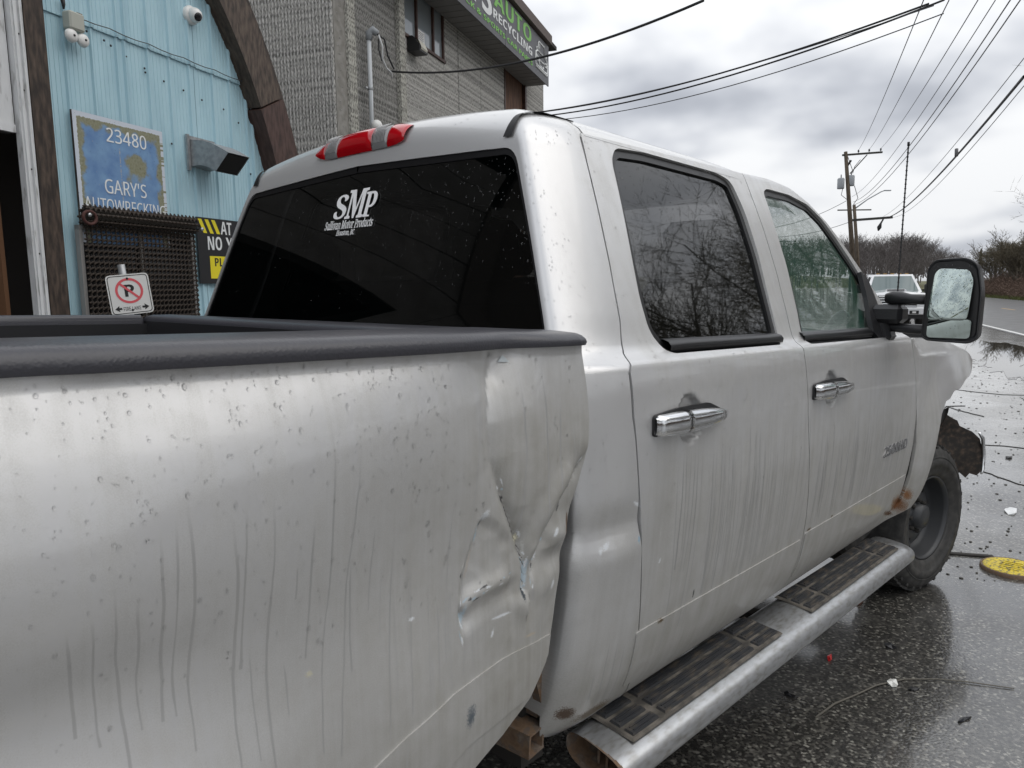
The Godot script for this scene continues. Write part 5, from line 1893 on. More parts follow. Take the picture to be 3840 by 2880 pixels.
func make_truck():
	truck = thing("pickup_truck", "silver crew cab pickup with crushed bed side filling the picture", "pickup", Transform3D(Basis(Vector3.BACK, deg_to_rad(-1.8)), Vector3(0, 0.135, -D_SIDE)))
	# --- paint
	var white := Color(0.66, 0.68, 0.70)
	var chips := [[1.39, 1.055, 0.016, 0.005, 0.5, white], [1.285, 0.975, 0.012, 0.006, -0.5, white], [1.268, 0.968, 0.004, 0.008, 0.2, white], [1.405, 0.968, 0.006, 0.010, 0.0, Color(0.3, 0.42, 0.5)], [1.525, 0.88, 0.004, 0.007, 0.5, white], [1.517, 0.955, 0.003, 0.012, 0.1, Color(0.5, 0.5, 0.48)],
		[3.67, 0.60, 0.10, 0.04, 0.35, Color(0.17, 0.075, 0.03)], [3.72, 0.64, 0.05, 0.03, 0.5, Color(0.22, 0.10, 0.04)], [3.60, 0.565, 0.09, 0.012, 0.25, Color(0.10, 0.05, 0.025)], [2.53, 0.735, 0.02, 0.006, 0, Color(0.09, 0.06, 0.03)], [2.75, 0.738, 0.012, 0.005, 0, Color(0.09, 0.06, 0.03)], [1.56, 0.708, 0.014, 0.006, 0, Color(0.10, 0.07, 0.035)],
		[1.36, 0.52, 0.08, 0.02, 0.1, Color(0.12, 0.09, 0.06)], [1.25, 0.56, 0.03, 0.015, 0.4, Color(0.10, 0.07, 0.05)], [1.72, 0.735, 0.004, 0.012, 0.0, Color(0.06, 0.06, 0.06)]]
	var cab_paint := body_paint(2048, 1152, cab_runs(), func(x: float, y: float) -> float:
		return 0.10 + 0.34 * smoothstep(1.25, 0.95, y) + 0.20 * smoothstep(0.80, 0.68, y) - 0.30 * smoothstep(1.50, 1.40, x) * smoothstep(0.60, 0.7, y), chips, 500, Vector2(2.85, 1.6), 1.1, 2.1, 0.42)
	var cab_uv := func(x: float, y: float) -> Vector2: return Vector2((x - 1.1) / 2.85, (2.1 - y) / 1.6)
	var g := RandomNumberGenerator.new()
	g.seed = 12
	var runs := []
	for q in [[0.294, 1.249, 0.297, 1.0, 6], [0.314, 1.264, 0.314, 1.0, 5], [0.329, 1.286, 0.331, 0.95, 6], [0.385, 1.25, 0.383, 0.9, 6.5], [0.404, 1.26, 0.395, 1.03, 6.5], [0.445, 1.279, 0.429, 0.86, 6], [0.479, 1.156, 0.475, 1.106, 4.5], [0.507, 1.226, 0.492, 1.01, 5.5], [0.545, 1.362, 0.519, 0.86, 5.5], [0.594, 1.322, 0.552, 0.84, 5.5], [0.574, 1.144, 0.577, 0.96, 5], [0.621, 1.185, 0.613, 1.044, 4], [0.661, 1.148, 0.645, 0.82, 4.5], [0.24, 1.20, 0.25, 0.95, 6], [0.215, 1.17, 0.225, 1.0, 7], [0.265, 1.18, 0.272, 1.0, 6], [0.19, 1.16, 0.20, 1.02, 6], [0.41, 1.06, 0.415, 0.9, 4], [0.46, 1.02, 0.465, 0.94, 4], [0.70, 1.10, 0.69, 0.845, 4], [0.74, 1.06, 0.73, 0.85, 3.5], [0.76, 1.02, 0.755, 0.86, 3.5], [0.875, 1.36, 0.815, 0.86, 5], [0.80, 1.20, 0.775, 0.90, 4], [0.985, 1.40, 0.99, 1.04, 7], [1.045, 1.40, 1.05, 1.06, 6], [1.095, 1.33, 1.085, 1.15, 6], [1.13, 1.28, 1.14, 1.18, 5]]:
		runs.append([q[0], q[1], q[2], q[3], q[4] * 0.001 * 0.58, 0.85])
	for k in 26:
		var x := g.randf_range(0.62, 1.12)
		var y := g.randf_range(0.8, 1.15)
		runs.append([x, y, x - 0.004, y - g.randf_range(0.06, 0.2), g.randf_range(0.002, 0.004), g.randf_range(0.25, 0.6)])
	var blue := Color(0.42, 0.50, 0.56)
	var bchips := [[0.878, 1.136, 0.014, 0.009, -0.4, white], [0.862, 1.115, 0.005, 0.008, 0.3, white], [0.987, 1.062, 0.006, 0.014, 0.2, Color(0.70, 0.67, 0.52)], [1.004, 0.985, 0.010, 0.030, 0.15, blue], [0.997, 0.950, 0.005, 0.014, 0.0, Color(0.05, 0.06, 0.07)], [1.098, 0.942, 0.008, 0.012, 0.6, white], [1.10, 1.052, 0.004, 0.010, 0.6, white], [0.825, 0.96, 0.006, 0.022, 0.3, blue], [0.70, 1.0, 0.006, 0.003, 0, white],
		[1.142, 1.05, 0.004, 0.035, 0.0, Color(0.12, 0.07, 0.04)], [0.50, 0.985, 0.007, 0.005, 0.2, Color(0.5, 0.48, 0.38)], [0.83, 0.775, 0.012, 0.022, 0.2, Color(0.10, 0.12, 0.14)], [0.93, 0.93, 0.03, 0.003, 0.1, white], [0.845, 1.055, 0.003, 0.03, 0.35, Color(0.45, 0.42, 0.38)], [0.90, 0.905, 0.004, 0.01, 0.5, white], [1.02, 0.86, 0.02, 0.003, 0.1, Color(0.45, 0.4, 0.33)]]
	for k in 70:
		var line: Array = [LCREASE, RCREASE, LEDGE, RIDGE][k % 4]
		var t := g.randf_range(0.45, 1.0) if k % 4 == 0 else g.randf_range(0.1, 1.0)
		var fi := t * (line.size() - 1)
		var ii := mini(int(fi), line.size() - 2)
		var at: Vector2 = line[ii].lerp(line[ii + 1], fi - ii) + Vector2(g.randf_range(-0.008, 0.008), g.randf_range(-0.008, 0.008))
		var along: Vector2 = (line[ii + 1] - line[ii]).normalized()
		bchips.append([at.x, at.y, g.randf_range(0.0012, 0.003), g.randf_range(0.003, 0.012), atan2(-along.x, -along.y), [white, Color(0.5, 0.5, 0.48), Color(0.10, 0.10, 0.10), blue][g.randi() % 4]])
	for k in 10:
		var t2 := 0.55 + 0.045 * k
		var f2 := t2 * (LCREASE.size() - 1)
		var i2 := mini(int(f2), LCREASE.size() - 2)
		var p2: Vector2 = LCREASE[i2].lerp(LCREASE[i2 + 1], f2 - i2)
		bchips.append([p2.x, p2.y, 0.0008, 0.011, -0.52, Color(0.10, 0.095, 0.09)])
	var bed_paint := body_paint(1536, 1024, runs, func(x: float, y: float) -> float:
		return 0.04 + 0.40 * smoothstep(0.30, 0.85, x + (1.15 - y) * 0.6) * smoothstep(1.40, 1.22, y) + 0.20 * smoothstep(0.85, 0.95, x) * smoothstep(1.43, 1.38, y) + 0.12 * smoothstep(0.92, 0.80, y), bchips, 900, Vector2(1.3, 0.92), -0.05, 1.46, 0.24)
	var bed_uv := func(x: float, y: float) -> Vector2: return Vector2((x + 0.05) / 1.3, (1.46 - y) / 0.92)
	solve_bed()

	# --- bed side panel
	var arch := []
	for k in 13:
		var a := lerpf(0.15, PI - 0.15, k / 12.0)
		arch.append([0.05 + 0.48 * cos(a), 0.42 + 0.50 * sin(a)])
	var side_out := [[-1.33, 1.445], [-1.33, 0.62], [-0.42, 0.60]]
	arch.reverse()
	side_out.append_array(arch)
	side_out.append_array([[0.55, 0.60], [0.70, 0.615], [0.845, 0.655], [0.945, 0.68], [1.03, 0.72], [1.085, 0.775], [1.11, 0.86], [1.13, 0.95], [1.14, 1.02], [1.152, 1.10], [1.178, 1.19], [1.186, 1.28], [1.182, 1.36], [1.172, 1.445]])
	var seen: PackedVector2Array = Geometry2D.intersect_polygons(pv(side_out), pv([[0.0, 0.4], [1.4, 0.4], [1.4, 1.5], [0.0, 1.5]]))[0]
	mi("bed_side", skin(seen, [], 0.0065, bed_p, bed_uv, 0.02, false, 0.0, 0.001), bed_paint, truck)
	var rest: PackedVector2Array = Geometry2D.intersect_polygons(pv(side_out), pv([[-1.4, 0.4], [0.0, 0.4], [0.0, 1.5], [-1.4, 1.5]]))[0]
	mi("bed_side", skin(rest, [], 0.05, bed_p, bed_uv, 0.02, false, 0.0, -0.001), M.paint, truck)
	# trim strip along the foot of the bed
	var strip := [[0.56, 0.775], [0.672, 0.812], [0.787, 0.838], [0.929, 0.845], [0.995, 0.842], [1.098, 0.832], [1.088, 0.79], [1.03, 0.728], [0.93, 0.722], [0.83, 0.722], [0.74, 0.70], [0.60, 0.66], [0.53, 0.66]]
	mi("bed_molding", skin(pv(strip), [], 0.02, func(x: float, y: float) -> Vector3: return bed_p(x, y) + Vector3(0, 0, 0.003), bed_uv, 0.006), bed_paint, truck)
	# tear in the folded metal and the small triangle of bare metal
	var tri := MB.new()
	var tp := func(x: float, y: float) -> Vector3: return bed_p(x, y) + Vector3(0, 0, 0.003)
	tri.tri(tp.call(0.956, 1.421), tp.call(0.942, 1.409), tp.call(0.970, 1.408))
	part("bare_metal_fleck", tri, mat(Color(0.55, 0.60, 0.62), 0.4), truck)
	# front return of the bed, dark gap
	var fr := MB.new(1)
	fr.grid(1, 16, func(u, v):
		var y: float = lerpf(0.74, 1.43, v)
		var x := 1.16 if y > 1.2 else lerpf(1.06, 1.16, (y - 0.74) / 0.46)
		return Vector3(x, y, bed_z(x, y) - 0.02 - 0.35 * u))
	part("bed_front_return", fr, M.under, truck)
	# --- bed rail cap
	var cap := MB.new(1)
	var sect := [Vector2(0.012, 1.434), Vector2(0.014, 1.442), Vector2(0.012, 1.452), Vector2(0.003, 1.462), Vector2(-0.010, 1.467), Vector2(-0.05, 1.471), Vector2(-0.088, 1.472), Vector2(-0.10, 1.468), Vector2(-0.104, 1.45), Vector2(-0.104, 1.40)]
	cap.grid(60, 9, func(u, v):
		var s: Vector2 = sect[int(round(v * 9))]
		var x: float = lerpf(-1.33, 1.15, u)
		var zz := s.x + (bed_z(x, 1.435) if s.x > -0.03 and x > 0.2 else -0.012)
		return Vector3(x, s.y - 0.009 * smoothstep(0.90, 1.17, x) * smoothstep(1.43, 1.465, s.y), zz + 0.003))
	# rounded front corner of the cap
	cap.grid(10, 9, func(u, v):
		var s: Vector2 = sect[int(round(v * 9))]
		var a: float = u * PI / 2
		var x0 := 1.15
		var base := Vector3(x0, s.y, s.x - 0.009 + bed_z(1.15, 1.435) + 0.012 if s.x > -0.03 else s.x - 0.009)
		var dz: float = (0.014 - s.x)
		var yy: float = s.y - 0.009 * smoothstep(1.43, 1.465, s.y)
		var r: float = maxf(0.055 - dz, 0.0)
		var drop: float = 0.0
		if dz < 0.055:
			return Vector3(x0 - 0.0 + r * sin(a), yy, base.z - r * (1 - cos(a)))
		return Vector3(x0 + 0.001 * u, yy, base.z))
	part("bed_rail_cap", cap, M.rail, truck)
	var cap2 := MB.new(1)
	cap2.grid(2, 9, func(u, v):
		var s: Vector2 = sect[int(round(v * 9))]
		return mirror_p(Vector3(lerpf(-1.33, 1.0, u), s.y - 0.010, s.x - 0.012)))
	# inner lip of the far rail
	cap2.box(Vector3(-0.16, 1.420, 2 * ZC + 0.105), Vector3(2.33, 0.065, 0.02))
	part("bed_rail_cap", cap2, M.rail, truck)
	var hb := MB.new()
	hb.box(Vector3(-0.05, 1.385, 2 * ZC + 0.10), Vector3(2.4, 0.02, 0.015))
	for x in [0.52, 0.25, 0.82]:
		hb.box(Vector3(x, 1.375, 2 * ZC + 0.105), Vector3(0.05, 0.03, 0.02))
	part("liner_rail", hb, M.black_plastic, truck)
	# front rail and liner walls
	var frail := MB.new(1)
	var fs := [Vector2(1.02, 1.36), Vector2(1.02, 1.440), Vector2(1.03, 1.455), Vector2(1.06, 1.461), Vector2(1.12, 1.462), Vector2(1.145, 1.458), Vector2(1.155, 1.445), Vector2(1.155, 1.40)]
	frail.grid(30, 7, func(u, v):
		var s: Vector2 = fs[int(round(v * 7))]
		return Vector3(s.x, s.y, lerpf(-0.07, 2 * ZC + 0.07, u)))
	part("bed_front_rail", frail, M.rail, truck)
	var lw := MB.new()
	lw.box(Vector3(1.03, 1.15, ZC), Vector3(0.03, 0.58, 1.78))
	for k in 44:
		lw.box(Vector3(1.012, 1.13, ZC - 0.86 + k * 0.04), Vector3(0.012, 0.48, 0.018))
	lw.box(Vector3(-0.15, 1.12, -0.115), Vector3(2.36, 0.62, 0.02))
	lw.box(Vector3(-0.15, 1.12, 2 * ZC + 0.115), Vector3(2.36, 0.62, 0.02))
	lw.box(Vector3(-0.15, 0.84, ZC), Vector3(2.36, 0.03, 1.76))
	part("bed_liner", lw, M.black_plastic, truck)
	var tg := MB.new()
	tg.bevel_box(Vector3(-1.345, 1.13, ZC), Vector3(0.05, 0.64, 1.6), 0.012)
	part("tailgate", tg, M.paint, truck)
	var lside := MB.new(1)
	lside.grid(1, 12, func(u, v):
		var y: float = lerpf(0.6, 1.43, v)
		return mirror_p(Vector3(lerpf(-1.33, 1.17, u), y, side_z(y) - 0.01 if y < 1.3 else -0.01)))
	part("bed_side", lside, M.paint, truck)

	# --- cab back: corner pillars, header, window
	for side in 2:
		var mp := side == 1
		var f: Callable = (func(u: float, v: float) -> Vector3: return mirror_p(shell_p(u, v))) if mp else shell_p
		var o := PackedVector2Array([Vector2(-0.8, 0.62), Vector2(-0.8, 2.119)])
		for k in 9:
			var v := lerpf(2.119, 1.955, k / 8.0)
			o.append(Vector2(shell_u(1.555, v), v))
		for q in [[1.512, 1.952], [1.496, 1.87], [1.480, 1.747], [1.461, 1.617], [1.432, 1.477], [1.404, 1.41], [1.378, 1.385], [1.364, 1.363], [1.366, 1.263], [1.384, 1.154], [1.400, 1.05], [1.421, 0.922], [1.455, 0.731], [1.485, 0.60], [1.512, 0.50]]:
			o.append(Vector2(shell_u(q[0] - 0.0025, q[1]), q[1]))
		o.append_array([Vector2(0.27, 0.452), Vector2(0.15, 0.462), Vector2(0.05, 0.50), Vector2(0.0, 0.56)])
		var wh := round_poly(pv([[-0.9, 1.405], [-0.006, 1.405], [-0.010, 1.66], [-0.022, 1.898], [-0.9, 1.915]]), 0.045)
		var lh := round_poly(pv([[-0.9, 1.958], [-0.588, 1.958], [-0.552, 1.972], [-0.54, 1.995], [-0.9, 1.995]]), 0.01)
		var cu := func(u: float, v: float) -> Vector2:
			var p: Vector3 = shell_p(u, v)
			return Vector2((p.x + maxf(0.0, -p.z - 0.3) * 0.2 - 1.1) / 2.85, (2.1 - p.y) / 1.6)
		var mm := skin(o, [wh], 0.016, f, cu, 0.016, mp, 0.02, -0.79)
		mi("cab_corner", mm, cab_paint if not mp else M.paint, truck)
	# rear window pane, its black frame and lettering
	var wpoly := pv([[-0.8, 1.40], [-0.0005, 1.40], [-0.004, 1.66], [-0.014, 1.905], [-0.8, 1.92]])
	var gm := PackedVector2Array(wpoly)
	for side in 2:
		var mp := side == 1
		var f := func(u: float, v: float) -> Vector3:
			var p := shell_p(minf(u, -0.0001), v)
			p.x += 0.007
			return mirror_p(p) if mp else p
		mi("rear_window", skin(gm, [], 0.05, f, func(u, v): return Vector2(u, v), 0.0, mp), M.tint, truck)
		var f2 := func(u: float, v: float) -> Vector3:
			var p := shell_p(minf(u, -0.0001), v)
			p.x += 0.004
			return mirror_p(p) if mp else p
		var outer := round_poly(pv([[-0.8, 1.402], [-0.002, 1.402], [-0.006, 1.66], [-0.017, 1.903], [-0.8, 1.918]]), 0.03)
		var inner := round_poly(pv([[-0.9, 1.42], [-0.014, 1.42], [-0.020, 1.66], [-0.034, 1.882], [-0.9, 1.900]]), 0.04)
		mi("window_seal", skin(outer, [inner], 0.03, f2, func(u, v): return Vector2(u, v), 0.004, mp, 0.0, -0.79), M.seal, truck)
	var lx := Basis(Vector3(0, 0, 1), Vector3(0.21, 1, 0).normalized(), Vector3(-1, 0.21, 0).normalized())
	var sx := func(y: float) -> float: return shell_x(y) - 0.0012
	# letters stand on the pane, reading from outside
	var dec := Node3D.new()
	dec.name = "window_lettering"
	truck.add_child(dec, true)
	var slant := Basis(Vector3(1, 0, 0), Vector3(0.16, 1, 0), Vector3(0, 0, 1))
	text(dec, "letter", "S", Vector3(sx.call(1.768), 1.768, -1.072), 0.062, 0.075, M.white_vinyl, lx * slant, true, "Droid Serif", 0.001)
	text(dec, "letter", "M", Vector3(sx.call(1.766), 1.766, -1.010), 0.095, 0.088, M.white_vinyl, lx * slant, true, "Droid Serif", 0.001)
	text(dec, "letter", "P", Vector3(sx.call(1.766), 1.766, -0.922), 0.056, 0.075, M.white_vinyl, lx * slant, true, "Droid Serif", 0.001)
	text(dec, "lettering", "Sullivan Motor Products", Vector3(sx.call(1.738), 1.736, -1.108), 0.245, 0.028, M.white_vinyl, lx * slant, false, "Droid Serif", 0.001)
	text(dec, "lettering", "Houston, BC", Vector3(sx.call(1.716), 1.713, -1.040), 0.092, 0.02, M.white_vinyl, lx * slant, false, "Droid Serif", 0.001)
	# third brake light: red and clear lenses on a dark base
	var lamp := Node3D.new()
	lamp.name = "brake_light"
	truck.add_child(lamp, true)
	var lens := func(called: String, z0: float, z1: float, m: Material, bulge: float, e0: float, e1: float):
		var b := MB.new(1)
		b.grid(14, 10, func(u, v):
			var z: float = lerpf(z0, z1, u)
			var end: float = clampf(1.0 - pow(absf((z - ZC) / 0.236), 6.0), 0.0, 1.0)
			var edge: float = pow(sin(PI * clampf(u, 0.0, 1.0)), 0.25)
			var vv: float = lerpf(1.942, 2.004, v)
			var p := shell_p(clampf((z - ZC) / (-0.345 - ZC) * 0.8 - 0.8, -0.8, 0), vv) if z > ZC else shell_p(clampf((2 * ZC - z - ZC) / (-0.345 - ZC) * 0.8 - 0.8, -0.8, 0), vv)
			var n := Vector3(-0.80, 0.60, 0)
			var q := Vector3(p.x, p.y, z) + n * (0.004 + bulge * 0.95 * pow(sin(PI * v), 0.5) * (0.6 + 0.4 * edge) * (0.35 + 0.65 * end))
			if end < 0.999:
				q.y = lerpf(shell_p(-0.79, 1.985).y - 0.01, q.y, 0.45 + 0.55 * end)
			return q)
		part(called, b, m, lamp)
	lens.call("red_lens", -1.222, -1.165, M.red_lens, 0.020, 0, 1)
	lens.call("clear_lens", -1.163, -1.098, M.clear_lens, 0.018, 0, 1)
	lens.call("red_lens", -1.096, -0.918, M.red_lens, 0.024, 0, 1)
	lens.call("clear_lens", -0.916, -0.846, M.clear_lens, 0.018, 0, 1)
	lens.call("red_lens", -0.844, -0.768, M.red_lens, 0.020, 0, 1)
	for z0 in [-1.158, -0.911]:
		for k in 9:
			var rb := MB.new(1)
			var pts := []
			for j in 7:
				var v := lerpf(1.950, 1.998, j / 6.0)
				var p := shell_p(-0.75, v)
				pts.append(Vector3(p.x, p.y, z0 + k * 0.0068) + Vector3(-0.80, 0.6, 0) * (0.006 + 0.0172 * pow(sin(PI * (0.1 + 0.8 * j / 6.0)), 0.5)))
			rb.tube(pts, 0.0012, 4, false)
			part("lens_rib", rb, M.clear_lens, lamp)
	# roof ditch strips
	for side in 2:
		var d := MB.new(1)
		var path := []
		for k in 22:
			var t := k / 21.0
			var v := lerpf(1.922, 2.018, minf(t * 1.6, 1.0))
			var w := lerpf(0.03, 0.017, minf(t * 2.0, 1.0))
			var zz := lerpf(-0.372, -0.39, t)
			var xx: float
			var yy: float
			if t * 1.6 <= 1.0:
				zz = lerpf(-0.362, -0.350, t)
				var ua := -0.3
				var ub := 0.25
				for it in 24:
					var um := (ua + ub) / 2
					if shell_p(um, v).z < zz:
						ua = um
					else:
						ub = um
				var p := shell_p(ua, v)
				xx = p.x
				yy = p.y
			else:
				var last: Vector3 = path[13][0]
				zz = last.z
				xx = lerpf(last.x + 0.01, last.x + 0.12, (t * 1.6 - 1.06) / 0.54)
				yy = last.y
			path.append([Vector3(xx, yy, zz), w])
		for k in 21:
			var a: Vector3 = path[k][0] + Vector3(-0.004, 0.0035, 0)
			var c: Vector3 = path[k + 1][0] + Vector3(-0.004, 0.0035, 0)
			var wa := Vector3(0, 0, path[k][1] / 2)
			var wc := Vector3(0, 0, path[k + 1][1] / 2)
			var hh := Vector3(0, 0.001, 0)
			var P := [a - wa, a + wa, c + wc, c - wc]
			if side == 1:
				for i in 4:
					P[i] = mirror_p(P[i])
			d.quad(P[0], P[1], P[2], P[3])
		part("roof_strip", d, M.rubber, truck)
	# roof
	var roof := MB.new(1)
	var rs := [Vector2(-0.285, 1.952), Vector2(-0.303, 1.972), Vector2(-0.335, 1.993), Vector2(-0.38, 2.008), Vector2(-0.46, 2.018), Vector2(-0.60, 2.021), Vector2(-0.80, 2.022), Vector2(ZC, 2.022)]
	var rfull := rs.duplicate()
	for k in range(6, -1, -1):
		rfull.append(Vector2(2 * ZC - rs[k].x, rs[k].y))
	var nn := rfull.size() - 1
	roof.grid(16, nn, func(u, v):
		var s: Vector2 = rfull[int(round(v * nn))]
		var x: float = lerpf(1.53, 2.98, u)
		var c: float = (s.x - ZC) / 0.66
		var y: float = s.y + 0.045 * maxf(0.0, 1 - c * c)
		y -= 0.10 * pow(maxf(0.0, (x - 2.35) / 0.63), 2.0)
		var zz: float = s.x
		return Vector3(x, y, zz))
	part("roof", roof, M.paint, truck)

	# --- doors, both sides
	var rear_outline := pv([[1.3690, 1.263], [1.3665, 1.363], [1.381, 1.385], [1.407, 1.41], [1.435, 1.477], [1.464, 1.617], [1.483, 1.747], [1.499, 1.87], [1.517, 1.957], [2.459, 1.980], [2.453, 1.897], [2.453, 1.776], [2.442, 1.624], [2.416, 1.502], [2.392, 1.41], [2.374, 1.385], [2.366, 1.36], [2.378, 1.263], [2.394, 1.154], [2.417, 1.05], [2.448, 0.92], [2.474, 0.80], [2.495, 0.66], [2.503, 0.56], [2.500, 0.50], [1.516, 0.50], [1.488, 0.60], [1.458, 0.731], [1.424, 0.922], [1.403, 1.05], [1.387, 1.154]])
	var rear_win := round_poly(pv([[1.590, 1.395], [2.262, 1.395], [2.290, 1.425], [2.345, 1.68], [2.352, 1.83], [2.330, 1.935], [2.25, 1.951], [1.80, 1.951], [1.66, 1.941], [1.618, 1.90], [1.585, 1.72], [1.548, 1.53], [1.545, 1.45]]), 0.03)
	var front_outline := pv([[2.463, 1.980], [2.70, 1.992], [2.86, 1.975], [3.0, 1.930], [3.125, 1.862], [3.245, 1.765], [3.38, 1.640], [3.50, 1.51], [3.565, 1.43], [3.583, 1.385], [3.585, 1.35], [3.596, 1.312], [3.644, 1.182], [3.688, 1.015], [3.706, 0.888], [3.700, 0.735], [3.680, 0.60], [3.60, 0.50], [2.505, 0.50], [2.508, 0.56], [2.500, 0.66], [2.479, 0.80], [2.453, 0.92], [2.422, 1.05], [2.399, 1.154], [2.383, 1.263], [2.371, 1.36], [2.379, 1.385], [2.397, 1.41], [2.421, 1.502], [2.447, 1.624], [2.458, 1.776], [2.458, 1.897]])
	var front_win := round_poly(pv([[2.470, 1.390], [3.46, 1.390], [3.44, 1.46], [3.345, 1.605], [3.26, 1.705], [3.173, 1.795], [3.08, 1.874], [2.98, 1.922], [2.82, 1.944], [2.62, 1.944], [2.575, 1.925], [2.563, 1.80], [2.552, 1.656], [2.512, 1.507]]), 0.02)
	var rear_glass := Geometry2D.offset_polygon(rear_win, 0.004)[0]
	var front_glass := Geometry2D.offset_polygon(front_win, 0.004)[0]
	for side in 2:
		var mp := side == 1
		var f: Callable = (func(x: float, y: float) -> Vector3: return mirror_p(side_p(x, y))) if mp else side_p
		var paint: Material = M.paint if mp else cab_paint
		var cell := 0.10 if mp else 0.011
		var rd := mi("rear_door", skin(rear_outline, [rear_win], cell, f, cab_uv, 0.022, mp), paint, truck)
		var fd := mi("front_door", skin(front_outline, [front_win], cell, f, cab_uv, 0.022, mp), paint, truck)
		for d in [[rd, rear_glass, rear_win, M.tint2 if not mp else M.tint2, "r"], [fd, front_glass, front_win, M.clear, "f"]]:
			var gf := func(x: float, y: float) -> Vector3:
				var p := Vector3(x, y, -0.068 - 0.41 * (y - 1.415) - 0.014)
				return mirror_p(p) if mp else p
			mi("window_glass", skin(d[1], [], 0.2, gf, cab_uv, 0.0, mp), d[3], d[0])
			# rubber round the opening, thicker along the sill
			var sf := func(x: float, y: float) -> Vector3:
				var p := Vector3(x, y, -0.068 - 0.41 * (y - 1.415) - 0.006)
				return mirror_p(p) if mp else p
			var inn: PackedVector2Array = Geometry2D.offset_polygon(d[2], -0.025)[0]
			mi("window_seal", skin(Geometry2D.offset_polygon(d[2], 0.002)[0], [inn], 0.05, sf, cab_uv, 0.008, mp), M.seal, d[0])
			var x0 := 1.60 if d[4] == "r" else 2.463
			var x1 := 2.288 if d[4] == "r" else 3.30
			var sill := MB.new(1)
			sill.grid(8, 5, func(u, v):
				var q: Array = [[1.394, -0.062], [1.402, -0.052], [1.414, -0.050], [1.424, -0.058], [1.430, -0.075], [1.430, -0.09]][int(round(v * 5))]
				var lift := 0.0
				var p := Vector3(lerpf(x0, x1, u) - lift * 0.3, q[0] + lift, q[1] - lift * 0.41)
				return mirror_p(p) if mp else p)
			part("sill_seal", sill, M.seal, d[0])
		if mp:
			continue
		# body coloured mouldings low on the doors
		var mo := func(x: float, y: float) -> Vector3: return side_p(x, y) + Vector3(0, 0, 0.0035)
		mi("door_molding", skin(round_poly(pv([[1.462, 0.548], [1.448, 0.712], [2.468, 0.712], [2.485, 0.60], [2.480, 0.552]]), 0.008), [], 0.03, mo, cab_uv, 0.008), cab_paint, rd)
		mi("door_molding", skin(round_poly(pv([[2.512, 0.552], [2.514, 0.62], [2.500, 0.728], [3.685, 0.742], [3.690, 0.65], [3.66, 0.58]]), 0.008), [], 0.03, mo, cab_uv, 0.008), cab_paint, fd)
		# chrome handles
		for hx in [[1.445, rd], [2.425, fd]]:
			var x: float = hx[0]
			var hd := Node3D.new()
			hd.name = "door_handle"
			hx[1].add_child(hd, true)
			var bez := MB.new()
			bez.prism(round_poly(pv([[x - 0.003, 1.206], [x + 0.13, 1.204], [x + 0.348, 1.213], [x + 0.352, 1.236], [x + 0.26, 1.266], [x + 0.10, 1.266], [x - 0.003, 1.258]]), 0.012), 0.0, 0.006)
			part("gasket", bez, M.rubber, hd)
			var grip := func(u: float, v: float, a0: float, a1: float) -> Vector3:
				var t := lerpf(a0, a1, u)
				var yc := lerpf(1.232, 1.230, t)
				var hh := lerp_table([0, 0.04, 0.3, 0.6, 0.9, 1.0], [0.020, 0.026, 0.029, 0.027, 0.017, 0.012], t)
				var dd := lerp_table([0, 0.04, 0.3, 0.6, 0.9, 1.0], [0.008, 0.025, 0.034, 0.036, 0.026, 0.014], t)
				var a := lerpf(-PI / 2, PI / 2, v)
				var ca := signf(cos(a)) * pow(absf(cos(a)), 0.55)
				var sa := signf(sin(a)) * pow(absf(sin(a)), 0.75)
				return Vector3(x + t * 0.345, yc + sa * hh, 0.004 + dd * ca)
			for q in [["lock_cover", 0.0, 0.335], ["grip", 0.345, 0.885], ["end_cap", 0.892, 1.0]]:
				var b := MB.new(1)
				b.grid(12, 14, func(u, v): return grip.call(u, v, q[1], q[2]))
				for e in [q[1], q[2]]:
					b.grid(1, 14, func(u, v):
						var p: Vector3 = grip.call(0.0, v, e, e)
						return Vector3(p.x, lerpf(p.y, 1.231, u), lerpf(p.z, 0.004, u)))
				part(q[0], b, M.chrome_wet, hd)
		text(fd, "badge", "2500HD", Vector3(3.26, 0.885, -0.0075), 0.33, 0.046, M.badge, Basis(Vector3(1, 0, 0), Vector3(0.10, 1, 0), Vector3(0, 0, 1)), true, "Droid Sans", 0.004)
	# rocker below the doors
	var rk := MB.new(1)
	rk.grid(6, 6, func(u, v):
		var a: float = v * PI / 2
		return Vector3(lerpf(1.30, 3.62, u), lerpf(0.50, 0.40, sin(a)), -0.115 - 0.25 * v))
	part("rocker", rk, M.under, truck)

	# --- front wing, torn short
	var wing := pv([[3.589, 1.375], [3.600, 1.312], [3.649, 1.182], [3.694, 1.015], [3.712, 0.888], [3.706, 0.735], [3.686, 0.60], [3.606, 0.50], [3.80, 0.56], [3.838, 0.63], [3.874, 0.706], [3.89, 0.793], [3.908, 0.905], [3.954, 1.004], [4.03, 1.062], [4.09, 1.068], [4.17, 1.10], [4.25, 1.105], [4.33, 1.14], [4.42, 1.165], [4.50, 1.21], [4.56, 1.235], [4.53, 1.262], [4.45, 1.292], [4.30, 1.335], [4.0, 1.362], [3.75, 1.375]])
	var wing_f := func(x: float, y: float) -> Vector3:
		var z := side_z(minf(y, 1.37))
		var r := Vector2(x - 4.32, y - 0.42).length()
		z += 0.055 * smoothstep(0.95, 0.60, r) * smoothstep(3.60, 3.85, x)
		z -= 0.05 * smoothstep(0.12, 0.0, 1.40 - y) * smoothstep(3.6, 3.8, x)
		z += 0.05 * smoothstep(4.15, 4.55, x) * (0.6 + 1.2 * (1.25 - y))
		z += 0.002 * sin(x * 37.0) * smoothstep(4.1, 4.4, x)
		return Vector3(x, y, z)
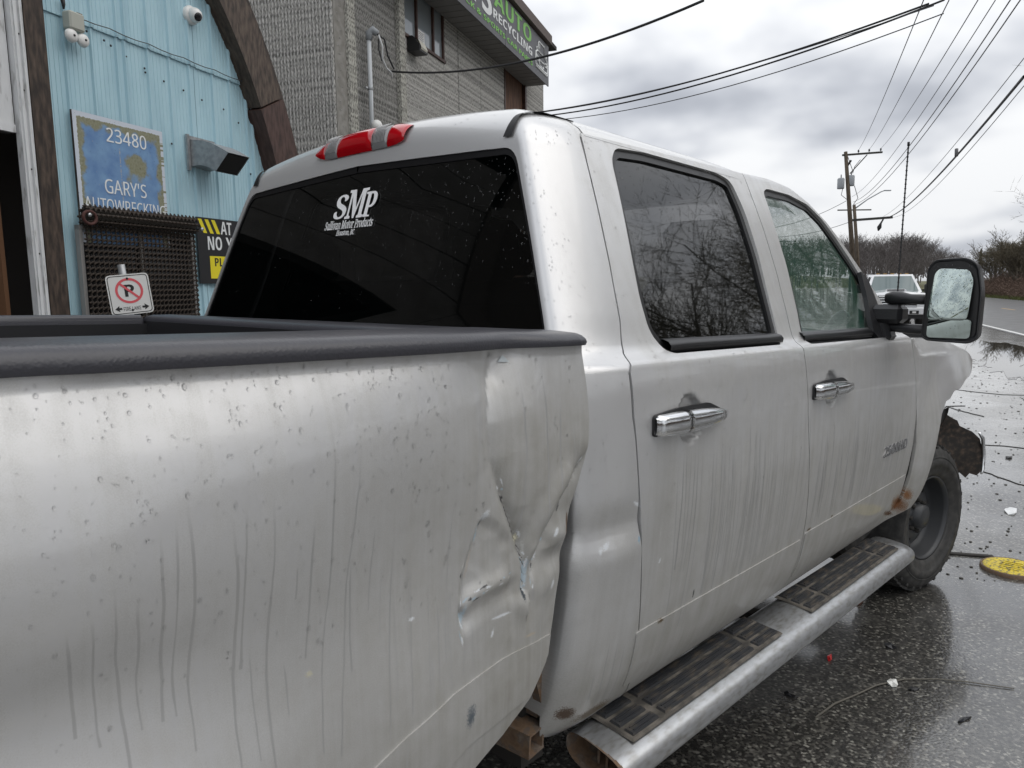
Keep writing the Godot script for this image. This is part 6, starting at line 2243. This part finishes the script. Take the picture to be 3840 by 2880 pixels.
	mi("front_wing", skin(wing, [], 0.025, wing_f, cab_uv, 0.015), cab_paint, truck)
	var hood := MB.new(1)
	hood.grid(10, 12, func(u, v):
		var x: float = lerpf(3.62, 4.75, u)
		var c: float = lerpf(-1, 1, v)
		return Vector3(x, 1.375 - 0.13 * pow(u, 1.8) + 0.05 * (1 - c * c), lerpf(-0.16, 2 * ZC + 0.16, v)))
	part("hood", hood, M.paint, truck)
	var lw2 := MB.new(1)
	lw2.grid(8, 6, func(u, v):
		return mirror_p(Vector3(lerpf(3.60, 4.95, u), lerpf(0.95, 1.36, v), -0.02 - 0.04 * v)))
	part("front_wing", lw2, M.paint, truck)
	var nose := MB.new()
	nose.bevel_box(Vector3(4.62, 1.02, ZC), Vector3(0.12, 0.42, 1.2), 0.02)
	part("radiator", nose, M.dark, truck)
	# --- windscreen and inside
	var wsn := MB.new(1)
	wsn.grid(12, 6, func(u, v):
		var c: float = lerpf(-1, 1, u)
		var half: float = lerpf(0.88, 0.66, v)
		return Vector3(lerpf(3.68, 2.96, v) - 0.07 * c * c, lerpf(1.40, 1.975, v), ZC + c * half))
	part("windshield", wsn, M.clear_ws, truck)
	var dash := MB.new(1)
	dash.grid(6, 6, func(u, v):
		var q: Array = [[3.62, 1.36], [3.40, 1.385], [3.20, 1.38], [3.10, 1.33], [3.08, 1.2], [3.12, 1.0], [3.2, 0.8]][int(round(v * 6))]
		return Vector3(q[0], q[1], lerpf(-0.13, 2 * ZC + 0.13, u)))
	part("dashboard", dash, mat(Color(0.10, 0.11, 0.105), 0.6), truck)
	var seatm := mat(Color(0.045, 0.045, 0.047), 0.85)
	for q in [[2.62, -0.50], [2.62, -1.47]]:
		var st := MB.new()
		st.bevel_box(Vector3(q[0] + 0.22, 0.98, q[1]), Vector3(0.55, 0.18, 0.54), 0.05)
		st.bevel_box(Vector3(q[0], 1.32, q[1]), Vector3(0.18, 0.62, 0.52), 0.06, Basis(Vector3.BACK, deg_to_rad(12)))
		st.bevel_box(Vector3(q[0] - 0.10, 1.74, q[1]), Vector3(0.10, 0.19, 0.28), 0.04, Basis(Vector3.BACK, deg_to_rad(10)))
		part("front_seat", st, seatm, truck)

	var rsb := MB.new()
	rsb.bevel_box(Vector3(1.55, 1.28, ZC), Vector3(0.18, 0.62, 1.45), 0.06, Basis(Vector3.BACK, deg_to_rad(10)))
	rsb.bevel_box(Vector3(1.80, 0.98, ZC), Vector3(0.50, 0.16, 1.45), 0.05)
	for z in [-0.55, -1.42]:
		rsb.bevel_box(Vector3(1.44, 1.66, z), Vector3(0.09, 0.16, 0.26), 0.04)
	part("rear_seat", rsb, seatm, truck)
	var fl := MB.new()
	fl.box(Vector3(2.45, 0.62, ZC), Vector3(2.4, 0.05, 1.78))
	fl.box(Vector3(3.66, 0.95, ZC), Vector3(0.05, 0.8, 1.7))
	fl.box(Vector3(2.45, 0.95, -0.13), Vector3(2.3, 0.78, 0.03))
	fl.box(Vector3(2.45, 0.95, 2 * ZC + 0.13), Vector3(2.3, 0.78, 0.03))
	fl.box(Vector3(1.26, 1.0, ZC), Vector3(0.03, 0.78, 1.62))
	part("cab_tub", fl, mat(Color(0.03, 0.03, 0.03), 0.9), truck)
	var hl := MB.new()
	hl.box(Vector3(2.15, 1.985, ZC), Vector3(1.5, 0.02, 1.25))
	part("headliner", hl, mat(Color(0.16, 0.16, 0.15), 0.9), truck)
	for z in [-0.255, 2 * ZC + 0.255]:
		var pl := MB.new()
		pl.bevel_box(Vector3(2.46, 1.68, z + (0.03 if z > ZC else -0.03) * 0), Vector3(0.13, 0.62, 0.05), 0.02, Basis(Vector3.RIGHT, deg_to_rad(-22.0 if z > ZC else 22.0)))
		part("pillar_trim", pl, mat(Color(0.16, 0.16, 0.15), 0.9), truck)
	var sw := MB.new(1)
	var sp := []
	for k in 25:
		var a := TAU * k / 24
		sp.append(Vector3(3.02 + 0.07 * sin(a), 1.30 + 0.175 * sin(a), -1.46 + 0.19 * cos(a)))
	sw.tube(sp, 0.016, 8, false)
	part("steering_wheel", sw, M.black_plastic, truck)

	# --- towing mirror
	var mr := Node3D.new()
	mr.name = "side_mirror"
	truck.add_child(mr, true)
	var sail := MB.new()
	sail.prism(round_poly(pv([[3.17, 1.408], [3.215, 1.380], [3.27, 1.360], [3.325, 1.353], [3.385, 1.366], [3.435, 1.405], [3.345, 1.45], [3.352, 1.53], [3.345, 1.625], [3.285, 1.665], [3.246, 1.556], [3.185, 1.455]]), 0.012), -0.006, 0.012, Transform3D(Basis(Vector3(1, 0, 0), Vector3(0, 1, -0.41), Vector3(0, 0.38, 0.92)), Vector3(0, 0, -0.058 + 0.41 * 1.41)))
	part("sail_plate", sail, M.mirror_shell, mr)
	var brk := MB.new(1)
	brk.sg(-1)
	brk.bevel_box(Vector3(3.31, 1.487, -0.035), Vector3(0.11, 0.078, 0.125), 0.018)
	brk.bevel_box(Vector3(3.315, 1.425, -0.045), Vector3(0.09, 0.11, 0.045), 0.015, Basis(Vector3.RIGHT, -0.3))
	part("bracket", brk, M.mirror_shell, mr)
	var up := MB.new(1)
	up.tube([Vector3(3.30, 1.552, -0.048), Vector3(3.30, 1.553, -0.02), Vector3(3.295, 1.552, 0.01), Vector3(3.285, 1.549, 0.05), Vector3(3.28, 1.547, 0.15)], [0.020, 0.031, 0.029, 0.021, 0.021], 14)
	part("upper_arm", up, M.mirror_shell, mr)
	var la := MB.new(1)
	la.tube([Vector3(3.31, 1.440, -0.055), Vector3(3.305, 1.434, -0.02), Vector3(3.29, 1.428, 0.05), Vector3(3.28, 1.428, 0.15)], [0.012, 0.019, 0.020, 0.020], 12)
	part("lower_arm", la, M.mirror_shell, mr)
	var head := MB.new(1)
	var mo2 := round_poly(pv([[0.118, 1.398], [0.138, 1.386], [0.285, 1.380], [0.315, 1.40], [0.318, 1.58], [0.300, 1.680], [0.262, 1.706], [0.150, 1.702], [0.126, 1.672]]), 0.035, 6)
	var mc := Vector2(0.217, 1.545)
	var nm := mo2.size()
	# the shell bulges forward; the glass sits in a recess at its rear face
	head.grid(nm, 9, func(u, v):
		var p := mo2[int(round(u * nm)) % nm]
		var k: Array = [[0.0, 0.90], [-0.004, 0.94], [-0.012, 0.985], [0.0, 1.0], [0.03, 1.0], [0.07, 0.97], [0.11, 0.90], [0.14, 0.75], [0.155, 0.45], [0.158, 0.0]][int(round(v * 9))]
		var q: Vector2 = mc + (p - mc) * k[1]
		return Vector3(3.20 + k[0] - 0.10 * (q.x - mc.x), q.y, q.x))
	part("housing", head, M.mirror_shell, mr)
	var glassy := mat(Color(0.40, 0.46, 0.44), 0.02, 1.0)
	var backp := MB.new()
	backp.prism(mo2_scaled(mo2, mc, 0.925), 0.0, 0.004, Transform3D(Basis(Vector3(0.0, 0, 1), Vector3.UP, Vector3(-1, 0, 0)), Vector3(3.200, 0, 0)))
	part("backing", backp, M.seal, mr)
	var ug := MB.new(1)
	var up2 := round_poly(pv([[0.146, 1.487], [0.282, 1.487], [0.290, 1.64], [0.272, 1.682], [0.172, 1.686], [0.157, 1.664]]), 0.022, 5)
	ug.prism(up2, 0, 0.004, Transform3D(Basis(Vector3(0.03, 0, 1).normalized(), Vector3(0.16, 1, 0).normalized(), Vector3(-1, 0.16, 0.03).normalized()), Vector3(3.184 - 0.16 * 1.585 - 0.018, 0, 0)))
	ug.sg(-1)
	part("main_glass", ug, glassy, mr)
	var lg := MB.new()
	var lp2 := round_poly(pv([[0.140, 1.402], [0.290, 1.402], [0.294, 1.474], [0.142, 1.474]]), 0.015, 4)
	lg.prism(lp2, 0, 0.004, Transform3D(Basis(Vector3(-0.08, 0, 1).normalized(), Vector3(-0.05, 1, 0).normalized(), Vector3(-1, -0.05, -0.08).normalized()), Vector3(3.188 + 0.05 * 1.44 + 0.018, 0, 0)))
	part("lower_glass", lg, glassy, mr)
	# --- aerial
	var an := MB.new(1)
	an.tube([Vector3(3.92, 1.40, -0.18), Vector3(3.925, 1.44, -0.18)], 0.012, 8)
	var ap := []
	for k in 30:
		ap.append(Vector3(3.925, 1.44, -0.18).lerp(Vector3(3.945, 2.298, -0.18), k / 29.0))
	an.tube(ap, 0.0035, 6)
	an.tube([Vector3(3.945, 2.29, -0.18), Vector3(3.945, 2.308, -0.18)], 0.006, 8)
	for k in 40:
		var t := k / 40.0
		var c := Vector3(3.925, 1.44, -0.18).lerp(Vector3(3.945, 2.298, -0.18), t)
		an.lathe([Vector2(0.0034, 0), Vector2(0.0055, 0.004), Vector2(0.0034, 0.008)], Transform3D(Basis.IDENTITY, c), 6)
	part("aerial", an, M.black, truck)

	# --- wheels
	for q in [[4.33, -0.165], [0.05, -0.20], [4.30, 2 * ZC + 0.20], [0.05, 2 * ZC + 0.20]]:
		var wh := Node3D.new()
		wh.name = "wheel"
		truck.add_child(wh, true)
		var steer := Basis(Vector3.UP, deg_to_rad(-11.0 if q[0] > 2 else 0.0))
		var ax := Transform3D(steer * Basis(Vector3.RIGHT, PI / 2 if q[1] > ZC else -PI / 2), Vector3(q[0], 0.395, q[1]))
		var ty := MB.new(1)
		ty.lathe([Vector2(0.225, -0.10), Vector2(0.26, -0.122), Vector2(0.33, -0.128), Vector2(0.372, -0.112), Vector2(0.392, -0.085), Vector2(0.396, 0.0), Vector2(0.392, 0.085), Vector2(0.372, 0.112), Vector2(0.345, 0.126), Vector2(0.325, 0.127), Vector2(0.322, 0.131), Vector2(0.29, 0.131), Vector2(0.287, 0.127), Vector2(0.255, 0.122), Vector2(0.235, 0.112), Vector2(0.222, 0.098)], ax, 60)
		part("tyre", ty, M.tyre, wh)
		if q[1] > ZC and q[0] > 2:
			var tb := MB.new()
			for k in 60:
				var a := TAU * k / 60
				for s in [[0.07, 0.35], [0.018, -0.3], [-0.035, 0.3], [-0.085, -0.3]]:
					var bb := Basis(Vector3(0, 1, 0), a + (0.05 if s[1] > 0 else 0.0)) * Basis(Vector3.RIGHT, s[1])
					var c := Vector3(cos(-a) * 0.394, s[0], sin(-a) * 0.394)
					tb.box(ax * c, Vector3(0.012, 0.040, 0.028), ax.basis * bb)
				# shoulder lugs
				if k % 2 == 0:
					tb.box(ax * Vector3(cos(-a) * 0.378, 0.100, sin(-a) * 0.378), Vector3(0.016, 0.022, 0.020), ax.basis * Basis(Vector3.UP, a))
			var to := part("tread", tb, M.tyre, wh)
			stuff(to)
			var rl := MB.new(1)
			rl.lathe([Vector2(0.335, 0.1275), Vector2(0.331, 0.131), Vector2(0.327, 0.1275)], ax, 60)
			part("sidewall_ring", rl, M.tyre, wh)
		var rm := MB.new(1)
		rm.lathe([Vector2(0.224, 0.098), Vector2(0.228, 0.108), Vector2(0.218, 0.108), Vector2(0.212, 0.085), Vector2(0.205, 0.03), Vector2(0.192, 0.0), Vector2(0.178, -0.005), Vector2(0.165, 0.02), Vector2(0.13, 0.04), Vector2(0.09, 0.045), Vector2(0.075, 0.035), Vector2(0.065, 0.05), Vector2(0.062, 0.085), Vector2(0.03, 0.092), Vector2(0.0, 0.092)], ax, 48)
		part("rim", rm, M.steel_wheel, wh)
		for k in 8:
			var a := TAU * k / 8
			var ln := MB.new(1)
			ln.lathe([Vector2(0.012, 0.0), Vector2(0.012, 0.022), Vector2(0.005, 0.026), Vector2(0.0, 0.026)], ax * Transform3D(Basis.IDENTITY, Vector3(cos(a) * 0.084, 0.038, sin(a) * 0.084)), 6)
			part("lug_nut", ln, M.under, wh)
			var ho := MB.new(1)
			ho.lathe([Vector2(0.022, 0.0), Vector2(0.018, 0.001), Vector2(0.0, 0.001)], ax * Transform3D(Basis(Vector3(-sin(a), 0, cos(a)), -0.45), Vector3(cos(a + 0.39) * 0.148, 0.0345, sin(a + 0.39) * 0.148)), 12)
			part("vent_hole", ho, M.dark, wh)
	# splash shield ahead of the step, arch liner
	var ll := MB.new(1)
	ll.grid(18, 6, func(u, v):
		var a: float = lerpf(-0.12, PI * 0.72, u)
		return Vector3(4.30 - cos(a) * 0.47, 0.44 + sin(a) * 0.47, lerpf(-0.06, -0.50, v)))
	part("wheel_arch_liner", ll, M.liner, truck)
	var mf := MB.new(1)
	mf.grid(8, 10, func(u, v):
		var y: float = lerpf(0.20, 0.72, v)
		return Vector3(3.86 + 0.05 * v * v - 0.02 * sin(u * 3.0), y, lerpf(-0.045, -0.36, u) - 0.03 * (1 - v)))
	part("mud_flap", mf, M.liner, truck)
	var sh := MB.new(1)
	sh.grid(8, 5, func(u, v):
		return Vector3(lerpf(3.45, 3.86, u), lerpf(0.36, 0.56, v) + 0.06 * u, -0.19 - 0.03 * v))
	part("splash_shield", sh, M.liner, truck)
	# torn end of the bumper that hangs ahead of the wheel
	var bpoly := pv([[4.02, 0.985], [4.12, 0.965], [4.32, 0.935], [4.47, 0.895], [4.50, 0.865], [4.60, 0.835], [4.665, 0.795], [4.70, 0.71], [4.705, 0.62], [4.66, 0.588], [4.60, 0.60], [4.575, 0.575], [4.52, 0.605], [4.46, 0.585], [4.40, 0.63], [4.30, 0.66], [4.20, 0.73], [4.12, 0.80], [4.04, 0.88]])
	var bump := func(x: float, y: float) -> Vector3:
		var t := clampf((x - 4.02) / 0.68, 0, 1)
		return Vector3(lerpf(4.55, 4.78, t) + 0.05 * sin(y * 9.0) * (1 - t), lerpf(0.05, 0.0, t) + y - 0.03, 0.13 + lerpf(-0.32, 0.02, pow(t, 0.8)) - 0.10 * pow(absf((y - 0.72) / 0.2), 2.0) * (1 - t) * 0.3)
	var bo := mi("torn_bumper_end", skin(bpoly, [], 0.03, func(x: float, y: float) -> Vector3:
		var t := (x - 4.02) / 0.68
		var z := lerpf(-0.02, 0.10, smoothstep(0.0, 1.0, t))
		# placed along the sight of the tear: x shrinks with the outward lean
		return Vector3(lerpf(4.30, 4.70, t), y + lerpf(0.015, 0.0, t), z - 0.09 * sin(t * 3.1) + 0.02 * sin(y * 21.0) * (1 - t)), func(u, v): return Vector2(u, v), 0.004), M.burnt, truck)
	var lipb := MB.new(1)
	lipb.tube([Vector3(4.625, 0.835, 0.085), Vector3(4.672, 0.80, 0.096), Vector3(4.70, 0.71, 0.10), Vector3(4.706, 0.62, 0.10), Vector3(4.69, 0.60, 0.098)], [0.006, 0.010, 0.011, 0.010, 0.006], 8)
	part("chrome_edge", lipb, M.chrome, bo)

	# --- running board: oval tube, end cap open to the rear, rubber pads
	var step := Node3D.new()
	step.name = "running_board"
	truck.add_child(step, true)
	var sec := []
	for k in 24:
		var a := TAU * k / 24
		var cx := signf(cos(a)) * pow(absf(cos(a)), 0.7)
		var cy := signf(sin(a)) * pow(absf(sin(a)), 0.7)
		sec.append(Vector2(-0.074 + cx * 0.096, 0.400 + cy * 0.043 - 0.012 * cx))
	var sz := func(x: float) -> float: return 0.016 * (x - 1.4)
	var tb := MB.new(1)
	tb.grid(40, 24, func(u, v):
		var s: Vector2 = sec[int(round(v * 24)) % 24]
		var x: float = lerpf(1.345, 3.66, u)
		var k := 1.0
		if u > 0.97:
			k = sqrt(maxf(0.0, 1.0 - pow((u - 0.97) / 0.03, 2.0)))
		var c := Vector2(-0.067, 0.397)
		s = c + (s - c) * Vector2(0.6 + 0.4 * k, k)
		var cut := 0.0
		if u < 0.001:
			cut = -0.10 * (s.x + 0.067)
		return Vector3(x + cut, s.y, s.x + sz.call(x)))
	part("tube", tb, M.alu, step)
	var tin := MB.new(1)
	tin.grid(3, 24, func(u, v):
		var s: Vector2 = sec[int(round(v * 24)) % 24]
		var c := Vector2(-0.067, 0.397)
		s = c + (s - c) * (0.955 if u > 0.1 else 1.0)
		return Vector3(lerpf(1.345, 1.62, u) - 0.10 * (s.x + 0.067) * (1 - u), s.y, s.x))
	part("tube_inside", tin, M.rust, step)
	for q in [[1.43, 2.29], [2.53, 3.50]]:
		var x0: float = q[0]
		var x1: float = q[1]
		var b0 := MB.new()
		var mk := func(a: float, b: float, z0: float, z1: float, h: float, into: MB):
			var f := func(x: float, z: float, hh: float) -> Vector3:
				return Vector3(x, 0.4435 + hh - 0.012 * (z + 0.067) / 0.108 - 0.35 * pow(maxf(0.0, z + 0.02), 1.6), z + sz.call(x))
			var e := 0.005
			var P := [f.call(a, z0, 0), f.call(b, z0, 0), f.call(b, z1, 0), f.call(a, z1, 0), f.call(a + e, z0 + e, h), f.call(b - e, z0 + e, h), f.call(b - e, z1 - e, h), f.call(a + e, z1 - e, h)]
			into.quad(P[7], P[6], P[5], P[4])
			for k in 4:
				into.quad(P[k], P[k + 4], P[(k + 1) % 4 + 4], P[(k + 1) % 4])
		mk.call(x0, x1, -0.157, -0.018, 0.005, b0)
		var pad := part("step_pad", b0, M.pad_mud, step)
		var cuts := [0.0, 0.17, 0.80, 1.0]
		for k in 3:
			var a := lerpf(x0, x1, cuts[k]) + 0.012
			var b := lerpf(x0, x1, cuts[k + 1]) - 0.012
			for z in [[-0.150, -0.112], [-0.105, -0.067], [-0.060, -0.026]]:
				var bl := MB.new()
				mk.call(a, b, z[0], z[1], 0.011, bl)
				part("tread_block", bl, M.pad, pad)
				for r in 2:
					var ri := MB.new()
					var zz: float = lerpf(z[0], z[1], 0.33 + 0.34 * r)
					mk.call(a + 0.01, b - 0.01, zz - 0.003, zz + 0.003, 0.0135, ri)
					part("tread_rib", ri, M.pad, pad)
	for z in [-0.10, -0.075]:
		var st2 := MB.new(1)
		st2.tube([Vector3(1.40, 0.356, z), Vector3(1.40, 0.40, z)], 0.004, 6)
		part("stud", st2, M.rust, step)
	for x in [1.55, 2.45, 3.35]:
		var bk := MB.new()
		bk.box(Vector3(x, 0.40, -0.28), Vector3(0.06, 0.03, 0.32))
		part("bracket", bk, M.under, step)
	# --- underside: frame rails, axle, crossmembers, square tube end
	var un := MB.new()
	for z in [-0.52, 2 * ZC + 0.52]:
		un.box(Vector3(1.6, 0.56, z), Vector3(6.0, 0.15, 0.08))
	un.box(Vector3(1.2, 0.52, ZC), Vector3(0.10, 0.10, 0.9))
	un.box(Vector3(2.6, 0.45, ZC), Vector3(1.2, 0.20, 0.5))
	un.box(Vector3(0.05, 0.42, ZC), Vector3(0.14, 0.14, 1.5))
	un.box(Vector3(4.30, 0.42, ZC), Vector3(0.14, 0.14, 1.5))
	un.box(Vector3(1.24, 0.75, ZC), Vector3(0.08, 0.7, 1.6))
	part("chassis", un, M.under, truck)
	var hid := MB.new()
	hid.prism(pv([[1.185, 0.80], [1.215, 0.80], [1.225, 0.60], [1.205, 0.58], [1.185, 0.64]]), -0.15, -0.125)
	hid.box(Vector3(1.24, 0.60, -0.20), Vector3(0.05, 0.12, 0.10))
	part("body_mount", hid, M.rust, truck)
	var sqt := MB.new()
	var sb := Basis(Vector3.UP, deg_to_rad(-90.0))
	var w := 0.055
	var c0 := Vector3(1.19, 0.50, -0.15)
	# a hollow square tube that points out and forward
	var dirx := Vector3(0.12, -0.05, 0.99).normalized()
	var upx := Vector3(0, 1, 0.1).normalized()
	var rx := upx.cross(dirx).normalized()
	upx = dirx.cross(rx)
	for s in [[rx * w / 2, upx], [-rx * w / 2, upx]]:
		sqt.box(c0 - dirx * 0.15 + s[0], Vector3(0.006, w, 0.34), Basis(rx, upx, dirx))
	for s in [upx * w / 2, -upx * w / 2]:
		sqt.box(c0 - dirx * 0.15 + s, Vector3(w + 0.008, 0.006, 0.342), Basis(rx, upx, dirx))
	part("square_tube", sqt, M.rust, truck)

	# --- rain
	rain(bed_uv)

func rain(_uv):
	var g := RandomNumberGenerator.new()
	g.seed = 404
	var b := MB.new(1)
	var prof := []
	for k in 5:
		var a := k / 4.0 * PI / 2
		prof.append(Vector2(cos(a), sin(a) * 0.62))
	b.lathe(prof, Transform3D.IDENTITY, 9)
	var drop := b.done()
	var place := func(p: Vector3, n: Vector3, r: float, tail: float) -> Transform3D:
		var x := n.cross(Vector3.UP)
		if x.length() < 0.05:
			x = Vector3.RIGHT
		x = x.normalized()
		var z := x.cross(n).normalized()
		return Transform3D(Basis(x * r, n * r, z * r * tail), p - n * r * 0.08)
	var nrm := func(f: Callable, u: float, v: float) -> Vector3:
		var e := 0.003
		return (f.call(u + e, v) - f.call(u - e, v)).cross(f.call(u, v + e) - f.call(u, v - e)).normalized()
	var sets := []
	# bed side: many fine beads high up, fewer large ones lower
	var list := []
	for k in 900:
		var x := g.randf_range(0.12, 1.14)
		var y := 1.425 - 0.42 * pow(g.randf(), 1.5)
		if x > 0.80 and g.randf() < 0.75:
			continue
		if y < 1.2 and g.randf() < 0.35:
			continue
		var r := g.randf_range(0.0009, 0.0019) * (1.0 + 0.7 * float(g.randf() < 0.2)) * lerpf(0.9, 1.5, x)
		list.append(place.call(bed_p(x, y), nrm.call(bed_p, x, y), r, g.randf_range(1.0, 1.7)))
	sets.append(list)
	list = []
	for k in 620:
		var v := 0.55 + 1.55 * pow(g.randf(), 0.62)
		var u := g.randf_range(0.0, 0.36)
		if v > 1.955 and g.randf() < 0.3:
			u = g.randf_range(-0.8, 0.0)
		elif shell_x(v) + 0.17 + u - 0.2 > 1.36 and v < 1.9:
			continue
		if v > 2.03:
			continue
		list.append(place.call(shell_p(u, v), nrm.call(shell_p, u, v), g.randf_range(0.0011, 0.0027), g.randf_range(1.0, 1.5)))
	sets.append(list)
	list = []
	for k in 1300:
		var x := g.randf_range(1.40, 3.5)
		var y := 0.95 + 1.0 * pow(g.randf(), 0.7)
		if y > 1.39 and y < 1.94:
			# only the narrow frames carry paint up here
			if not (x < 1.54 or (x > 2.36 and x < 2.46)):
				continue
			if x < 1.38 + (y - 1.37) * 0.24:
				continue
		if y < 1.3 and x > 2.0 and g.randf() < 0.6:
			continue
		if y > 1.95 or (x > 2.7 and y > 1.5):
			continue
		list.append(place.call(side_p(x, y), nrm.call(side_p, x, y), g.randf_range(0.0016, 0.0040), g.randf_range(1.0, 1.5)))
	sets.append(list)
	# on the glass
	list = []
	var gl := func(x: float, y: float) -> Vector3: return Vector3(x, y, -0.068 - 0.41 * (y - 1.415) - 0.014)
	for k in 700:
		var y := 1.44 + 0.49 * pow(g.randf(), 0.6)
		var x := g.randf_range(1.60, 2.33) if g.randf() < 0.7 else g.randf_range(2.58, 3.15)
		if x > 2.5 and y > 1.90 - (x - 2.6) * 0.3:
			continue
		list.append(place.call(gl.call(x, y), Vector3(0, 0.379, 0.925), g.randf_range(0.0009, 0.0022), g.randf_range(1.0, 1.8)))
	sets.append(list)
	list = []
	var rw := func(u: float, v: float) -> Vector3: return shell_p(u, v) + Vector3(0.007, 0, 0)
	for k in 650:
		var v := 1.46 + 0.42 * pow(g.randf(), 0.6)
		var u := g.randf_range(-0.8, -0.02)
		var p: Vector3 = rw.call(u, v)
		if g.randf() < 0.35:
			p.z = 2 * ZC - p.z
		list.append(place.call(p, Vector3(-0.976, 0.217, 0), g.randf_range(0.0008, 0.0018), g.randf_range(1.0, 2.4)))
	sets.append(list)
	list = []
	# mirror glass: dense fine mist
	for k in 420:
		var z := g.randf_range(0.150, 0.285)
		var y := g.randf_range(1.492, 1.680)
		list.append(place.call(Vector3(3.184 - 0.018 + 0.16 * (y - 1.585) + 0.03 * z - 0.0045, y, z), Vector3(-1, 0.16, 0.03).normalized(), g.randf_range(0.0009, 0.0026), g.randf_range(1.0, 1.6)))
	sets.append(list)
	var all := []
	for s in sets:
		all.append_array(s)
	var o := scatter("raindrops", drop, M.wet, all.size(), func(i): return all[i], "", "")
	truck.add_child(o)

func mo2_scaled(p: PackedVector2Array, c: Vector2, k: float) -> PackedVector2Array:
	var q := PackedVector2Array()
	for v in p:
		q.append(c + (v - c) * k)
	return q

func _ready():
	rng.seed = 7
	make_view()
	make_materials()
	make_more_materials()
	make_ground()
	make_blue_building()
	make_concrete_building()
	make_trees()
	make_poles()
	make_white_truck()
	make_truck()

func make_more_materials():
	M.guard = tri_mat(ramp_tex(noise(0.03, 4), [Color(0.015, 0.011, 0.009), Color(0.045, 0.033, 0.025), Color(0.14, 0.11, 0.085)], [0.2, 0.55, 1.0], 256), Vector3(3, 3, 3), 0.8)
	M.pad_mud = tri_mat(ramp_tex(noise(0.02, 5, FastNoiseLite.TYPE_SIMPLEX_SMOOTH, 78), [Color(0.05, 0.046, 0.04), Color(0.11, 0.099, 0.084), Color(0.19, 0.17, 0.143)], [0.2, 0.5, 0.85], 256), Vector3(2, 3, 3), 0.9)
	M.soffit = mat(Color(0.17, 0.165, 0.155), 0.7)
	M.chrome_wet = M.chrome.duplicate()
	M.chrome_wet.uv1_triplanar = true
	M.chrome_wet.uv1_scale = Vector3(14, 14, 14)
	M.chrome_wet.heightmap_enabled = true
	M.chrome_wet.heightmap_texture = M.grain
	M.chrome_wet.heightmap_scale = 0.008
	M.clear_ws = M.clear.duplicate()
	M.clear_ws.albedo_color = Color(0.1, 0.3, 0.25, 0.18)
	M.burnt = tri_mat(ramp_tex(noise(0.02, 5, FastNoiseLite.TYPE_SIMPLEX_SMOOTH, 88), [Color(0.008, 0.007, 0.006), Color(0.022, 0.017, 0.013), Color(0.06, 0.04, 0.028), Color(0.16, 0.12, 0.09)], [0.2, 0.5, 0.7, 1.0], 512), Vector3(2.5, 2.5, 2.5), 0.6)
